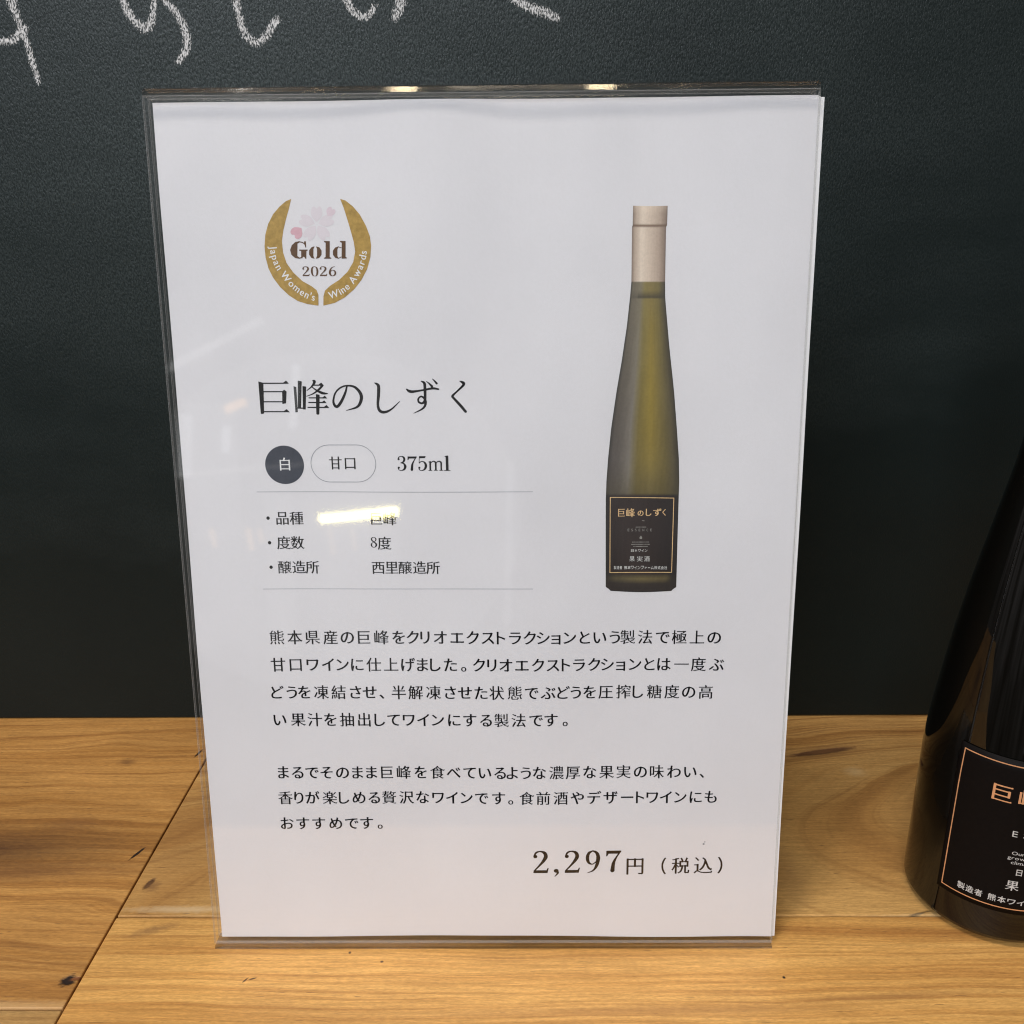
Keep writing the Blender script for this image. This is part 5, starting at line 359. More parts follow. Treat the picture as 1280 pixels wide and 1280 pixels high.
LINE_NUMBERS = [
[[-53.99,84.87,3.92,3.92,0],[-49.52,84.84,3.92,3.92,0],[-45.1,84.82,3.92,3.92,0],[-40.52,84.8,3.92,3.92,0],[-36.34,84.78,3.92,3.92,0],[-32.31,84.75,3.92,3.92,0],[-27.84,84.73,3.92,3.92,0],[-23.41,84.71,3.92,3.92,0],[-19.87,84.69,3.92,3.92,0],[-16.86,84.68,3.92,3.92,0],[-13.02,84.66,3.92,3.92,0],[-8.83,84.64,3.92,3.92,0],[-4.86,84.62,3.92,3.92,0],[-1.13,84.6,3.92,3.92,0],[1.79,84.58,3.92,3.92,0],[5.63,84.56,3.92,3.92,0],[9.34,84.54,3.92,3.92,0],[12.63,84.53,3.92,3.92,0],[15.83,84.51,3.92,3.92,0],[19.16,84.49,3.92,3.92,0],[22.97,84.47,3.92,3.92,0],[26.72,84.45,3.92,3.92,0],[30.58,84.43,3.92,3.92,0],[33.75,84.42,3.92,3.92,0],[38.12,84.39,3.92,3.92,0],[42.47,84.37,3.92,3.92,0],[46.61,84.35,3.92,3.92,0],[51,84.33,3.92,3.92,0],[55.26,84.31,3.92,3.92,0]],
[[-54.09,77.66,3.92,3.92,0],[-49.69,77.64,3.92,3.92,0],[-45.44,77.62,3.92,3.92,0],[-41.42,77.6,3.92,3.92,0],[-37.98,77.58,3.92,3.92,0],[-34.19,77.56,3.92,3.92,0],[-29.99,77.54,3.92,3.92,0],[-25.61,77.52,3.92,3.92,0],[-21.48,77.5,3.92,3.92,0],[-17.79,77.48,3.92,3.92,0],[-14.7,77.47,3.92,3.92,0],[-10.65,77.45,3.92,3.92,0],[-6.13,77.43,3.92,3.92,0],[-3.43,77.42,3.92,3.92,0],[-0.23,77.4,3.92,3.92,0],[3.3,77.38,3.92,3.92,0],[7.31,77.36,3.92,3.92,0],[11.4,77.34,3.92,3.92,0],[15.1,77.33,3.92,3.92,0],[18,77.31,3.92,3.92,0],[21.62,77.29,3.92,3.92,0],[25.49,77.28,3.92,3.92,0],[28.75,77.26,3.92,3.92,0],[32.12,77.24,3.92,3.92,0],[35.6,77.23,3.92,3.92,0],[39.29,77.21,3.92,3.92,0],[42.88,77.19,3.92,3.92,0],[47.36,77.17,3.92,3.92,0],[51.58,77.15,3.92,3.92,0],[56.13,77.13,3.92,3.92,0]],
[[-54.97,70.25,3.92,3.92,0],[-51.04,70.23,3.92,3.92,0],[-47.85,70.22,3.92,3.92,0],[-43.63,70.2,3.92,3.92,0],[-39.17,70.18,3.92,3.92,0],[-34.9,70.16,3.92,3.92,0],[-31.22,70.14,3.92,3.92,0],[-27.04,70.13,3.92,3.92,0],[-23.92,70.11,3.92,3.92,0],[-19.63,70.09,3.92,3.92,0],[-15.14,70.07,3.92,3.92,0],[-10.85,70.05,3.92,3.92,0],[-7.07,70.04,3.92,3.92,0],[-3.07,70.02,3.92,3.92,0],[0.88,70,3.92,3.92,0],[5.49,69.98,3.92,3.92,0],[9.7,69.96,3.92,3.92,0],[13.91,69.94,3.92,3.92,0],[17.51,69.92,3.92,3.92,0],[20.92,69.91,3.92,3.92,0],[24.43,69.89,3.92,3.92,0],[28.45,69.88,3.92,3.92,0],[32.97,69.86,3.92,3.92,0],[36.35,69.84,3.92,3.92,0],[40.76,69.82,3.92,3.92,0],[45.14,69.8,3.92,3.92,0],[49.41,69.78,3.92,3.92,0],[53.69,69.76,3.92,3.92,0]],
[[-54.59,62.85,3.92,3.92,0],[-49.9,62.83,3.92,3.92,0],[-45.6,62.81,3.92,3.92,0],[-41.58,62.79,3.92,3.92,0],[-37.35,62.78,3.92,3.92,0],[-32.95,62.76,3.92,3.92,0],[-29.27,62.74,3.92,3.92,0],[-25.38,62.73,3.92,3.92,0],[-21.61,62.71,3.92,3.92,0],[-17.79,62.69,3.92,3.92,0],[-14.31,62.68,3.92,3.92,0],[-10.03,62.66,3.92,3.92,0],[-6.08,62.64,3.92,3.92,0],[-1.89,62.63,3.92,3.92,0],[2.03,62.61,3.92,3.92,0],[6.4,62.59,3.92,3.92,0],[10.8,62.57,3.92,3.92,0],[14.56,62.56,3.92,3.92,0],[19.4,62.54,3.92,3.92,0]],
[[-54.56,48.31,3.92,3.92,0],[-50.75,48.29,3.92,3.92,0],[-47.06,48.28,3.92,3.92,0],[-43.25,48.27,3.92,3.92,0],[-39.16,48.25,3.92,3.92,0],[-35.35,48.24,3.92,3.92,0],[-31.74,48.23,3.92,3.92,0],[-27.83,48.21,3.92,3.92,0],[-23.41,48.2,3.92,3.92,0],[-18.94,48.18,3.92,3.92,0],[-14.67,48.17,3.92,3.92,0],[-10.46,48.15,3.92,3.92,0],[-6.27,48.14,3.92,3.92,0],[-2.47,48.12,3.92,3.92,0],[1.54,48.11,3.92,3.92,0],[4.67,48.1,3.92,3.92,0],[8.18,48.09,3.92,3.92,0],[11.57,48.07,3.92,3.92,0],[15.98,48.06,3.92,3.92,0],[20.26,48.04,3.92,3.92,0],[24.54,48.03,3.92,3.92,0],[28.92,48.01,3.92,3.92,0],[33.29,48,3.92,3.92,0],[37.65,47.98,3.92,3.92,0],[41.8,47.97,3.92,3.92,0],[46.28,47.95,3.92,3.92,0],[50.39,47.94,3.92,3.92,0],[54.66,47.92,3.92,3.92,0]],
[[-54.37,41.18,3.92,3.92,0],[-50.87,41.17,3.92,3.92,0],[-47.35,41.16,3.92,3.92,0],[-42.8,41.14,3.92,3.92,0],[-39.36,41.13,3.92,3.92,0],[-35.21,41.12,3.92,3.92,0],[-31.23,41.11,3.92,3.92,0],[-27.43,41.09,3.92,3.92,0],[-22.9,41.08,3.92,3.92,0],[-18.74,41.07,3.92,3.92,0],[-14.68,41.05,3.92,3.92,0],[-10.94,41.04,3.92,3.92,0],[-7.39,41.03,3.92,3.92,0],[-3.36,41.02,3.92,3.92,0],[1,41,3.92,3.92,0],[5.37,40.99,3.92,3.92,0],[8.3,40.98,3.92,3.92,0],[12.6,40.96,3.92,3.92,0],[17.13,40.95,3.92,3.92,0],[21.44,40.94,3.92,3.92,0],[25.69,40.92,3.92,3.92,0],[30.01,40.91,3.92,3.92,0],[34.33,40.89,3.92,3.92,0],[37.34,40.88,3.92,3.92,0],[40.83,40.87,3.92,3.92,0],[44.45,40.86,3.92,3.92,0],[47.98,40.85,3.92,3.92,0],[52.06,40.84,3.92,3.92,0],[56.04,40.82,3.92,3.92,0]],
[[-54.43,33.85,3.92,3.92,0],[-50.26,33.84,3.92,3.92,0],[-46.1,33.82,3.92,3.92,0],[-41.61,33.81,3.92,3.92,0],[-37.43,33.8,3.92,3.92,0],[-33.56,33.79,3.92,3.92,0],[-28.86,33.78,3.92,3.92,0]],
[[-54.35,115.35,3.5,3.5,0],[-50.88,115.33,3.5,3.5,0],[-47.42,115.3,3.5,3.5,0]],
[[-27.92,115.18,3.5,3.5,0],[-24.54,115.16,3.5,3.5,0]],
[[-54.35,109.18,3.5,3.5,0],[-50.89,109.16,3.5,3.5,0],[-47.53,109.14,3.5,3.5,0]],
[[-27.65,109.35,4.143,3.695,0],[-26.1,109,3.5,3.5,0]],
[[-54.34,103,3.5,3.5,0],[-51.02,102.98,3.5,3.5,0],[-47.49,102.96,3.5,3.5,0],[-44.12,102.94,3.5,3.5,0]],
[[-27.84,102.84,3.5,3.5,0],[-24.53,102.82,3.5,3.5,0],[-21.25,102.8,3.5,3.5,0],[-17.69,102.78,3.5,3.5,0],[-14.32,102.76,3.5,3.5,0]],
[[-37.19,128.83,3.35,3.35,0],[-33.63,128.81,3.35,3.35,0]],
[[-49.44,128.63,3.35,3.35,0]],
[[-19.74,128.87,5.333,4.861,0],[-17.31,128.82,5.411,4.794,0],[-14.85,128.85,5.158,4.902,0],[-12.57,128.82,4.713,4.96,0],[-7.48,128.78,7.482,4.93,0]],
[[14.35,22.96,9.728,8.965,0],[19.83,22.9,9.873,8.445,0],[22.56,22.94,9.609,8.962,0],[27.81,22.91,8.88,9.194,0],[33.38,22.92,9.668,8.643,0],[36.71,21.25,5.256,5.348,0],[42.92,21.12,4.286,5.023,0],[48.73,21.14,4.93,4.974,0],[54.67,21.1,5.156,5.382,0],[60.57,21.09,4.382,5.011,0]],
[[-40.79,173.55,3.981,2.972,0],[-38.67,173.54,4.332,3.036,0],[-36.71,173.52,4.098,2.971,0],[-34.59,173.52,4.02,3.053,0]],
[[-48.844,177.885,2.185,2.3,-1.497],[-48.771,177.206,2.185,2.3,-1.468],[-48.508,176.128,2.185,2.3,-1.33],[-48.076,174.915,2.185,2.3,-1.22],[-47.551,173.957,2.185,2.3,-1.069],[-46.431,172.393,2.185,2.3,-0.937],[-44.799,170.489,2.185,2.3,-0.794],[-43.783,169.619,2.185,2.3,-0.691],[-42.31,168.577,2.185,2.3,-0.577],[-41.26,168.055,2.185,2.3,-0.462],[-40.15,167.668,2.185,2.3,-0.343],[-39.596,167.551,2.185,2.3,-0.28]],
[[-35.642,168.342,2.185,2.3,0.303],[-33.432,169.343,2.185,2.3,0.494],[-32.991,169.667,2.185,2.3,0.572],[-32.081,170.41,2.185,2.3,0.69],[-30.827,171.825,2.185,2.3,0.886],[-29.894,173.29,2.185,2.3,1.052],[-29.05,174.918,2.185,2.3,1.101],[-28.677,175.918,2.185,2.3,1.216],[-28.466,176.971,2.185,2.3,1.359],[-28.253,178.186,2.185,2.3,1.39]],
[[34.43,104.66,1.333,1.509,0],[36.32,104.6,1.498,1.454,0],[38.07,104.63,1.411,1.487,0]],
[[30.33,102.42,0.664,0.912,0],[31.06,102.41,0.658,0.923,0],[31.75,102.41,0.666,0.912,0],[32.92,102.4,0.786,0.904,0],[33.74,102.4,0.761,0.91,0],[34.55,102.45,0.936,1.132,0],[35.4,102.4,0.902,1.026,0],[36.16,102.41,0.895,1.114,0],[37,102.43,0.968,1.147,0],[37.81,102.41,0.814,0.777,0],[38.64,102.34,0.712,1.641,0],[39.45,102.38,0.81,1.048,0],[40.26,102.36,0.737,0.91,0],[41.07,102.36,0.763,0.911,0],[41.89,102.35,0.759,0.915,0],[42.72,102.35,0.745,0.907,0]],
[[34.48,106.73,0.983,0.782,0],[35.33,106.7,0.704,0.712,0],[36.19,106.73,0.86,0.887,0],[37.02,106.7,0.826,0.796,0],[37.8,106.71,0.821,0.888,0]],
[[33.71,111.91,1.081,0.91,0],[34.63,111.9,1.108,0.892,0],[35.53,111.9,1.106,0.892,0],[36.38,111.89,1.077,0.91,0],[37.13,111.89,0.674,0.907,0],[38.12,111.88,0.691,0.891,0],[39.17,111.88,1.072,0.91,0]],
[[31.58,116.2,2.054,2.237,0],[33.83,116.17,2.259,2.307,0],[36.3,116.07,1.659,1.729,0],[38.11,116.25,2.027,2.071,0],[40.34,116.24,2.21,2.021,0],[42.02,116.25,1.491,1.914,0]]]
SHAPE_NUMBERS = [
[[[-13.32,148.82],[-13.34,148.73],[-12.87,148.12],[-12.47,147.51],[-12.29,147.42],[-12.11,147.5],[-12.01,147.67],[-12.06,147.83],[-12.66,148.42],[-13.25,148.82]],[[-41.54,148.67],[-41.64,148.6],[-41.67,148.47],[-41.63,148.38],[-41.5,148.26],[-41.49,148.21],[-41.58,147.99],[-41.8,147.57],[-42.18,147.08],[-43.13,146.25],[-43.17,146.16],[-43.14,146.11],[-43.07,146.11],[-41.86,146.91],[-41.31,146.4],[-40.99,146.14],[-40.98,146.1],[-41.27,145.86],[-41.78,145.53],[-42.35,145.27],[-43.26,144.91],[-43.33,144.86],[-43.31,144.78],[-43.24,144.77],[-42.29,145.05],[-41.73,145.24],[-41.23,145.48],[-40.63,145.85],[-39.85,145.4],[-39.46,145.26],[-38.93,145.23],[-38.21,145.34],[-38.15,145.38],[-38.11,145.48],[-38.18,145.56],[-39.17,145.81],[-40.15,146.18],[-39.62,146.66],[-39.19,147.13],[-39.01,147.4],[-39.54,148.01],[-39.61,148.02],[-40.25,147.58],[-41.14,147.58],[-41.16,147.64],[-41.0,147.85],[-40.86,148.16],[-40.87,148.42],[-40.94,148.55],[-41.08,148.65],[-41.21,148.68]],[[-15.89,148.34],[-15.99,148.25],[-15.97,148.14],[-15.52,147.79],[-15.43,147.52],[-15.39,146.82],[-15.41,146.42],[-15.45,146.36],[-16.82,146.18],[-17.73,146.12],[-18.26,146.13],[-18.83,146.27],[-19.37,146.53],[-19.48,146.5],[-19.54,146.43],[-19.53,146.36],[-19.39,146.1],[-19.18,145.81],[-18.81,145.59],[-18.41,145.49],[-17.72,145.53],[-15.52,145.95],[-15.43,145.95],[-15.4,145.92],[-15.38,145.04],[-15.4,144.67],[-15.44,144.66],[-15.71,144.8],[-15.93,144.86],[-16.17,144.83],[-16.35,144.74],[-16.53,144.62],[-16.81,144.32],[-16.93,144.06],[-16.97,143.77],[-16.9,143.44],[-16.79,143.24],[-16.6,143.06],[-16.36,142.92],[-16.07,142.83],[-15.83,142.83],[-15.31,142.98],[-15.43,142.55],[-15.65,142.19],[-15.94,141.91],[-16.56,141.51],[-17.82,140.82],[-17.94,140.73],[-17.94,140.68],[-17.89,140.65],[-16.68,141.11],[-15.78,141.53],[-15.3,141.87],[-14.97,142.3],[-14.78,142.74],[-14.7,143.12],[-14.69,143.47],[-14.81,143.91],[-14.76,144.35],[-14.71,146.07],[-14.1,146.18],[-13.39,146.27],[-12.7,146.26],[-11.88,146.14],[-11.75,146.2],[-11.68,146.33],[-11.7,146.44],[-11.81,146.53],[-12.71,146.76],[-13.17,146.8],[-13.13,147.07],[-13.21,147.21],[-13.92,147.82],[-14.7,148.27],[-14.77,148.24],[-14.76,148.15],[-14.22,147.64],[-13.6,146.78],[-13.64,146.75],[-14.71,146.53],[-14.74,146.57],[-14.76,147.52],[-14.86,147.87],[-14.95,148.0],[-15.06,148.11],[-15.25,148.22]],[[-6.84,148.25],[-6.92,148.18],[-6.89,148.07],[-6.41,147.68],[-6.24,147.47],[-6.24,147.41],[-6.67,146.89],[-7.78,145.81],[-8.7,145.09],[-8.89,144.81],[-8.94,144.55],[-8.86,144.33],[-8.55,144.01],[-7.05,142.26],[-5.88,140.87],[-5.73,140.74],[-5.55,140.71],[-5.39,140.79],[-5.3,140.92],[-5.29,141.07],[-5.34,141.18],[-6.48,142.63],[-8.34,144.61],[-8.29,144.72],[-8.12,144.94],[-7.33,145.7],[-5.99,146.84],[-5.76,147.09],[-5.6,147.33],[-5.55,147.55],[-5.59,147.75],[-5.68,147.89],[-5.86,148.04],[-6.01,148.13],[-6.27,148.2]],[[-47.93,148.55],[-48.57,148.11],[-48.66,148.08],[-53.43,148.12],[-54.47,148.41],[-54.42,141.53],[-54.39,140.76],[-53.8,140.75],[-53.6,141.0],[-53.57,141.12],[-53.52,141.14],[-48.17,141.1],[-47.51,141.06],[-47.51,141.1],[-47.87,141.51],[-48.19,141.83],[-48.85,141.4],[-48.94,141.37],[-53.51,141.41],[-53.55,141.42],[-53.58,141.48],[-53.51,143.28],[-53.5,143.43],[-53.46,143.49],[-49.17,143.46],[-49.12,143.42],[-49.13,143.11],[-49.1,143.06],[-48.25,143.2],[-48.2,143.48],[-47.94,145.95],[-47.98,146.04],[-48.52,146.43],[-48.85,146.13],[-48.92,146.1],[-53.36,146.14],[-53.39,146.19],[-53.31,147.83],[-47.53,147.81],[-47.44,147.85],[-47.31,147.86],[-47.31,147.9],[-47.86,148.53]],[[-45.09,148.53],[-45.13,148.48],[-45.5,142.21],[-45.55,142.22],[-45.56,142.49],[-45.57,147.01],[-45.62,147.06],[-46.1,147.2],[-46.19,147.21],[-46.22,147.17],[-46.14,141.25],[-46.13,141.07],[-46.1,141.05],[-45.65,141.1],[-45.56,141.14],[-45.56,141.73],[-45.55,141.87],[-45.52,141.92],[-44.36,141.91],[-44.31,141.89],[-44.31,141.77],[-44.26,141.74],[-43.7,141.73],[-43.64,141.79],[-43.22,147.08],[-43.31,147.13],[-44.04,147.25],[-44.09,147.22],[-44.28,142.23],[-44.34,142.18],[-44.71,142.19],[-44.71,142.53],[-44.21,148.3],[-44.22,148.34],[-44.28,148.37]],[[-26.95,147.99],[-27.0,147.94],[-27.0,147.87],[-26.59,147.48],[-26.42,147.26],[-26.36,147.04],[-26.35,146.73],[-26.43,145.21],[-26.64,143.1],[-26.61,142.32],[-26.57,142.03],[-26.45,141.59],[-26.31,141.3],[-26.09,141.04],[-25.88,140.89],[-25.5,140.73],[-25.17,140.68],[-24.84,140.7],[-24.43,140.79],[-24.07,140.92],[-23.53,141.21],[-22.85,141.69],[-22.16,142.35],[-21.09,143.46],[-21.07,143.56],[-21.11,143.59],[-21.18,143.57],[-22.87,142.14],[-23.28,141.85],[-23.69,141.63],[-24.28,141.41],[-24.79,141.32],[-25.24,141.35],[-25.57,141.49],[-25.76,141.69],[-25.88,141.96],[-25.96,142.29],[-26.02,142.74],[-26.0,143.25],[-25.76,144.66],[-25.62,146.13],[-25.59,146.83],[-25.65,147.27],[-25.8,147.59],[-26.01,147.76],[-26.42,147.94]],[[-33.52,147.49],[-34.24,147.37],[-34.89,147.13],[-35.51,146.76],[-36.02,146.31],[-36.44,145.77],[-36.69,145.36],[-36.91,144.79],[-37.15,143.84],[-37.17,143.35],[-37.15,143.15],[-37.06,142.78],[-36.86,142.4],[-36.67,142.2],[-36.42,142.06],[-36.07,142.03],[-35.82,142.12],[-35.48,142.39],[-35.18,142.74],[-34.73,143.4],[-34.32,144.15],[-33.9,145.07],[-33.62,145.8],[-33.32,147.09],[-32.92,147.08],[-32.37,146.96],[-31.98,146.8],[-31.72,146.64],[-31.33,146.29],[-31.02,145.89],[-30.75,145.42],[-30.61,145.05],[-30.56,144.67],[-30.57,144.36],[-30.66,143.9],[-30.87,143.28],[-31.04,142.95],[-31.17,142.75],[-31.46,142.48],[-31.69,142.33],[-32.35,142.05],[-33.86,141.54],[-33.98,141.47],[-33.97,141.4],[-33.92,141.38],[-31.85,141.78],[-31.35,141.95],[-30.87,142.24],[-30.48,142.63],[-30.18,143.1],[-29.94,143.7],[-29.79,144.34],[-29.78,144.67],[-29.82,145.02],[-29.89,145.33],[-30.03,145.66],[-30.42,146.26],[-30.96,146.82],[-31.39,147.13],[-31.98,147.37],[-32.66,147.49]],[[-41.42,147.31],[-39.89,147.31],[-39.79,147.25],[-40.13,146.85],[-40.65,146.39],[-41.06,146.6],[-41.65,147.04],[-41.65,147.1]],[[-33.8,147.07],[-33.73,147.07],[-33.73,147.03],[-34.05,146.09],[-34.44,145.25],[-35.05,144.13],[-35.46,143.5],[-35.89,142.92],[-36.12,142.7],[-36.23,142.7],[-36.41,142.86],[-36.53,143.06],[-36.63,143.35],[-36.67,143.62],[-36.65,143.97],[-36.5,144.67],[-36.32,145.2],[-36.2,145.44],[-35.96,145.79],[-35.74,146.04],[-35.44,146.33],[-35.12,146.56],[-34.48,146.89],[-34.17,146.99]],[[-53.36,145.86],[-49.04,145.84],[-49.01,145.78],[-49.03,145.19],[-49.1,143.74],[-49.15,143.72],[-53.44,143.76],[-53.47,143.81],[-53.47,144.16],[-53.44,145.05]],[[-40.97,145.33],[-41.0,145.28],[-41.02,144.64],[-41.05,144.59],[-42.72,144.6],[-42.78,144.55],[-42.78,144.37],[-42.73,144.34],[-41.05,144.31],[-41.06,143.5],[-42.87,143.5],[-42.92,143.46],[-42.93,143.29],[-42.88,143.23],[-41.09,143.21],[-41.12,142.34],[-43.11,142.35],[-43.16,142.31],[-43.18,142.14],[-43.12,142.08],[-41.13,142.06],[-41.16,140.63],[-41.09,140.56],[-40.8,140.43],[-40.49,140.54],[-40.45,140.58],[-40.33,142.05],[-38.05,142.04],[-37.98,142.08],[-38.59,142.76],[-39.26,142.32],[-40.3,142.35],[-40.25,143.2],[-38.74,143.22],[-38.61,143.2],[-38.56,143.23],[-39.09,143.85],[-39.64,143.48],[-40.21,143.49],[-40.18,144.3],[-38.42,144.3],[-38.38,144.31],[-38.37,144.36],[-38.9,144.95],[-39.45,144.58],[-40.14,144.59],[-40.14,145.19]],[[-16.06,144.45],[-15.96,144.45],[-15.69,144.29],[-15.55,144.14],[-15.44,143.96],[-15.49,143.72],[-15.58,143.52],[-15.73,143.38],[-15.93,143.29],[-16.04,143.3],[-16.35,143.44],[-16.48,143.57],[-16.54,143.77],[-16.53,143.99],[-16.44,144.17],[-16.24,144.36]]],
[[[-44.34,189.33],[-45.51,188.9],[-46.91,187.82],[-47.06,187.69],[-48.6,186.1],[-49.88,183.94],[-50.6,181.8],[-50.68,181.47],[-51.0,179.1],[-50.93,176.78],[-50.91,176.58],[-50.39,174.15],[-49.48,172.14],[-47.97,169.99],[-46.05,168.13],[-44.07,166.83],[-41.81,166.11],[-39.28,165.74],[-39.26,165.78],[-39.13,168.18],[-39.53,169.24],[-40.7,170.16],[-42.68,171.26],[-44.74,173.25],[-46.17,175.36],[-46.83,177.71],[-46.94,180.23],[-46.47,182.59],[-45.73,185.0],[-44.9,187.36],[-44.31,189.28],[-44.3,189.33]]],
[[[-33.1,189.23],[-33.11,189.2],[-32.42,187.33],[-32.26,186.82],[-31.66,184.73],[-30.93,182.0],[-30.4,179.8],[-30.15,177.69],[-30.71,175.36],[-32.12,173.24],[-34.12,171.47],[-36.38,170.12],[-37.58,169.07],[-37.99,167.77],[-38.1,165.78],[-38.08,165.74],[-35.55,166.29],[-35.33,166.36],[-33.02,167.52],[-30.75,169.33],[-28.96,171.4],[-27.65,173.64],[-27.53,173.89],[-26.7,176.43],[-26.43,178.94],[-26.62,180.9],[-26.66,181.07],[-27.45,183.32],[-28.77,185.78],[-30.21,187.49],[-30.3,187.58],[-31.89,188.85]]],
[[[-37.22,180.11],[-37.25,179.93],[-36.9,179.71],[-37.05,176.62],[-37.09,176.57],[-37.42,176.38],[-37.44,176.23],[-35.74,176.19],[-35.72,176.35],[-36.08,176.57],[-36.1,176.62],[-35.93,180.08]],[[-33.56,180.08],[-33.58,179.88],[-33.18,179.67],[-33.23,178.6],[-33.87,178.83],[-33.91,178.89],[-34.09,178.89],[-34.17,178.83],[-34.75,178.65],[-35.28,177.99],[-35.33,177.06],[-34.86,176.39],[-34.29,176.24],[-34.22,176.17],[-34.02,176.19],[-33.99,176.24],[-33.33,176.52],[-33.32,176.17],[-32.13,176.22],[-32.11,176.35],[-32.41,176.54],[-32.43,176.58],[-32.27,180.05]],[[-42.97,180.15],[-43.9,179.95],[-44.73,179.27],[-45.17,178.22],[-44.93,177.14],[-44.17,176.48],[-44.1,176.45],[-43.12,176.26],[-43.06,176.33],[-42.5,176.4],[-42.39,176.49],[-42.38,176.62],[-42.03,176.71],[-41.76,176.26],[-41.54,176.25],[-41.43,177.95],[-41.39,177.99],[-41.14,178.07],[-41.14,178.28],[-43.12,178.29],[-43.13,178.09],[-42.63,177.97],[-42.71,176.65],[-42.77,176.61],[-43.09,176.54],[-43.58,176.88],[-43.41,179.63],[-42.89,179.9],[-42.29,179.76],[-42.07,179.63],[-41.78,179.34],[-41.61,178.74],[-41.48,178.73],[-41.44,178.76],[-41.44,180.09],[-41.81,180.1],[-41.87,179.74],[-42.2,179.97],[-42.86,180.1],[-42.9,180.16]],[[-39.55,178.97],[-40.23,178.76],[-40.78,178.1],[-40.84,177.14],[-40.36,176.43],[-39.66,176.24],[-39.64,176.26],[-39.88,176.86],[-39.8,178.35],[-39.52,178.91],[-39.5,178.96]],[[-39.17,178.96],[-38.94,178.33],[-39.02,176.84],[-39.29,176.33],[-39.3,176.24],[-38.53,176.41],[-37.98,177.09],[-37.92,178.04],[-38.41,178.75]],[[-33.98,178.71],[-33.34,178.49],[-33.24,178.54],[-33.23,178.49],[-33.33,176.58],[-33.38,176.62],[-33.47,176.62],[-34.07,176.36],[-34.13,176.42],[-34.32,176.81],[-34.24,178.3]]],
[[[-39.25,187.69],[-39.41,187.64],[-39.57,187.51],[-39.73,187.26],[-39.84,187.01],[-39.95,186.46],[-39.92,185.88],[-39.8,185.47],[-39.63,185.18],[-39.21,184.7],[-38.74,184.23],[-37.89,185.02],[-37.56,185.45],[-37.45,185.69],[-37.36,186.02],[-37.31,186.43],[-37.32,186.79],[-37.4,187.14],[-37.5,187.38],[-37.58,187.5],[-37.74,187.63],[-37.9,187.68],[-38.1,187.67],[-38.2,187.59],[-38.43,187.3],[-38.59,187.2],[-38.74,187.31],[-38.96,187.63],[-39.09,187.69]]],
[[[-41.59,185.97],[-42.03,185.89],[-42.2,185.8],[-42.34,185.63],[-42.38,185.5],[-42.35,185.39],[-42.11,185.05],[-42.07,184.9],[-42.22,184.8],[-42.64,184.68],[-42.77,184.55],[-42.81,184.43],[-42.8,184.25],[-42.74,184.1],[-42.48,183.82],[-42.15,183.6],[-41.8,183.46],[-41.42,183.36],[-40.95,183.31],[-40.42,183.41],[-39.16,183.94],[-39.64,184.91],[-39.87,185.26],[-40.11,185.48],[-40.48,185.71],[-40.86,185.85],[-41.28,185.95]]],
[[[-35.9,185.91],[-36.26,185.86],[-36.67,185.74],[-37.06,185.57],[-37.34,185.39],[-37.64,185.09],[-37.83,184.83],[-38.36,183.94],[-37.27,183.42],[-37.02,183.33],[-36.63,183.27],[-36.16,183.31],[-35.69,183.43],[-35.28,183.6],[-34.95,183.83],[-34.71,184.13],[-34.66,184.35],[-34.69,184.47],[-34.82,184.61],[-35.24,184.75],[-35.35,184.86],[-35.3,184.98],[-35.02,185.32],[-34.98,185.43],[-35.01,185.58],[-35.14,185.75],[-35.31,185.84],[-35.58,185.9]]],
[[[-39.07,183.51],[-40.14,183.33],[-40.46,183.25],[-40.75,183.13],[-41.06,182.93],[-41.3,182.72],[-41.75,182.15],[-41.89,181.84],[-41.97,181.54],[-41.98,181.37],[-41.92,181.17],[-41.77,181.02],[-41.67,180.98],[-41.54,180.98],[-41.13,181.11],[-40.99,181.09],[-40.95,180.95],[-40.97,180.5],[-40.93,180.41],[-40.8,180.31],[-40.62,180.26],[-40.43,180.27],[-40.19,180.37],[-39.95,180.5],[-39.57,180.83],[-39.17,181.38],[-39.01,181.73],[-38.92,182.21],[-39.01,183.48]]],
[[[-38.53,183.51],[-38.73,182.56],[-38.78,182.12],[-38.73,181.67],[-38.62,181.37],[-38.27,180.82],[-37.93,180.48],[-37.71,180.34],[-37.47,180.25],[-37.29,180.23],[-37.11,180.27],[-36.97,180.38],[-36.92,180.46],[-36.89,180.92],[-36.83,181.05],[-36.69,181.07],[-36.3,180.94],[-36.17,180.93],[-36.06,180.96],[-35.9,181.11],[-35.81,181.32],[-35.81,181.48],[-35.85,181.78],[-35.96,182.1],[-36.35,182.67],[-36.57,182.89],[-36.86,183.09],[-37.18,183.23],[-37.5,183.32]]],
[[[-43.75,183.24],[-43.96,183.2],[-44.2,183.09],[-44.49,182.89],[-44.62,182.76],[-44.82,182.41],[-44.86,182.24],[-44.86,182.0],[-44.78,181.82],[-44.59,181.63],[-44.42,181.58],[-44.11,181.58],[-43.97,181.51],[-43.93,181.39],[-43.93,181.0],[-43.77,180.77],[-43.62,180.68],[-43.45,180.63],[-43.1,180.66],[-42.82,180.76],[-42.59,180.93],[-42.35,181.2],[-42.23,181.43],[-42.17,181.64],[-42.15,181.86],[-42.28,182.99],[-42.34,183.05],[-43.16,183.2]]],
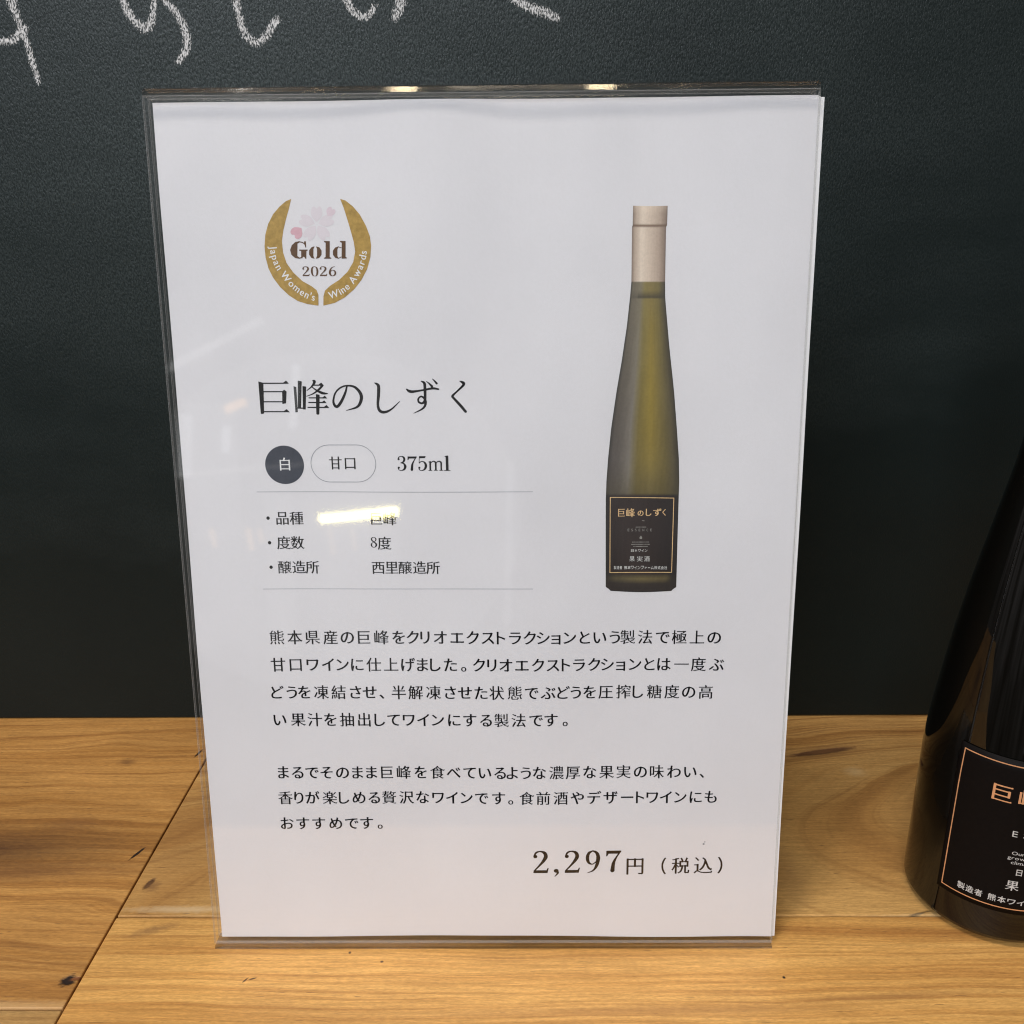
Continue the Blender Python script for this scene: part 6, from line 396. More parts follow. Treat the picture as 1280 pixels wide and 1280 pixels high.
[[[-35.58,187.56],[-35.85,187.46],[-36.05,187.31],[-36.25,187.05],[-36.37,186.76],[-36.39,186.51],[-36.34,186.23],[-36.15,185.57],[-35.39,185.6],[-35.08,185.66],[-34.9,185.72],[-34.72,185.85],[-34.56,186.0],[-34.42,186.19],[-34.34,186.38],[-34.31,186.71],[-34.38,186.86],[-34.47,186.95],[-34.64,187.03],[-34.97,186.97],[-35.04,186.99],[-35.09,187.08],[-35.12,187.34],[-35.18,187.45],[-35.34,187.55]]]]
PRINTED_BOTTLE = [[65,33.14,187.17,40.98,187.09],[90,33.15,185.38,40.97,185.31],[118,33.15,183.37,40.95,183.3],[124,33.15,182.94,40.95,182.87],[126,33.08,182.8,40.84,182.72],[131,33.0,182.44,40.73,182.36],[180,33.03,178.89,40.76,178.82],[240,33.06,174.52,40.79,174.45],[293,33.08,170.63,40.82,170.56],[297,33.07,170.33,40.83,170.26],[320,32.95,168.63,40.87,168.56],[342,32.82,167.0,40.93,166.93],[348,32.78,166.56,40.97,166.49],[380,32.55,164.18,41.22,164.1],[430,32.19,160.43,41.64,160.35],[480,31.68,156.66,42.06,156.57],[530,31.17,152.86,42.54,152.77],[580,30.57,149.03,43.07,148.93],[630,29.97,145.17,43.57,145.07],[680,29.46,141.29,43.97,141.18],[740,28.85,136.59,44.46,136.47],[790,28.51,132.63,44.83,132.51],[830,28.23,129.45,45.14,129.33],[870,28.05,126.24,45.28,126.12],[900,27.91,123.83,45.38,123.71],[935,27.85,121.0,45.37,120.88],[943,27.84,120.35,45.37,120.23],[950,27.83,119.78,45.37,119.66],[1000,27.86,115.69,45.37,115.58],[1060,27.92,110.75,45.37,110.64],[1120,27.98,105.76,45.39,105.66],[1165,28.03,101.99,45.4,101.89],[1175,28.04,101.15,45.41,101.05],[1190,28.06,99.88,45.41,99.78],[1205,28.07,98.62,45.42,98.52],[1218,28.09,97.51,45.42,97.42],[1224,28.83,97.0,44.7,96.91],[1230,29.32,96.49,44.23,96.4]]
PRINTED_LABEL = [[28.81,120.08],[44.3,119.83],[44.26,101.09],[28.98,101.08]]
CHALK = [[[-146.85,255.63,13.0],[-146.82,249.2,14.0],[-146.06,245.28,11.0],[-145.06,241.33,11.0],[-144.21,237.79,9.0],[-143.51,233.32,9.0],[-142.67,228.14,8.0],[-142.15,225.4,5.0]],[[-158.78,236.84,9.0],[-152.38,237.88,9.0],[-148.87,238.06,10.0],[-146.07,239.8,11.0],[-142.72,241.96,9.0]],[[-110.75,255.22,11.0],[-112.4,248.81,11.0],[-111.65,245.55,12.0],[-109.6,242.69,11.0],[-106.61,241.13,12.0],[-104.57,243.51,10.0],[-103.14,248.71,8.0],[-102.56,252.99,8.0]],[[-101.69,254.05,8.0],[-99.97,248.67,9.0],[-96.99,245.17,10.0],[-94.84,240.78,11.0],[-94.62,236.58,11.0],[-95.96,233.71,11.0],[-99.08,230.6,6.0]],[[-77.99,255.91,10.0],[-78.29,248.43,11.0],[-77.77,244.09,10.0],[-76.55,239.26,11.0],[-73.35,236.79,11.0],[-69.71,238.74,10.0],[-67.74,241.36,11.0],[-65.3,243.95,9.0]],[[-45.66,252.35,9.0],[-44.74,248.05,10.0],[-42.98,245.22,10.0],[-40.4,243.46,10.0],[-37.67,244.3,9.0],[-35.79,247.3,10.0]],[[-25.8,253.19,12.0],[-27.98,247.86,14.0],[-29.35,244.85,13.0],[-30.95,242.04,10.0]],[[0.69,251.82,9.0],[6.44,247.48,10.0],[11.52,245.27,13.0],[15.65,243.92,12.0],[20.53,241.69,8.0]]]
# letter styles: a thin and thick brush serif, a bold plain face, lettering for the emblem, a plain face, serif figures
STYLES = (('m', "、。いうおがくげさしすずせそたてでとどなにのはぶべまめもやよりるわをイエオクザシスデトョラリワン・ー一上仕円凍出前半厚口味品圧実峰巨度態所抽搾数本果極楽汁沢法濃熊状甘産白県税種糖結製西解贅込造酒醸里食香高（）"),
          ('b', "ァイフムワンー会式日本株熊社者製造"), ('l', "'AJWadeimnoprsw"), ('s', "CEKNOSaceghimnoprstuwyl"), ('d', ",02356789lm"))
GLYPHS = {}
for (style, ch), loops in zip([(s, c) for s, chars in STYLES for c in chars], GLYPH_NUMBERS):
    GLYPHS[style + ch] = [[(l[i] / 196 - .15, l[i + 1] / 196 - .15) for i in range(0, len(l), 2)] for l in loops]
SHAPES = dict(zip(('title', 'laurel_l', 'laurel_r', 'gold', 'petal0', 'petal1', 'petal2', 'petal3', 'petal4', 'petal_dark', 'petal_mid'), SHAPE_NUMBERS))
PRINT_LINES = (
    ('description_text', 'ink', 'm', '熊本県産の巨峰をクリオエクストラクションという製法で極上の'),
    ('description_text', 'ink', 'm', '甘口ワインに仕上げました。クリオエクストラクションとは一度ぶ'),
    ('description_text', 'ink', 'm', 'どうを凍結させ、半解凍させた状態でぶどうを圧搾し糖度の高'),
    ('description_text', 'ink', 'm', 'い果汁を抽出してワインにする製法です。'),
    ('description_text', 'ink', 'm', 'まるでそのまま巨峰を食べているような濃厚な果実の味わい、'),
    ('description_text', 'ink', 'm', '香りが楽しめる贅沢なワインです。食前酒やデザートワインにも'),
    ('description_text', 'ink', 'm', 'おすすめです。'),
    ('specification_text', 'ink', 'm', '・品種'),
    ('specification_text', 'ink', 'm', '巨峰'),
    ('specification_text', 'ink', 'm', '・度数'),
    ('specification_text', 'ink', 'dm', '8度'),
    ('specification_text', 'ink', 'm', '・醸造所'),
    ('specification_text', 'ink', 'm', '西里醸造所'),
    ('sweetness_text', 'ink', 'm', '甘口'),
    ('colour_text', 'paper_white', 'm', '白'),
    ('volume_text', 'ink', 'd', '375ml'),
    ('price_text', 'ink', 'dddddmmmmm', '2,297円（税込）'),
    ('award_year', 'brown', 'd', '2026'),
    ('award_lettering', 'paper_white', 'l', "JapanWomen's"),
    ('award_lettering', 'paper_white', 'l', 'WineAwards'),
    ('printed_label_text', 'print_white', 'm', '果実酒'),
    ('printed_label_text', 'print_white', 'b', '製造者熊本ワインファーム株式会社'),
    ('printed_label_text', 'print_white', 'bmmmm', '日本ワイン'),
    ('printed_label_text', 'print_grey', 's', 'ESSENCE'),
    ('printed_label_text', 'print_gold', 'm', '巨峰のしずく'))
def placed(items):
    loops = []
    for k, x, y, sx, sy, rot in items:
        ca, sa = math.cos(rot), math.sin(rot)
        for l in GLYPHS[k]:
            q = [((px - .5) * sx, (py - .5) * sy) for px, py in l]
            loops.append([(x + ca * u - sa * v, y + sa * u + ca * v) for u, v in q])
    return loops
def fill(loops):
    """flat fill of closed outlines with holes -> (verts 2d, faces)"""
    cu = bpy.data.curves.new('outline', 'CURVE'); cu.dimensions = '2D'; cu.fill_mode = 'FRONT'
    for l in loops:
        sp = cu.splines.new('POLY'); sp.points.add(len(l) - 1); sp.use_cyclic_u = True
        for p, (x, y) in zip(sp.points, l): p.co = (x, y, 0, 1)
    ob = bpy.data.objects.new('outline', cu)
    me = bpy.data.meshes.new_from_object(ob)
    v = [(p.co.x, p.co.y) for p in me.vertices]; f = [tuple(p.vertices) for p in me.polygons]
    bpy.data.objects.remove(ob); bpy.data.curves.remove(cu); bpy.data.meshes.remove(me)
    return v, f

def sliced(v, f, step, both=False):
    """cut a flat mesh at every step along x, so that it can follow a curve"""
    bm = bmesh.new(); vs = [bm.verts.new((x, y, 0)) for x, y in v]
    for q in f: bm.faces.new([vs[i] for i in q])
    for k in range(2 if both else 1):
        x = math.ceil(min(p[k] for p in v) / step) * step; x1 = max(p[k] for p in v); no = (1 - k, k, 0)
        while x < x1:
            bmesh.ops.bisect_plane(bm, geom=bm.verts[:] + bm.edges[:] + bm.faces[:], plane_co=(x * no[0], x * no[1], 0), plane_no=no, dist=1e-5)
            x += step
    bm.verts.index_update()
    out = [(p.co.x, p.co.y) for p in bm.verts], [tuple(p.index for p in q.verts) for q in bm.faces]
    bm.free(); return out

# ------------------------------------------------------------------ materials
def wood(name, light, mid, dark, seed, amp, band, marks=(), cathedral=None, tone=1.0):
    nt = NT(name)
    tc = nt.new('ShaderNodeTexCoord')
    mm = nt.mapping(tc.outputs['Object'], (1 / S, 1 / S, 1 / S))            # sheet units, table origin
    sx = nt.new('ShaderNodeSeparateXYZ'); nt.link(mm, sx.inputs[0])
    X, Y, Z = sx.outputs
    warp = nt.noise(nt.mapping(mm, (0.008, 0.028, 0.02), (seed * 3.1, seed * 1.7, seed)), 1.0, 2, 0.45)
    warp2 = nt.noise(nt.mapping(mm, (0.03, 0.06, 0.05), (seed * 2.3, seed, 0)), 1.0, 2, 0.5)
    g = nt.math('ADD', Y, nt.math('MULTIPLY', nt.math('SUBTRACT', warp, 0.5), amp))
    g = nt.math('ADD', g, nt.math('MULTIPLY', nt.math('SUBTRACT', warp2, 0.5), amp * 0.18))
    if cathedral:                                                           # arched growth rings round a centre line
        cx, cy, ax, k = cathedral
        dy = nt.math('SUBTRACT', g, cy); dx = nt.math('MULTIPLY', nt.math('SUBTRACT', X, cx), ax)
        r = nt.math('SQRT', nt.math('ADD', nt.math('MULTIPLY', dy, dy), nt.math('ADD', nt.math('MULTIPLY', dx, dx), 6.0)))
        g = nt.math('ADD', nt.math('MULTIPLY', g, 1 - k), nt.math('MULTIPLY', r, k))
    cb = nt.new('ShaderNodeCombineXYZ'); nt.link(nt.math('MULTIPLY', X, 0.0035), cb.inputs[0]); nt.link(nt.math('MULTIPLY', g, band), cb.inputs[1])
    cb.inputs[2].default_value = seed * 5.3
    rings = nt.noise(cb.outputs[0], 1.0, 3, 0.62)
    cb2 = nt.new('ShaderNodeCombineXYZ'); nt.link(nt.math('MULTIPLY', X, 0.006), cb2.inputs[0]); nt.link(nt.math('MULTIPLY', g, band * 2.7), cb2.inputs[1])
    cb2.inputs[2].default_value = seed * 2.9
    late = nt.noise(cb2.outputs[0], 1.0, 2, 0.5)
    fib = nt.noise(nt.mapping(mm, (0.07, 1.25, 1.0), (seed, seed, 0)), 1.0, 4, 0.65)
    fine = nt.noise(nt.mapping(mm, (0.55, 2.6, 2.0), (seed, 0, 0)), 1.0, 3, 0.65)
    pores = nt.noise(nt.mapping(mm, (0.16, 1.9, 1.0), (seed * 7, 3, 0)), 1.0, 2, 0.5)
    mott = nt.noise(nt.mapping(mm, (0.012, 0.03, 0.03), (seed * 9, 1, 0)), 1.0, 3, 0.55)
    c = nt.ramp(rings, [(0.27, dark), (0.42, mid), (0.55, light), (0.72, mid)])
    lf = nt.ramp(late, [(0.36, (1, 1, 1, 1)), (0.47, (0, 0, 0, 1)), (0.72, (0, 0, 0, 1))])
    c = cmix(nt, nt.math('MULTIPLY', lf, 0.55), c, dark)
    cb3 = nt.new('ShaderNodeCombineXYZ'); nt.link(nt.math('MULTIPLY', X, 0.010), cb3.inputs[0]); nt.link(nt.math('MULTIPLY', g, band * 6.5), cb3.inputs[1])
    cb3.inputs[2].default_value = seed * 1.9
    thin = nt.noise(cb3.outputs[0], 1.0, 3, 0.6)
    tf = nt.ramp(thin, [(0.34, (1, 1, 1, 1)), (0.44, (0, 0, 0, 1)), (0.75, (0, 0, 0, 1))])
    c = cmix(nt, nt.math('MULTIPLY', tf, 0.42), c, dark)
    c = cmix(nt, 1.0, c, nt.ramp(fib, [(0.28, (0.78, 0.76, 0.72, 1)), (0.7, (1.14, 1.14, 1.14, 1))]), 'MULTIPLY')
    c = cmix(nt, 1.0, c, nt.ramp(fine, [(0.3, (0.80, 0.78, 0.75, 1)), (0.7, (1.13, 1.13, 1.13, 1))]), 'MULTIPLY')
    c = cmix(nt, 1.0, c, nt.ramp(mott, [(0.3, (0.80 * tone, 0.77 * tone, 0.72 * tone, 1)), (0.7, (1.1 * tone, 1.1 * tone, 1.1 * tone, 1))]), 'MULTIPLY')
    pf = nt.ramp(pores, [(0.265, (1, 1, 1, 1)), (0.31, (0, 0, 0, 1))])
    c = cmix(nt, nt.math('MULTIPLY', pf, 0.65), c, (0.10, 0.045, 0.016, 1))
    jit = nt.noise(nt.mapping(mm, (0.5, 1.0, 1.0)), 1.0, 3, 0.6)
    depth = None
    for (mx, my, rx, ry, ang, colr, soft, wob) in marks:
        mp = nt.mapping(mm, (1, 1, 0), (-mx, -my, 0))
        mp = nt.mapping(mp, (1, 1, 1), (0, 0, 0), (0, 0, -math.radians(ang)))
        mp = nt.mapping(mp, (1 / rx, 1 / ry, 0))
        ln = nt.new('ShaderNodeVectorMath'); ln.operation = 'LENGTH'; nt.link(mp, ln.inputs[0])
        r = nt.math('ADD', ln.outputs['Value'], nt.math('MULTIPLY', nt.math('SUBTRACT', jit, 0.5), wob))
        fac = nt.new('ShaderNodeMapRange'); nt.link(r, fac.inputs[0])
        fac.inputs[1].default_value = 1.0 - soft; fac.inputs[2].default_value = 1.0 + soft * 0.3
        fac.inputs[3].default_value = 1.0; fac.inputs[4].default_value = 0.0
        fo = fac.outputs[0]
        if len(colr) == 5: fo = nt.math('MULTIPLY', fo, colr[4])
        c = cmix(nt, fo, c, tuple(colr[:4]))
        if soft < 0.5: depth = fo if depth is None else nt.math('MAXIMUM', depth, fo)
    nt.link(c, nt.p.inputs['Base Color'])
    ro = nt.ramp(fib, [(0.2, (0.62, 0.62, 0.62, 1)), (0.8, (0.45, 0.45, 0.45, 1))])
    nt.link(ro, nt.p.inputs['Roughness'])
    h = nt.math('ADD', nt.math('MULTIPLY', fib, 0.5), nt.math('MULTIPLY', fine, 0.35))
    h = nt.math('SUBTRACT', h, nt.math('MULTIPLY', pf, 0.5))
    if depth is not None: h = nt.math('SUBTRACT', h, nt.math('MULTIPLY', depth, 3.0))
    bp = nt.new('ShaderNodeBump'); bp.inputs['Strength'].default_value = 0.35; bp.inputs['Distance'].default_value = 0.0004
    nt.link(h, bp.inputs['Height']); nt.link(bp.outputs[0], nt.p.inputs['Normal'])
    return nt.m

HOLE = (0.018, 0.008, 0.004, 1)
M_left = wood('reddish pine', (0.53, 0.275, 0.078, 1), (0.44, 0.212, 0.053, 1), (0.28, 0.118, 0.027, 1), 1.3, 26, 0.14, [
    (-160, 38, 46, 12, 2, (0.085, 0.035, 0.012, 1, 0.92), 0.95, 0.5), (-150, 27, 50, 4.5, 4, (0.16, 0.065, 0.02, 1, 0.65), 0.9, 0.6),  # broad soft-edged darker patch with a darker streak below it
    (-111.6, 36, 0.55, 3.4, -25, HOLE, 0.3, 0.5), (-111.0, 90.4, 0.5, 2.6, -15, HOLE, 0.4, 0.5),
    (-110.0, -12.8, 2.1, 2.0, 30, HOLE, 0.4, 1.2), (-107.9, -12.2, 2.2, 0.7, 10, (0.2, 0.07, 0.02, 1), 0.4, 1.0),
    (-135, 85, 3.2, 2.2, 0, (0.12, 0.05, 0.018, 1, 0.6), 0.8, 1.0), (-138, 50, 8, 4, 10, (0.2, 0.09, 0.03, 1, 0.5), 0.9, 1.2),
    (-140, -21, 60, 2.2, 0, (0.62, 0.40, 0.19, 1, 0.5), 0.6, 0.8)])
M_back = wood('knotty pine', (0.62, 0.36, 0.118, 1), (0.52, 0.275, 0.080, 1), (0.30, 0.138, 0.036, 1), 4.1, 24, 0.17, [
    (115.5, 90.3, 13.5, 1.6, 12, (0.06, 0.024, 0.012, 1), 0.35, 0.5), (116, 90.5, 16, 3.4, 12, (0.22, 0.10, 0.035, 1, 0.7), 0.9, 0.6),
    (113, 9.0, 9.5, 0.55, 17, HOLE, 0.5, 1.2), (110, 8.6, 24, 1.5, 4, (0.62, 0.42, 0.2, 1, 0.7), 0.8, 1.2),
    (-102.8, 22.9, 1.0, 2.6, -20, HOLE, 0.4, 1.0), (-101.6, 21.8, 2.6, 2.4, 0, (0.2, 0.1, 0.04, 1, 0.7), 0.7, 1.0),
    (-90, 12.4, 16, 1.5, 0, (0.70, 0.50, 0.27, 1, 0.8), 0.7, 1.2), (123, 78, 4, 3, 0, (0.66, 0.46, 0.22, 1, 0.5), 0.8, 1.0),
    (-98, 42, 20, 46, 0, (0.20, 0.085, 0.024, 1, 0.40), 0.8, 0.5), (86, 26, 5, 14, 0, (0.25, 0.14, 0.06, 1, 0.25), 0.9, 0.4)], cathedral=(168, 74, 0.30, 0.55), tone=0.93)  # the last mark paints soft shade on the plank beside the sign
M_front = wood('yellow pine', (0.72, 0.405, 0.122, 1), (0.63, 0.332, 0.091, 1), (0.43, 0.195, 0.048, 1), 7.7, 11, 0.21, [
    (73.9, -11.8, 0.45, 0.5, 0, HOLE, 0.5, 0.3), (-64.3, -12.6, 0.3, 1.0, -35, (0.08, 0.035, 0.012, 1), 0.5, 0.8), (-62.6, -12.2, 1.2, 0.28, 20, (0.1, 0.045, 0.015, 1), 0.5, 0.8),
    (-39, -3.5, 0.4, 0.5, 0, (0.12, 0.055, 0.02, 1), 0.5, 0.6), (-30, -6.6, 0.5, 0.4, 0, (0.12, 0.055, 0.02, 1), 0.5, 0.6), (-95, 4.5, 7, 1.6, 20, (0.2, 0.1, 0.04, 1, 0.6), 0.8, 1.4),
    (95, -18, 30, 1.2, 3, (0.30, 0.135, 0.04, 1, 0.6), 0.7, 1.0), (40, -22, 60, 1.6, 1, (0.33, 0.15, 0.045, 1, 0.55), 0.8, 1.0)])
M_corner = wood('pale pine', (0.60, 0.37, 0.14, 1), (0.5, 0.29, 0.1, 1), (0.33, 0.17, 0.05, 1), 2.6, 12, 0.18)

def board_mat():
    nt = NT('embossed dark board')
    tc = nt.new('ShaderNodeTexCoord')
    mm = nt.mapping(tc.outputs['Object'], (1 / S, 1 / S, 1 / S))
    n1 = nt.noise(nt.mapping(mm, (2.2, 1, 1.05), (0, 0, 0), (0, math.radians(10), 0)), 1.0, 2, 0.5, 0.5)
    n2 = nt.noise(nt.mapping(mm, (0.015, 1, 0.02)), 1.0, 3, 0.55)
    # chalk haze round the writing, also painting in the upper board's sheen
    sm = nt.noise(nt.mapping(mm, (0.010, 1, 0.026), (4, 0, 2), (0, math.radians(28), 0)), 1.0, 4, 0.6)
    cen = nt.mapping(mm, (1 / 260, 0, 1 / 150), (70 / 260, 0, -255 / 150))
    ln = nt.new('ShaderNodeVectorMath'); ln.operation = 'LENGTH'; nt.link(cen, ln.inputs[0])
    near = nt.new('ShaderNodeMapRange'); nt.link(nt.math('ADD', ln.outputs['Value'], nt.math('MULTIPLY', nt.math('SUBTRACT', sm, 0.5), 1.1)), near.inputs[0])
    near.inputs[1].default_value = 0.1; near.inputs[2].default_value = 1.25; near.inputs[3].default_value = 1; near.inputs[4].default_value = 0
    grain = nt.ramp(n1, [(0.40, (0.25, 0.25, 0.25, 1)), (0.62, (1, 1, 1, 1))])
    sheen_haze = nt.math('MULTIPLY', nt.math('MULTIPLY', near.outputs[0], 0.10), grain)
    base = nt.n.new('ShaderNodeMix'); base.data_type = 'RGBA'; nt.link(sheen_haze, base.inputs[0]); base.inputs[7].default_value = (0.42, 0.50, 0.50, 1)
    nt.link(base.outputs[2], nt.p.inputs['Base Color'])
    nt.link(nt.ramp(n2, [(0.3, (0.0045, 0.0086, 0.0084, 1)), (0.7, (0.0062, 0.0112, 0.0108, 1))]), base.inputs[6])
    nt.p.inputs['Roughness'].default_value = 0.36
    nt.p.inputs['Specular IOR Level'].default_value = 0.22
    bp = nt.new('ShaderNodeBump'); bp.inputs['Strength'].default_value = 0.55; bp.inputs['Distance'].default_value = 0.0005
    nt.link(n1, bp.inputs['Height']); nt.link(bp.outputs[0], nt.p.inputs['Normal'])
    return nt.m
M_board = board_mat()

def chalk_mat():
    nt = NT('white chalk')
    tc = nt.new('ShaderNodeTexCoord')
    mm = nt.mapping(tc.outputs['Object'], (1 / S, 1 / S, 1 / S))
    n1 = nt.noise(nt.mapping(mm, (2.5, 1, 1.05), (0, 0, 0), (0, math.radians(14), 0)), 1.0, 3, 0.6, 0.5)
    at = nt.new('ShaderNodeAttribute'); at.attribute_name = 'cover'
    v = nt.math('ADD', n1, nt.math('MULTIPLY', nt.math('SUBTRACT', at.outputs['Fac'], 0.56), 0.30))
    al = nt.new('ShaderNodeMapRange'); nt.link(v, al.inputs[0]); al.inputs[1].default_value = 0.53; al.inputs[2].default_value = 0.66
    nt.p.inputs['Base Color'].default_value = (0.64, 0.64, 0.63, 1); nt.p.inputs['Roughness'].default_value = 0.95
    nt.p.inputs['Specular IOR Level'].default_value = 0.1
    nt.link(al.outputs[0], nt.p.inputs['Alpha'])
    return nt.m
M_chalk = chalk_mat()

def paper_mat(name, col):
    nt = NT(name)
    tc = nt.new('ShaderNodeTexCoord')
    mm = nt.mapping(tc.outputs['Object'], (1 / S, 1 / S, 1 / S))
    n1 = nt.noise(mm, 0.055, 4, 0.6); n2 = nt.noise(mm, 1.3, 3, 0.6); n3 = nt.noise(mm, 0.75, 2, 0.5)
    c = nt.ramp(n1, [(0.3, tuple(v * 0.975 for v in col) + (1,)), (0.7, tuple(col) + (1,))])
    c = cmix(nt, 1.0, c, nt.ramp(n2, [(0.3, (0.975, 0.975, 0.97, 1)), (0.7, (1, 1, 1, 1))]), 'MULTIPLY')
    sp = nt.ramp(n3, [(0.185, (1, 1, 1, 1)), (0.21, (0, 0, 0, 1))])
    c = cmix(nt, nt.math('MULTIPLY', sp, 0.22), c, (0.45, 0.42, 0.4, 1))
    nt.link(c, nt.p.inputs['Base Color']); nt.p.inputs['Roughness'].default_value = 0.75
    nt.p.inputs['Specular IOR Level'].default_value = 0.25
    bp = nt.new('ShaderNodeBump'); bp.inputs['Strength'].default_value = 0.12; bp.inputs['Distance'].default_value = 0.0003
    nt.link(n2, bp.inputs['Height']); nt.link(bp.outputs[0], nt.p.inputs['Normal'])
    return nt.m
M_paper = paper_mat('white printer paper', (0.79, 0.775, 0.80))
M_paper_b = paper_mat('spare white paper', (0.82, 0.82, 0.83))

def ink(name, rgb, rough=0.6, metal=0.0, vary=0.12):
    nt = NT(name)
    tc = nt.new('ShaderNodeTexCoord')
    n = nt.noise(nt.mapping(tc.outputs['Object'], (1 / S, 1 / S, 1 / S)), 0.9, 3, 0.6)
    nt.link(nt.ramp(n, [(0.3, tuple(c * (1 - vary) for c in rgb[:3]) + (1,)), (0.7, tuple(min(1, c * (1 + vary)) for c in rgb[:3]) + (1,))]), nt.p.inputs['Base Color'])
    nt.p.inputs['Roughness'].default_value = rough; nt.p.inputs['Metallic'].default_value = metal
    nt.p.inputs['Specular IOR Level'].default_value = 0.06
    return nt.m
INK = {'ink': ink('black print', (0.005, 0.005, 0.006, 1)), 'brown': ink('brown print', lin(98, 74, 55)), 'gold': ink('gold print', lin(176, 145, 82), vary=0.2),
       'cream': ink('cream print', lin(240, 228, 205)), 'paper_white': ink('unprinted white', (0.80, 0.80, 0.80, 1), vary=0.03), 'slate': ink('slate print', lin(66, 70, 80), vary=0.1),
       'hairline': ink('grey hairline', lin(146, 148, 154)), 'pink_pale': ink('pale pink print', lin(223, 215, 220), vary=0.02), 'pink': ink('pink print', lin(216, 174, 184), vary=0.05),
       'pink_mid': ink('soft pink print', lin(221, 204, 212), vary=0.04), 'print_white': ink('printed white', (0.62, 0.62, 0.60, 1), vary=0.25), 'print_grey': ink('printed grey', (0.28, 0.27, 0.25, 1), vary=0.4),
       'print_gold': ink('printed copper', lin(226, 190, 140), vary=0.15), 'label_black': ink('printed black label', lin(44, 38, 36), vary=0.25)}

def clear_mat():
    nt = NT('clear acrylic')
    tr = nt.new('ShaderNodeBsdfTransparent'); tr.inputs[0].default_value = (0.985, 0.988, 0.985, 1)
    gl = nt.new('ShaderNodeBsdfGlossy'); gl.inputs['Roughness'].default_value = 0.036
    tc = nt.new('ShaderNodeTexCoord')
    n = nt.noise(nt.mapping(tc.outputs['Object'], (1 / S, 1 / S, 1 / S)), 0.02, 2, 0.5)
    bp = nt.new('ShaderNodeBump'); bp.inputs['Strength'].default_value = 0.06; bp.inputs['Distance'].default_value = 0.001
    nt.link(n, bp.inputs['Height']); nt.link(bp.outputs[0], gl.inputs['Normal'])
    fr = nt.new('ShaderNodeFresnel'); ge = nt.new('ShaderNodeNewGeometry')
    nt.link(nt.math('SUBTRACT', 1.49, nt.math('MULTIPLY', ge.outputs['Backfacing'], 1.49 - 1 / 1.49)), fr.inputs['IOR'])   # the same index seen from either side of a face
    mx = nt.new('ShaderNodeMixShader'); nt.link(fr.outputs[0], mx.inputs[0]); nt.link(tr.outputs[0], mx.inputs[1]); nt.link(gl.outputs[0], mx.inputs[2])
    nt.link(mx.outputs[0], nt.out.inputs[0]); return nt.m
M_clear = clear_mat()
def edge_mat():
    nt = NT('cut acrylic edge')
    tr = nt.new('ShaderNodeBsdfTransparent'); tr.inputs[0].default_value = (0.93, 0.935, 0.93, 1)
    gl = nt.new('ShaderNodeBsdfPrincipled'); gl.inputs['Base Color'].default_value = (0.62, 0.62, 0.61, 1); gl.inputs['Roughness'].default_value = 0.25
    mx = nt.new('ShaderNodeMixShader'); mx.inputs[0].default_value = 0.22
    nt.link(tr.outputs[0], mx.inputs[1]); nt.link(gl.outputs[0], mx.inputs[2]); nt.link(mx.outputs[0], nt.out.inputs[0]); return nt.m
M_edge = edge_mat()
def glass_mat():
    nt = NT('moulded acrylic')
    gl = nt.new('ShaderNodeBsdfGlass'); gl.inputs['IOR'].default_value = 1.49; gl.inputs['Roughness'].default_value = 0.06; gl.inputs['Color'].default_value = (0.94, 0.93, 0.91, 1)
    tr = nt.new('ShaderNodeBsdfTransparent'); tr.inputs[0].default_value = (0.93, 0.93, 0.93, 1)
    mx = nt.new('ShaderNodeMixShader'); mx.inputs[0].default_value = 0.6
    nt.link(tr.outputs[0], mx.inputs[1]); nt.link(gl.outputs[0], mx.inputs[2]); nt.link(mx.outputs[0], nt.out.inputs[0]); return nt.m
M_glass = glass_mat()
def bottle_mat():
    nt = NT('black bottle glass')
    tc = nt.new('ShaderNodeTexCoord')
    n = nt.noise(tc.outputs['Object'], 60, 4, 0.6)
    nt.p.inputs['Base Color'].default_value = (0.003, 0.0026, 0.002, 1)
    nt.link(nt.ramp(n, [(0.3, (0.02, 0.02, 0.02, 1)), (0.75, (0.045, 0.045, 0.045, 1))]), nt.p.inputs['Roughness'])
    nt.p.inputs['IOR'].default_value = 1.5
    return nt.m
M_bottle = bottle_mat()
M_label = ink('matt black label paper', (0.0055, 0.0043, 0.0040, 1), 0.5)
M_copper = ink('copper foil', (0.70, 0.35, 0.17, 1), 0.35, 0.25, 0.12)
M_white = ink('white label print', (0.52, 0.51, 0.49, 1), 0.5)
M_capsule = ink('champagne foil', (0.45, 0.36, 0.26, 1), 0.35, 0.6)

# ------------------------------------------------------------------ counter top and board
XJ, YD = -107.1, 114.5
table = tag(empty('wooden_counter', (0, 0, 0)), 'pine plank counter top with butt joints, knots and dark cracks', 'counter')
def plank(mat, x0, x1, y0, y1, label, zt=0.0):
    g = 0.24
    v, f = box_vf((x0 + g) * S, (x1 - g) * S, (y0 + g) * S, (y1 - g) * S, -24 * S, zt * S)
    o = mesh('plank', v, f, mat, table); bevel(o, 0.35 * S, 2); tag(o, label); return o
plank(M_left, -420, XJ, -21.6, YD + 6, 'reddish plank with a dark soft-edged patch', 0.12)
plank(M_corner, -420, XJ, -77, -21.6, 'pale plank in the near left corner')
plank(M_back, XJ, 420, 9.6, YD + 6, 'knotty plank with arched grain and a dark slit', 0.0)
plank(M_front, XJ, 420, -77, 9.6, 'straight grained yellow plank at the front', 0.05)
o = mesh('under_board', *box_vf(-420 * S, 420 * S, -77 * S, (YD + 6) * S, -40 * S, -24.2 * S), ink('dark underside', (0.03, 0.018, 0.01, 1)), table)

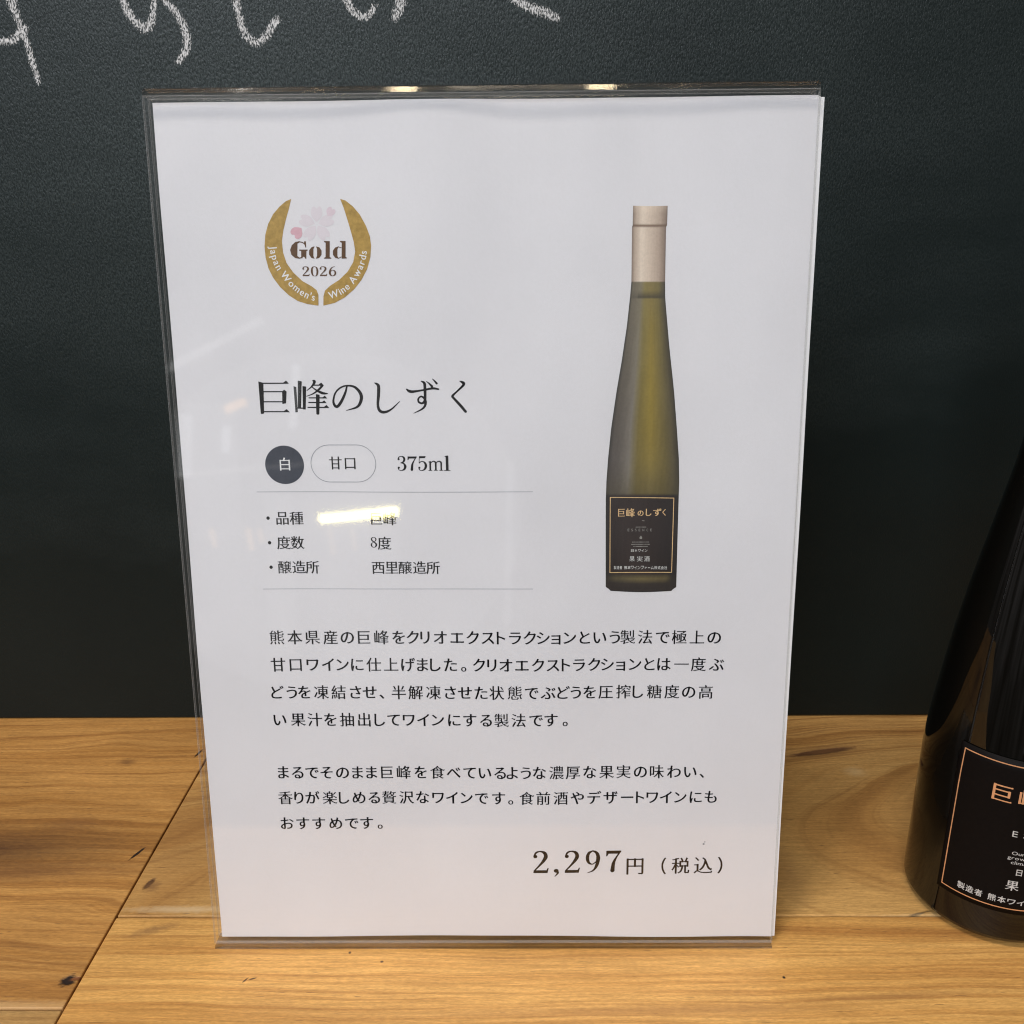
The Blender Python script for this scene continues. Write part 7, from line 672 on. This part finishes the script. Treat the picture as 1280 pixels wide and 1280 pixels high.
board = tag(empty('chalkboard', (0, YD * S, 0)), 'dark green embossed chalkboard with handwritten white chalk strokes', 'chalkboard')
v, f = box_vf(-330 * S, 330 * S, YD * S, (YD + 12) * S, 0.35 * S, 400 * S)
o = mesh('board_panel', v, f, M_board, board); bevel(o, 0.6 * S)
def spline(pts, n=14):
    P = [Vector(p) for p in pts]; Q = [2 * P[0] - P[1]] + P + [2 * P[-1] - P[-2]]; out = []
    for i in range(len(P) - 1):
        a, b, c, d = Q[i:i + 4]
        for k in range(n + (i == len(P) - 2)):
            t = k / n
            out.append(.5 * ((2 * b) + (-a + c) * t + (2 * a - 5 * b + 4 * c - d) * t * t + (-a + 3 * b - 3 * c + d) * t ** 3))
    return out
for si, st in enumerate(CHALK):
    C = spline([(x, z, w * 0.205) for x, z, w in st]); verts = []; faces = []; cov = []
    K = (-1, -.72, -.3, .3, .72, 1); kc = (0.0, .55, 1.0, 1.0, .55, 0.0)
    for i, p in enumerate(C):
        q0, q1 = C[max(i - 1, 0)], C[min(i + 1, len(C) - 1)]
        t = Vector((q1.x - q0.x, q1.y - q0.y)).normalized(); nx, nz = -t.y, t.x
        endf = min(1, (len(C) - 1 - i) / 6)
        for k, c in zip(K, kc):
            h = p.z * .86
            verts.append(((p.x + nx * h * k) * S, (YD - 0.04 - 0.004 * si) * S, (p.y + nz * h * k) * S)); cov.append(c * (0.55 + 0.45 * endf) * 0.92)
        if i:
            b0 = (i - 1) * 6; b1 = i * 6
            faces += [(b0 + j, b0 + j + 1, b1 + j + 1, b1 + j) for j in range(5)]
    o = mesh('chalk_stroke', verts, faces, M_chalk, board)
    at = o.data.attributes.new('cover', 'FLOAT', 'POINT')
    for i, c in enumerate(cov): at.data[i].value = c

# ------------------------------------------------------------------ acrylic sign holder, leaning back
LEAN = math.radians(6.4777); YAW = 0.0005
def sp(u, v, w):
    """sheet plane: u right, v up the sheet, w towards the viewer"""
    y = v * math.sin(LEAN) - w * math.cos(LEAN); z = v * math.cos(LEAN) + w * math.sin(LEAN)
    return ((u - y * YAW) * S, (u * YAW + y) * S, (z + 2) * S)
holder = tag(empty('sign_holder', (0, 0, 0)), 'clear acrylic stand leaning back on the counter around the printed sheet', 'sign holder')
UL, UR = -75.4, 73.3
def slab(name, u0, u1, v0, v1, w0, w1, cut=0.18):
    """flat sheet with chamfered, polished rim"""
    V = []; F = []; mi = []
    for (du, w) in ((0, w0 + cut), (cut, w0), (0, w1 - cut), (cut, w1)):
        V += [sp(u0 + du, v0 + du, w), sp(u1 - du, v0 + du, w), sp(u1 - du, v1 - du, w), sp(u0 + du, v1 - du, w)]
    F = [(7, 6, 5, 4), (12, 13, 14, 15)]; mi = [0, 0]
    for i in range(4):
        j = (i + 1) % 4
        F += [(i, j, 8 + j, 8 + i), (4 + i, 4 + j, j, i), (8 + i, 8 + j, 12 + j, 12 + i)]; mi += [1, 1, 1]
    o = mesh(name, V, F, [M_clear, M_edge], holder)
    for p, m in zip(o.data.polygons, mi): p.material_index = m
    return o
slab('front_panel', UL, UR, -0.5, 211.0, 1.05, 2.15)
slab('back_panel', UL, UR, -0.5, 211.0, -2.15, -1.05)
# rounded fold that joins the two sheets along the top
prof = [(2.15, 211.05), (1.05, 211.05), (-1.05, 211.05), (-2.15, 211.05), (-2.15, 211.3)]
prof += [(-2.15 * math.cos(a), 211.4 + 1.45 * math.sin(a)) for a in [i * math.pi / 28 for i in range(1, 15)]]
prof += [(0.7, 212.82), (1.2, 212.66), (1.45, 212.5), (1.60, 212.35), (2.09, 211.15)]     # the flat bevel towards the viewer
V = []; F = []; n = len(prof)
for k, u in enumerate((UL, UL + .3, UR - .3, UR)):
    s_ = 0.9 if k in (0, 3) else 1
    V += [sp(u, 211.3 + (v - 211.3) * s_, w * s_) for w, v in prof]
for k in range(3):
    F += [(k * n + i, k * n + (i + 1) % n, (k + 1) * n + (i + 1) % n, (k + 1) * n + i) for i in range(n)]
F += [tuple(range(n - 1, -1, -1)), tuple(range(3 * n, 4 * n))]
mesh('top_fold', V, F, M_glass, holder)
# foot: the back sheet turns and lies on the counter behind the sign
y0 = sp(0, 0, -1.6)[1] / S
v, f = box_vf(UL * S, UR * S, (y0 + 1.2) * S, (y0 + 62) * S, 0.15 * S, 1.25 * S)
o = mesh('foot', v, f, [M_clear], holder)
v, f = [], []
y1 = sp(0, -0.5, 2.15)[1] / S
v, f = box_vf(UL * S, UR * S, (y1 - .05) * S, (y0 + 1.1) * S, 0.12 * S, 0.85 * S)
mesh('bottom_lip', v, f, M_glass, holder)

# ------------------------------------------------------------------ paper sheets in the slot
def wave(u, v, s=0.0):
    t = v / 210
    w = 0.85 * math.exp(-((u + 9) / 14) ** 2) * t ** 3 - 0.40 * math.exp(-((u + 40) / 20) ** 2) * t ** 3 - 0.38 * math.exp(-((u - 40) / 16) ** 2) * t ** 3
    w += 0.45 * math.exp(-((u - 2) / 30) ** 2) * (1 - t) ** 4
    w += 0.30 * math.sin(u / 13 + v / 55 + s) + 0.13 * math.sin(u / 7.0 - v / 60 + 1.3 + s) + 0.22 * math.sin(v / 19 + u / 35) + 0.10 * math.sin(v / 9 - u / 14)
    return 0.9 * math.tanh(w / 0.9)
def bottom_edge(u): return 0.75 * math.exp(-((u - 6) / 26) ** 2) + 0.15 * math.exp(-((u + 40) / 14) ** 2)
def sheet(name, mat, u0, u1, v0, v1, dw, tilt, seed, label, cat):
    root_loc = sp(0, 0, 0)
    t = math.radians(tilt); nu, nv = 60, 84; V = []; F = []
    for lay in (0, 1):
        for j in range(nv + 1):
            for i in range(nu + 1):
                u = u0 + (u1 - u0) * i / nu; v = v0 + (v1 - v0) * j / nv
                if v0 >= 0: v = max(v, bottom_edge(u)) if j else bottom_edge(u)
                uu = u * math.cos(t) - v * math.sin(t); vv = v * math.cos(t) + u * math.sin(t)
                V.append(sp(uu, vv, wave(u, v) * (1 if seed == 0 else .85) + dw - 0.08 * lay))
    N = (nu + 1) * (nv + 1); q = lambda i, j: j * (nu + 1) + i
    for j in range(nv):
        for i in range(nu):
            F.append((q(i, j), q(i + 1, j), q(i + 1, j + 1), q(i, j + 1)))
            F.append((N + q(i, j), N + q(i, j + 1), N + q(i + 1, j + 1), N + q(i + 1, j)))
    for i in range(nu):
        F.append((q(i, 0), N + q(i, 0), N + q(i + 1, 0), q(i + 1, 0))); F.append((q(i, nv), q(i + 1, nv), N + q(i + 1, nv), N + q(i, nv)))
    for j in range(nv):
        F.append((q(0, j), q(0, j + 1), N + q(0, j + 1), N + q(0, j))); F.append((q(nu, j), N + q(nu, j), N + q(nu, j + 1), q(nu, j + 1)))
    return V, F
page = tag(empty('printed_sheet', sp(0, 0, 0)), 'white printed sheet with Japanese text, gold award emblem and a bottle picture', 'paper sheet')
V, F = sheet('paper', M_paper, -74, 73.55, 0, 210, 0.0, 0, 0, None, None)
mesh('paper', V, F, M_paper, page, smooth=False)
for (u0, u1, dw, tl, lab) in ((-72.5, 74.05, -0.22, 0.02, 'blank white sheet just behind the printed sheet, its edge showing at the right'),
                              (-72, 74.55, -0.44, -0.10, 'rearmost blank sheet in the holder, poking out furthest at the top right corner')):
    V, F = sheet('paper', M_paper_b, u0, u1, 0.6, 209.8, dw, tl, 1, None, None)
    o = mesh('blank_sheet', V, F, M_paper_b, None, origin=sp(0, 0, 0)); tag(o, lab, 'paper sheet')

def print_mesh(name, loops, m, lift, parent=page, label=None):
    v, f = sliced(*fill(loops), 2.6, True)
    o = mesh(name, [sp(x, y, wave(x, y) + lift) for x, y in v], f, m, parent)
    if label: tag(o, label)
    return o
def circle(cx, cy, r, n=72): return [(cx + r * math.cos(i * 2 * math.pi / n), cy + r * math.sin(i * 2 * math.pi / n)) for i in range(n)]
def pill(x0, x1, yc, h, n=24):
    r = h / 2; q = []
    for i in range(n + 1):
        a = -math.pi / 2 + math.pi * i / n; q.append((x1 - r + r * math.cos(a), yc + r * math.sin(a)))
    for i in range(n + 1):
        a = math.pi / 2 + math.pi * i / n; q.append((x0 + r + r * math.cos(a), yc + r * math.sin(a)))
    return q
print_mesh('title_text', SHAPES['title'], INK['ink'], 0.045)
emblem = print_mesh('award_emblem', SHAPES['laurel_l'] + SHAPES['laurel_r'], INK['gold'], 0.045, label='gold laurel emblem with pink blossom')
for k in range(5): print_mesh('blossom_petal', SHAPES['petal%d' % k], INK['pink_pale'], 0.030 + 0.002 * k, emblem)
print_mesh('blossom_petal', SHAPES['petal_dark'], INK['pink'], 0.042, emblem)
print_mesh('blossom_petal', SHAPES['petal_mid'], INK['pink_mid'], 0.042, emblem)
print_mesh('award_word', SHAPES['gold'], INK['brown'], 0.055, emblem)
disc = print_mesh('colour_disc', [circle(-49.52, 128.42, 4.68)], INK['slate'], 0.045)
print_mesh('sweetness_outline', [pill(-43.2, -27.35, 128.7, 9.15), pill(-43.06, -27.49, 128.7, 8.87)], INK['hairline'], 0.045)
def rule(x0, x1, y0, y1, t=0.11):
    n = 24; top = [(x0 + (x1 - x0) * i / n, y0 + (y1 - y0) * i / n + t / 2) for i in range(n + 1)]
    return [(x, y - t) for x, y in top] + top[::-1]
print_mesh('rule_line', [rule(-56.7, 10.2, 121.85, 121.6)], INK['hairline'], 0.045)
print_mesh('rule_line', [rule(-56.7, 10.15, 97.45, 97.2)], INK['hairline'], 0.045)
print_mesh('paper_speck', [circle(54.6, 27.3, 0.28, 10), circle(54.9, 27.9, 0.18, 8)], INK['hairline'], 0.045)
# the printed photograph of the bottle: flat ink colours on a grid
def lerp(a, b, t): return tuple(x + (y - x) * t for x, y in zip(a, b))
def rampc(t, stops):
    for (p0, c0), (p1, c1) in zip(stops, stops[1:]):
        if t <= p1: return lerp(c0, c1, max(0, (t - p0) / (p1 - p0)))
    return stops[-1][1]
def px_colour(s, y, xl, xr):
    r = random.uniform(-3, 3)
    if y < 296:
        c = rampc(s, [(0, (122, 106, 94)), (.08, (172, 154, 138)), (.28, (216, 200, 182)), (.5, (202, 184, 166)), (.8, (170, 151, 135)), (.95, (134, 116, 102)), (1, (108, 92, 82))])
        if 122 < y < 128: c = lerp(c, (96, 74, 58), .75)
        elif y < 80: c = lerp(c, (232, 214, 192), .25)
    else:
        t = min(1, (y - 296) / 640)
        left = lerp((96, 94, 82), (70, 68, 68), t); hi = lerp((112, 110, 92), (112, 112, 106), min(1, t * 1.6)); mid = lerp((118, 112, 66), (100, 92, 46), t); olive = lerp((112, 104, 62), (128, 116, 46), math.sin(min(1, t) * 3.0))
        c = rampc(s, [(0, (44, 44, 42)), (.05, left), (.16, lerp(left, hi, .25)), (.30, hi), (.42, mid), (.6, olive), (.80, lerp(mid, (80, 74, 42), .4)), (.93, (72, 68, 48)), (1, (46, 44, 36))])
        if 322 <= y <= 346: c = lerp(c, (44, 42, 34), .7 if 335 < y else .25) if s > .22 else lerp(c, (60, 58, 50), .4)
        if y > 850: c = lerp(c, (62, 58, 36), min(.5, (y - 850) / 200))
        if y >= 940 and y <= 1175: c = lerp((22, 18, 18), (38, 29, 27), .5 + .5 * math.sin(s * 4)) if s > .03 and s < .97 else (30, 27, 25)
        elif y > 1175:
            c = rampc(s, [(0, (34, 30, 26)), (.12, (70, 66, 48)), (.5, (94, 88, 56)), (.85, (84, 78, 52)), (.95, (36, 33, 28)), (1, (30, 28, 24))])
            if y > 1196: c = lerp(c, (38, 33, 30), min(1, (y - 1196) / 10))
            if y > 1226: c = (30, 27, 25)
    return lin(*[max(0, min(255, v * k + r)) for v, k in zip(c, (1.06, 1.06, 1.06) if y < 296 else (1.15, 1.09, 1.05))])
V = []; F = []; cols = []; nx = 34
for y, ax, ay, bx, by in PRINTED_BOTTLE:
    for i in range(nx + 1):
        s = i / nx; x = ax + (bx - ax) * s
        bow = 0.35 * math.sin(math.pi * s) if y > 1100 else (-0.2 * math.sin(math.pi * s) if y < 140 else 0)
        vv = ay + (by - ay) * s - bow * (1 if y > 1100 else -1) * (.3 if y < 140 else max(0, min(1, (y - 1100) / 100)))
        V.append(sp(x, vv, wave(x, vv) + 0.045)); cols.append(px_colour(s, y, ax, bx))
for j in range(len(PRINTED_BOTTLE) - 1):
    F += [((j + 1) * (nx + 1) + i, (j + 1) * (nx + 1) + i + 1, j * (nx + 1) + i + 1, j * (nx + 1) + i) for i in range(nx)]
ntp = NT('printed photograph')
at = ntp.new('ShaderNodeAttribute'); at.attribute_name = 'ink_colour'
tcn = ntp.new('ShaderNodeTexCoord')
gr = ntp.noise(ntp.mapping(tcn.outputs['Object'], (1 / S, 1 / S, 1 / S)), 1.6, 3, 0.65)
ntp.link(cmix(ntp, 1.0, at.outputs['Color'], ntp.ramp(gr, [(0.3, (0.93, 0.93, 0.93, 1)), (0.7, (1.06, 1.06, 1.06, 1))]), 'MULTIPLY'), ntp.p.inputs['Base Color'])
ntp.p.inputs['Roughness'].default_value = 0.6
picture = mesh('bottle_picture', V, F, ntp.m, page); tag(picture, 'printed picture of a slim olive green wine bottle')
ca = picture.data.attributes.new('ink_colour', 'FLOAT_COLOR', 'POINT')
for i, c in enumerate(cols): ca.data[i].color = c
def frame(pts, t):
    cx = sum(p[0] for p in pts) / 4; cy = sum(p[1] for p in pts) / 4
    inner = [(x + (t if x < cx else -t), y + (t if y < cy else -t)) for x, y in pts]
    def dens(q): return [(q[i][0] + (q[(i + 1) % 4][0] - q[i][0]) * k / 8, q[i][1] + (q[(i + 1) % 4][1] - q[i][1]) * k / 8) for i in range(4) for k in range(8)]
    return [dens(pts), dens(inner)]
print_mesh('picture_label_frame', frame(PRINTED_LABEL, 0.18), INK['print_gold'], 0.075, picture)
lx = sum(p[0] for p in PRINTED_LABEL) / 4
PL = {p: q for p, q in zip(('tl', 'tr', 'br', 'bl'), PRINTED_LABEL)}
lab_h = PL['tl'][1] - PL['bl'][1]
def lab_y(t): return PL['tl'][1] - lab_h * t
print_mesh('picture_label_drop', [[(lx - .1 + .3 * math.sin(a) * (1 - .5 * math.cos(a)), lab_y(.53) + .42 * math.cos(a)) for a in [i * math.pi / 10 for i in range(20)]]], INK['print_grey'], 0.075, picture)
tiny = []
for t, w, n in ((.395, 2.6, 9), (.592, 4.2, 15), (.622, 4.6, 17), (.650, 3.6, 13)):
    x = lx - .1 - w / 2
    for k in range(n):
        d = w / n * random.uniform(.55, .9)
        tiny.append([(x, lab_y(t) - .1), (x + d, lab_y(t) - .1), (x + d, lab_y(t) + .1), (x, lab_y(t) + .1)]); x += w / n
tiny.append([(lx + .1, lab_y(.305)), (lx + .7, lab_y(.31)), (lx + .7, lab_y(.317)), (lx + .1, lab_y(.313))])
print_mesh('picture_label_small_print', tiny, INK['print_grey'], 0.075, picture)
for (name, m, style, text), numbers in zip(PRINT_LINES, LINE_NUMBERS):
    if len(style) < len(text): style = style[0] * len(text)
    items = [(s + c, *q) for s, c, q in zip(style, text, numbers)]
    par, lift = page, 0.045
    if name.startswith('award'): par, lift = emblem, 0.065
    if name == 'colour_text': par, lift = disc, 0.065
    if name.startswith('printed_label'): par, lift, name = picture, 0.08, 'picture_label_text'
    print_mesh(name, placed(items), INK[m], lift, par)

# ------------------------------------------------------------------ the bottle standing at the right
BX, BY, BR = 140.0, 19.1, 22.0
bottle = tag(empty('wine_bottle', (BX * S, BY * S, 0)), 'glossy black wine bottle with a copper framed black label, cut off by the right edge', 'bottle')
PROF = [(0, 0.15), (10, 0.2), (17, 0.25), (19.2, 0.5), (20.9, 1.5), (21.7, 3), (22, 4.6), (22, 20), (22, 42), (21.85, 47), (21.5, 53), (20.8, 60), (19.9, 68), (18.5, 80), (16.4, 94), (14.3, 106), (12.2, 118), (10.4, 129), (9.3, 140), (8.7, 152), (8.4, 166), (8.4, 178)]
CAPS = [(8.75, 150), (8.75, 176), (8.75, 196), (9.2, 196.6), (9.4, 199), (9.4, 205), (9.0, 206.4), (7, 206.8), (0, 206.9)]
def lathe(name, prof, mat, parent, n=128):
    fine = []
    for (r0, z0), (r1, z1) in zip(prof, prof[1:]):
        k = 1
        fine += [(r0 + (r1 - r0) * i / k, z0 + (z1 - z0) * i / k) for i in range(k)]
    fine.append(prof[-1]); V = []; F = []
    for r, z in fine: V += [((BX + max(r, .02) * math.cos(a)) * S, (BY + max(r, .02) * math.sin(a)) * S, z * S) for a in [i * 2 * math.pi / n for i in range(n)]]
    for j in range(len(fine) - 1): F += [(j * n + i, j * n + (i + 1) % n, (j + 1) * n + (i + 1) % n, (j + 1) * n + i) for i in range(n)]
    return mesh(name, V, F, mat, parent, smooth=True)
def smooth_prof(p, n=6):
    q = spline([(r, z, 0) for r, z in p], n); return [(max(0, v.x), v.y) for v in q]
lathe('glass_body', smooth_prof(PROF), M_bottle, bottle)
lathe('neck_capsule', CAPS, M_capsule, bottle)
AX0 = 3.0                                        # azimuth of the label's middle, degrees from straight ahead
def cyl(az, z, lift):
    a = math.radians(az); r = BR + lift - (0.5 * (max(0, z - 44) / 12) ** 1.6)
    return ((BX + r * math.sin(a)) * S, (BY - r * math.cos(a)) * S, z * S)
def strip(az0, az1, z0, z1, lift, m, name, parent, n=40, zt0=0, zt1=0, nz=8):
    V = []; F = []
    for j in range(nz + 1):
        for i in range(n + 1):
            t = i / n; V.append(cyl(az0 + (az1 - az0) * t, z0 + (z1 - z0) * j / nz, lift))
    for j in range(nz): F += [(j * (n + 1) + i, j * (n + 1) + i + 1, (j + 1) * (n + 1) + i + 1, (j + 1) * (n + 1) + i) for i in range(n)]
    return V, F
V, F = strip(-63, 69, 11.4, 56.4, 0.10, None, None, None, 60, nz=14)
V2, F2 = strip(-63, 69, 11.4, 56.4, 0.02, None, None, None, 60, nz=14)
nb = len(V)
rim = []
for a_, b_ in [(i, i + 1) for i in range(60)]: rim += [(a_, nb + a_, nb + b_, b_)]
top0 = 14 * 61
for a_, b_ in [(top0 + i, top0 + i + 1) for i in range(60)]: rim += [(b_, nb + b_, nb + a_, a_)]
for j in range(14): rim += [(j * 61, (j + 1) * 61, nb + (j + 1) * 61, nb + j * 61), (j * 61 + 60, nb + j * 61 + 60, nb + (j + 1) * 61 + 60, (j + 1) * 61 + 60)]
label = mesh('bottle_label', V + V2, F + [tuple(nb + i for i in reversed(q)) for q in F2] + rim, M_label, bottle, smooth=False)
for p in label.data.polygons: p.use_smooth = p.index < len(F)
V = []; F = []
for (a0, a1, z0, z1, n, nz) in ((-59.5, 65.5, 54.65, 54.95, 60, 1), (-59.5, 65.5, 12.75, 13.05, 60, 1), (-59.9, -59.15, 12.75, 54.95, 1, 14), (65.25, 66.0, 12.75, 54.95, 1, 14)):
    b = len(V); vs, fs = strip(a0, a1, z0, z1, 0.13 if n == 60 else 0.135, None, None, None, n, nz=nz); V += vs; F += [tuple(b + i for i in q) for q in fs]
mesh('label_frame', V, F, M_copper, label, smooth=True)
DEG = 180 / math.pi / BR
def label_text(name, items, m):
    """items: (glyph, azimuth of ink left, ink right, z bottom, z top)"""
    loops = []
    for k, a0, a1, zb, zt in items:
        xs = [p[0] for l in GLYPHS[k] for p in l]; ys = [p[1] for l in GLYPHS[k] for p in l]
        x0, x1, y0, y1 = min(xs), max(xs), min(ys), max(ys)
        for l in GLYPHS[k]: loops.append([(a0 + (px - x0) / (x1 - x0) * (a1 - a0), zb + (py - y0) / (y1 - y0) * (zt - zb)) for px, py in l])
    v, f = sliced(*fill(loops), 1.5)
    mesh(name, [cyl(x, y, 0.13) for x, y in v], f, m, label)
label_text('label_title', [('m巨', -38, -26.2, 44.2, 48.8), ('m峰', -22.5, -8, 44, 49), ('mの', -4, 6, 44.8, 48), ('mし', 11, 20, 44.8, 48.8), ('mず', 24, 38, 44.5, 49), ('mく', 42, 48, 44.5, 48.8)], M_copper)
label_text('label_text', [('s' + c, -22.3 + 6.6 * i, -19.2 + 6.6 * i, 34.9, 36.6) for i, c in enumerate('ESSENCE')], M_white)
def tiny_line(txt, a, z, h):
    it = []
    for c in txt:
        if c != ' ':
            ys = [p[1] for l in GLYPHS['s' + c] for p in l]; xs = [p[0] for l in GLYPHS['s' + c] for p in l]
            e = h / .7; w = (max(xs) - min(xs)) * e * 1.25 * DEG
            it.append(('s' + c, a, a + w, z + (min(ys) - .12) * e, z + (max(ys) - .12) * e)); a += w + .5
        else: a += 1.4
    return it
label_text('label_small_print', tiny_line('Our grapes are', -20.4, 29.6, 1.0) + tiny_line('grown in Kyoho', -22.5, 28.2, 1.0) + tiny_line('climate', -20.0, 26.8, 1.0), M_white)
label_text('label_text', [('b日', -15.8, -12.2, 23.5, 25.4), ('m本', -10.5, -5.5, 23.4, 25.5), ('mワ', -3.5, 1, 23.5, 25.3), ('mイ', 3, 7.5, 23.4, 25.4), ('mン', 9.5, 14, 23.5, 25.3)], M_white)
label_text('label_text', [('m果', -20.6, -12.6, 18.7, 21.7), ('m実', -6, 2, 18.7, 21.7), ('m酒', 8.5, 16.5, 18.7, 21.7)], M_white)
it = []
for i, c in enumerate('製造者'): it.append(('b' + c, -49.0 + 5.6 * i, -44.1 + 5.6 * i, 14.3, 16.4))
for i, c in enumerate('熊本ワインファーム株式会社'):
    a = -29.6 + 5.9 * i
    zb, zt = (15.2, 15.5) if c == 'ー' else (14.4, 16.0) if c in 'ワインフム' else (14.4, 15.6) if c == 'ァ' else (14.3, 16.4)
    it.append(('b' + c, a, a + (5.0 if c != 'ァ' else 4.2), zb, zt))
label_text('label_text', it, M_white)
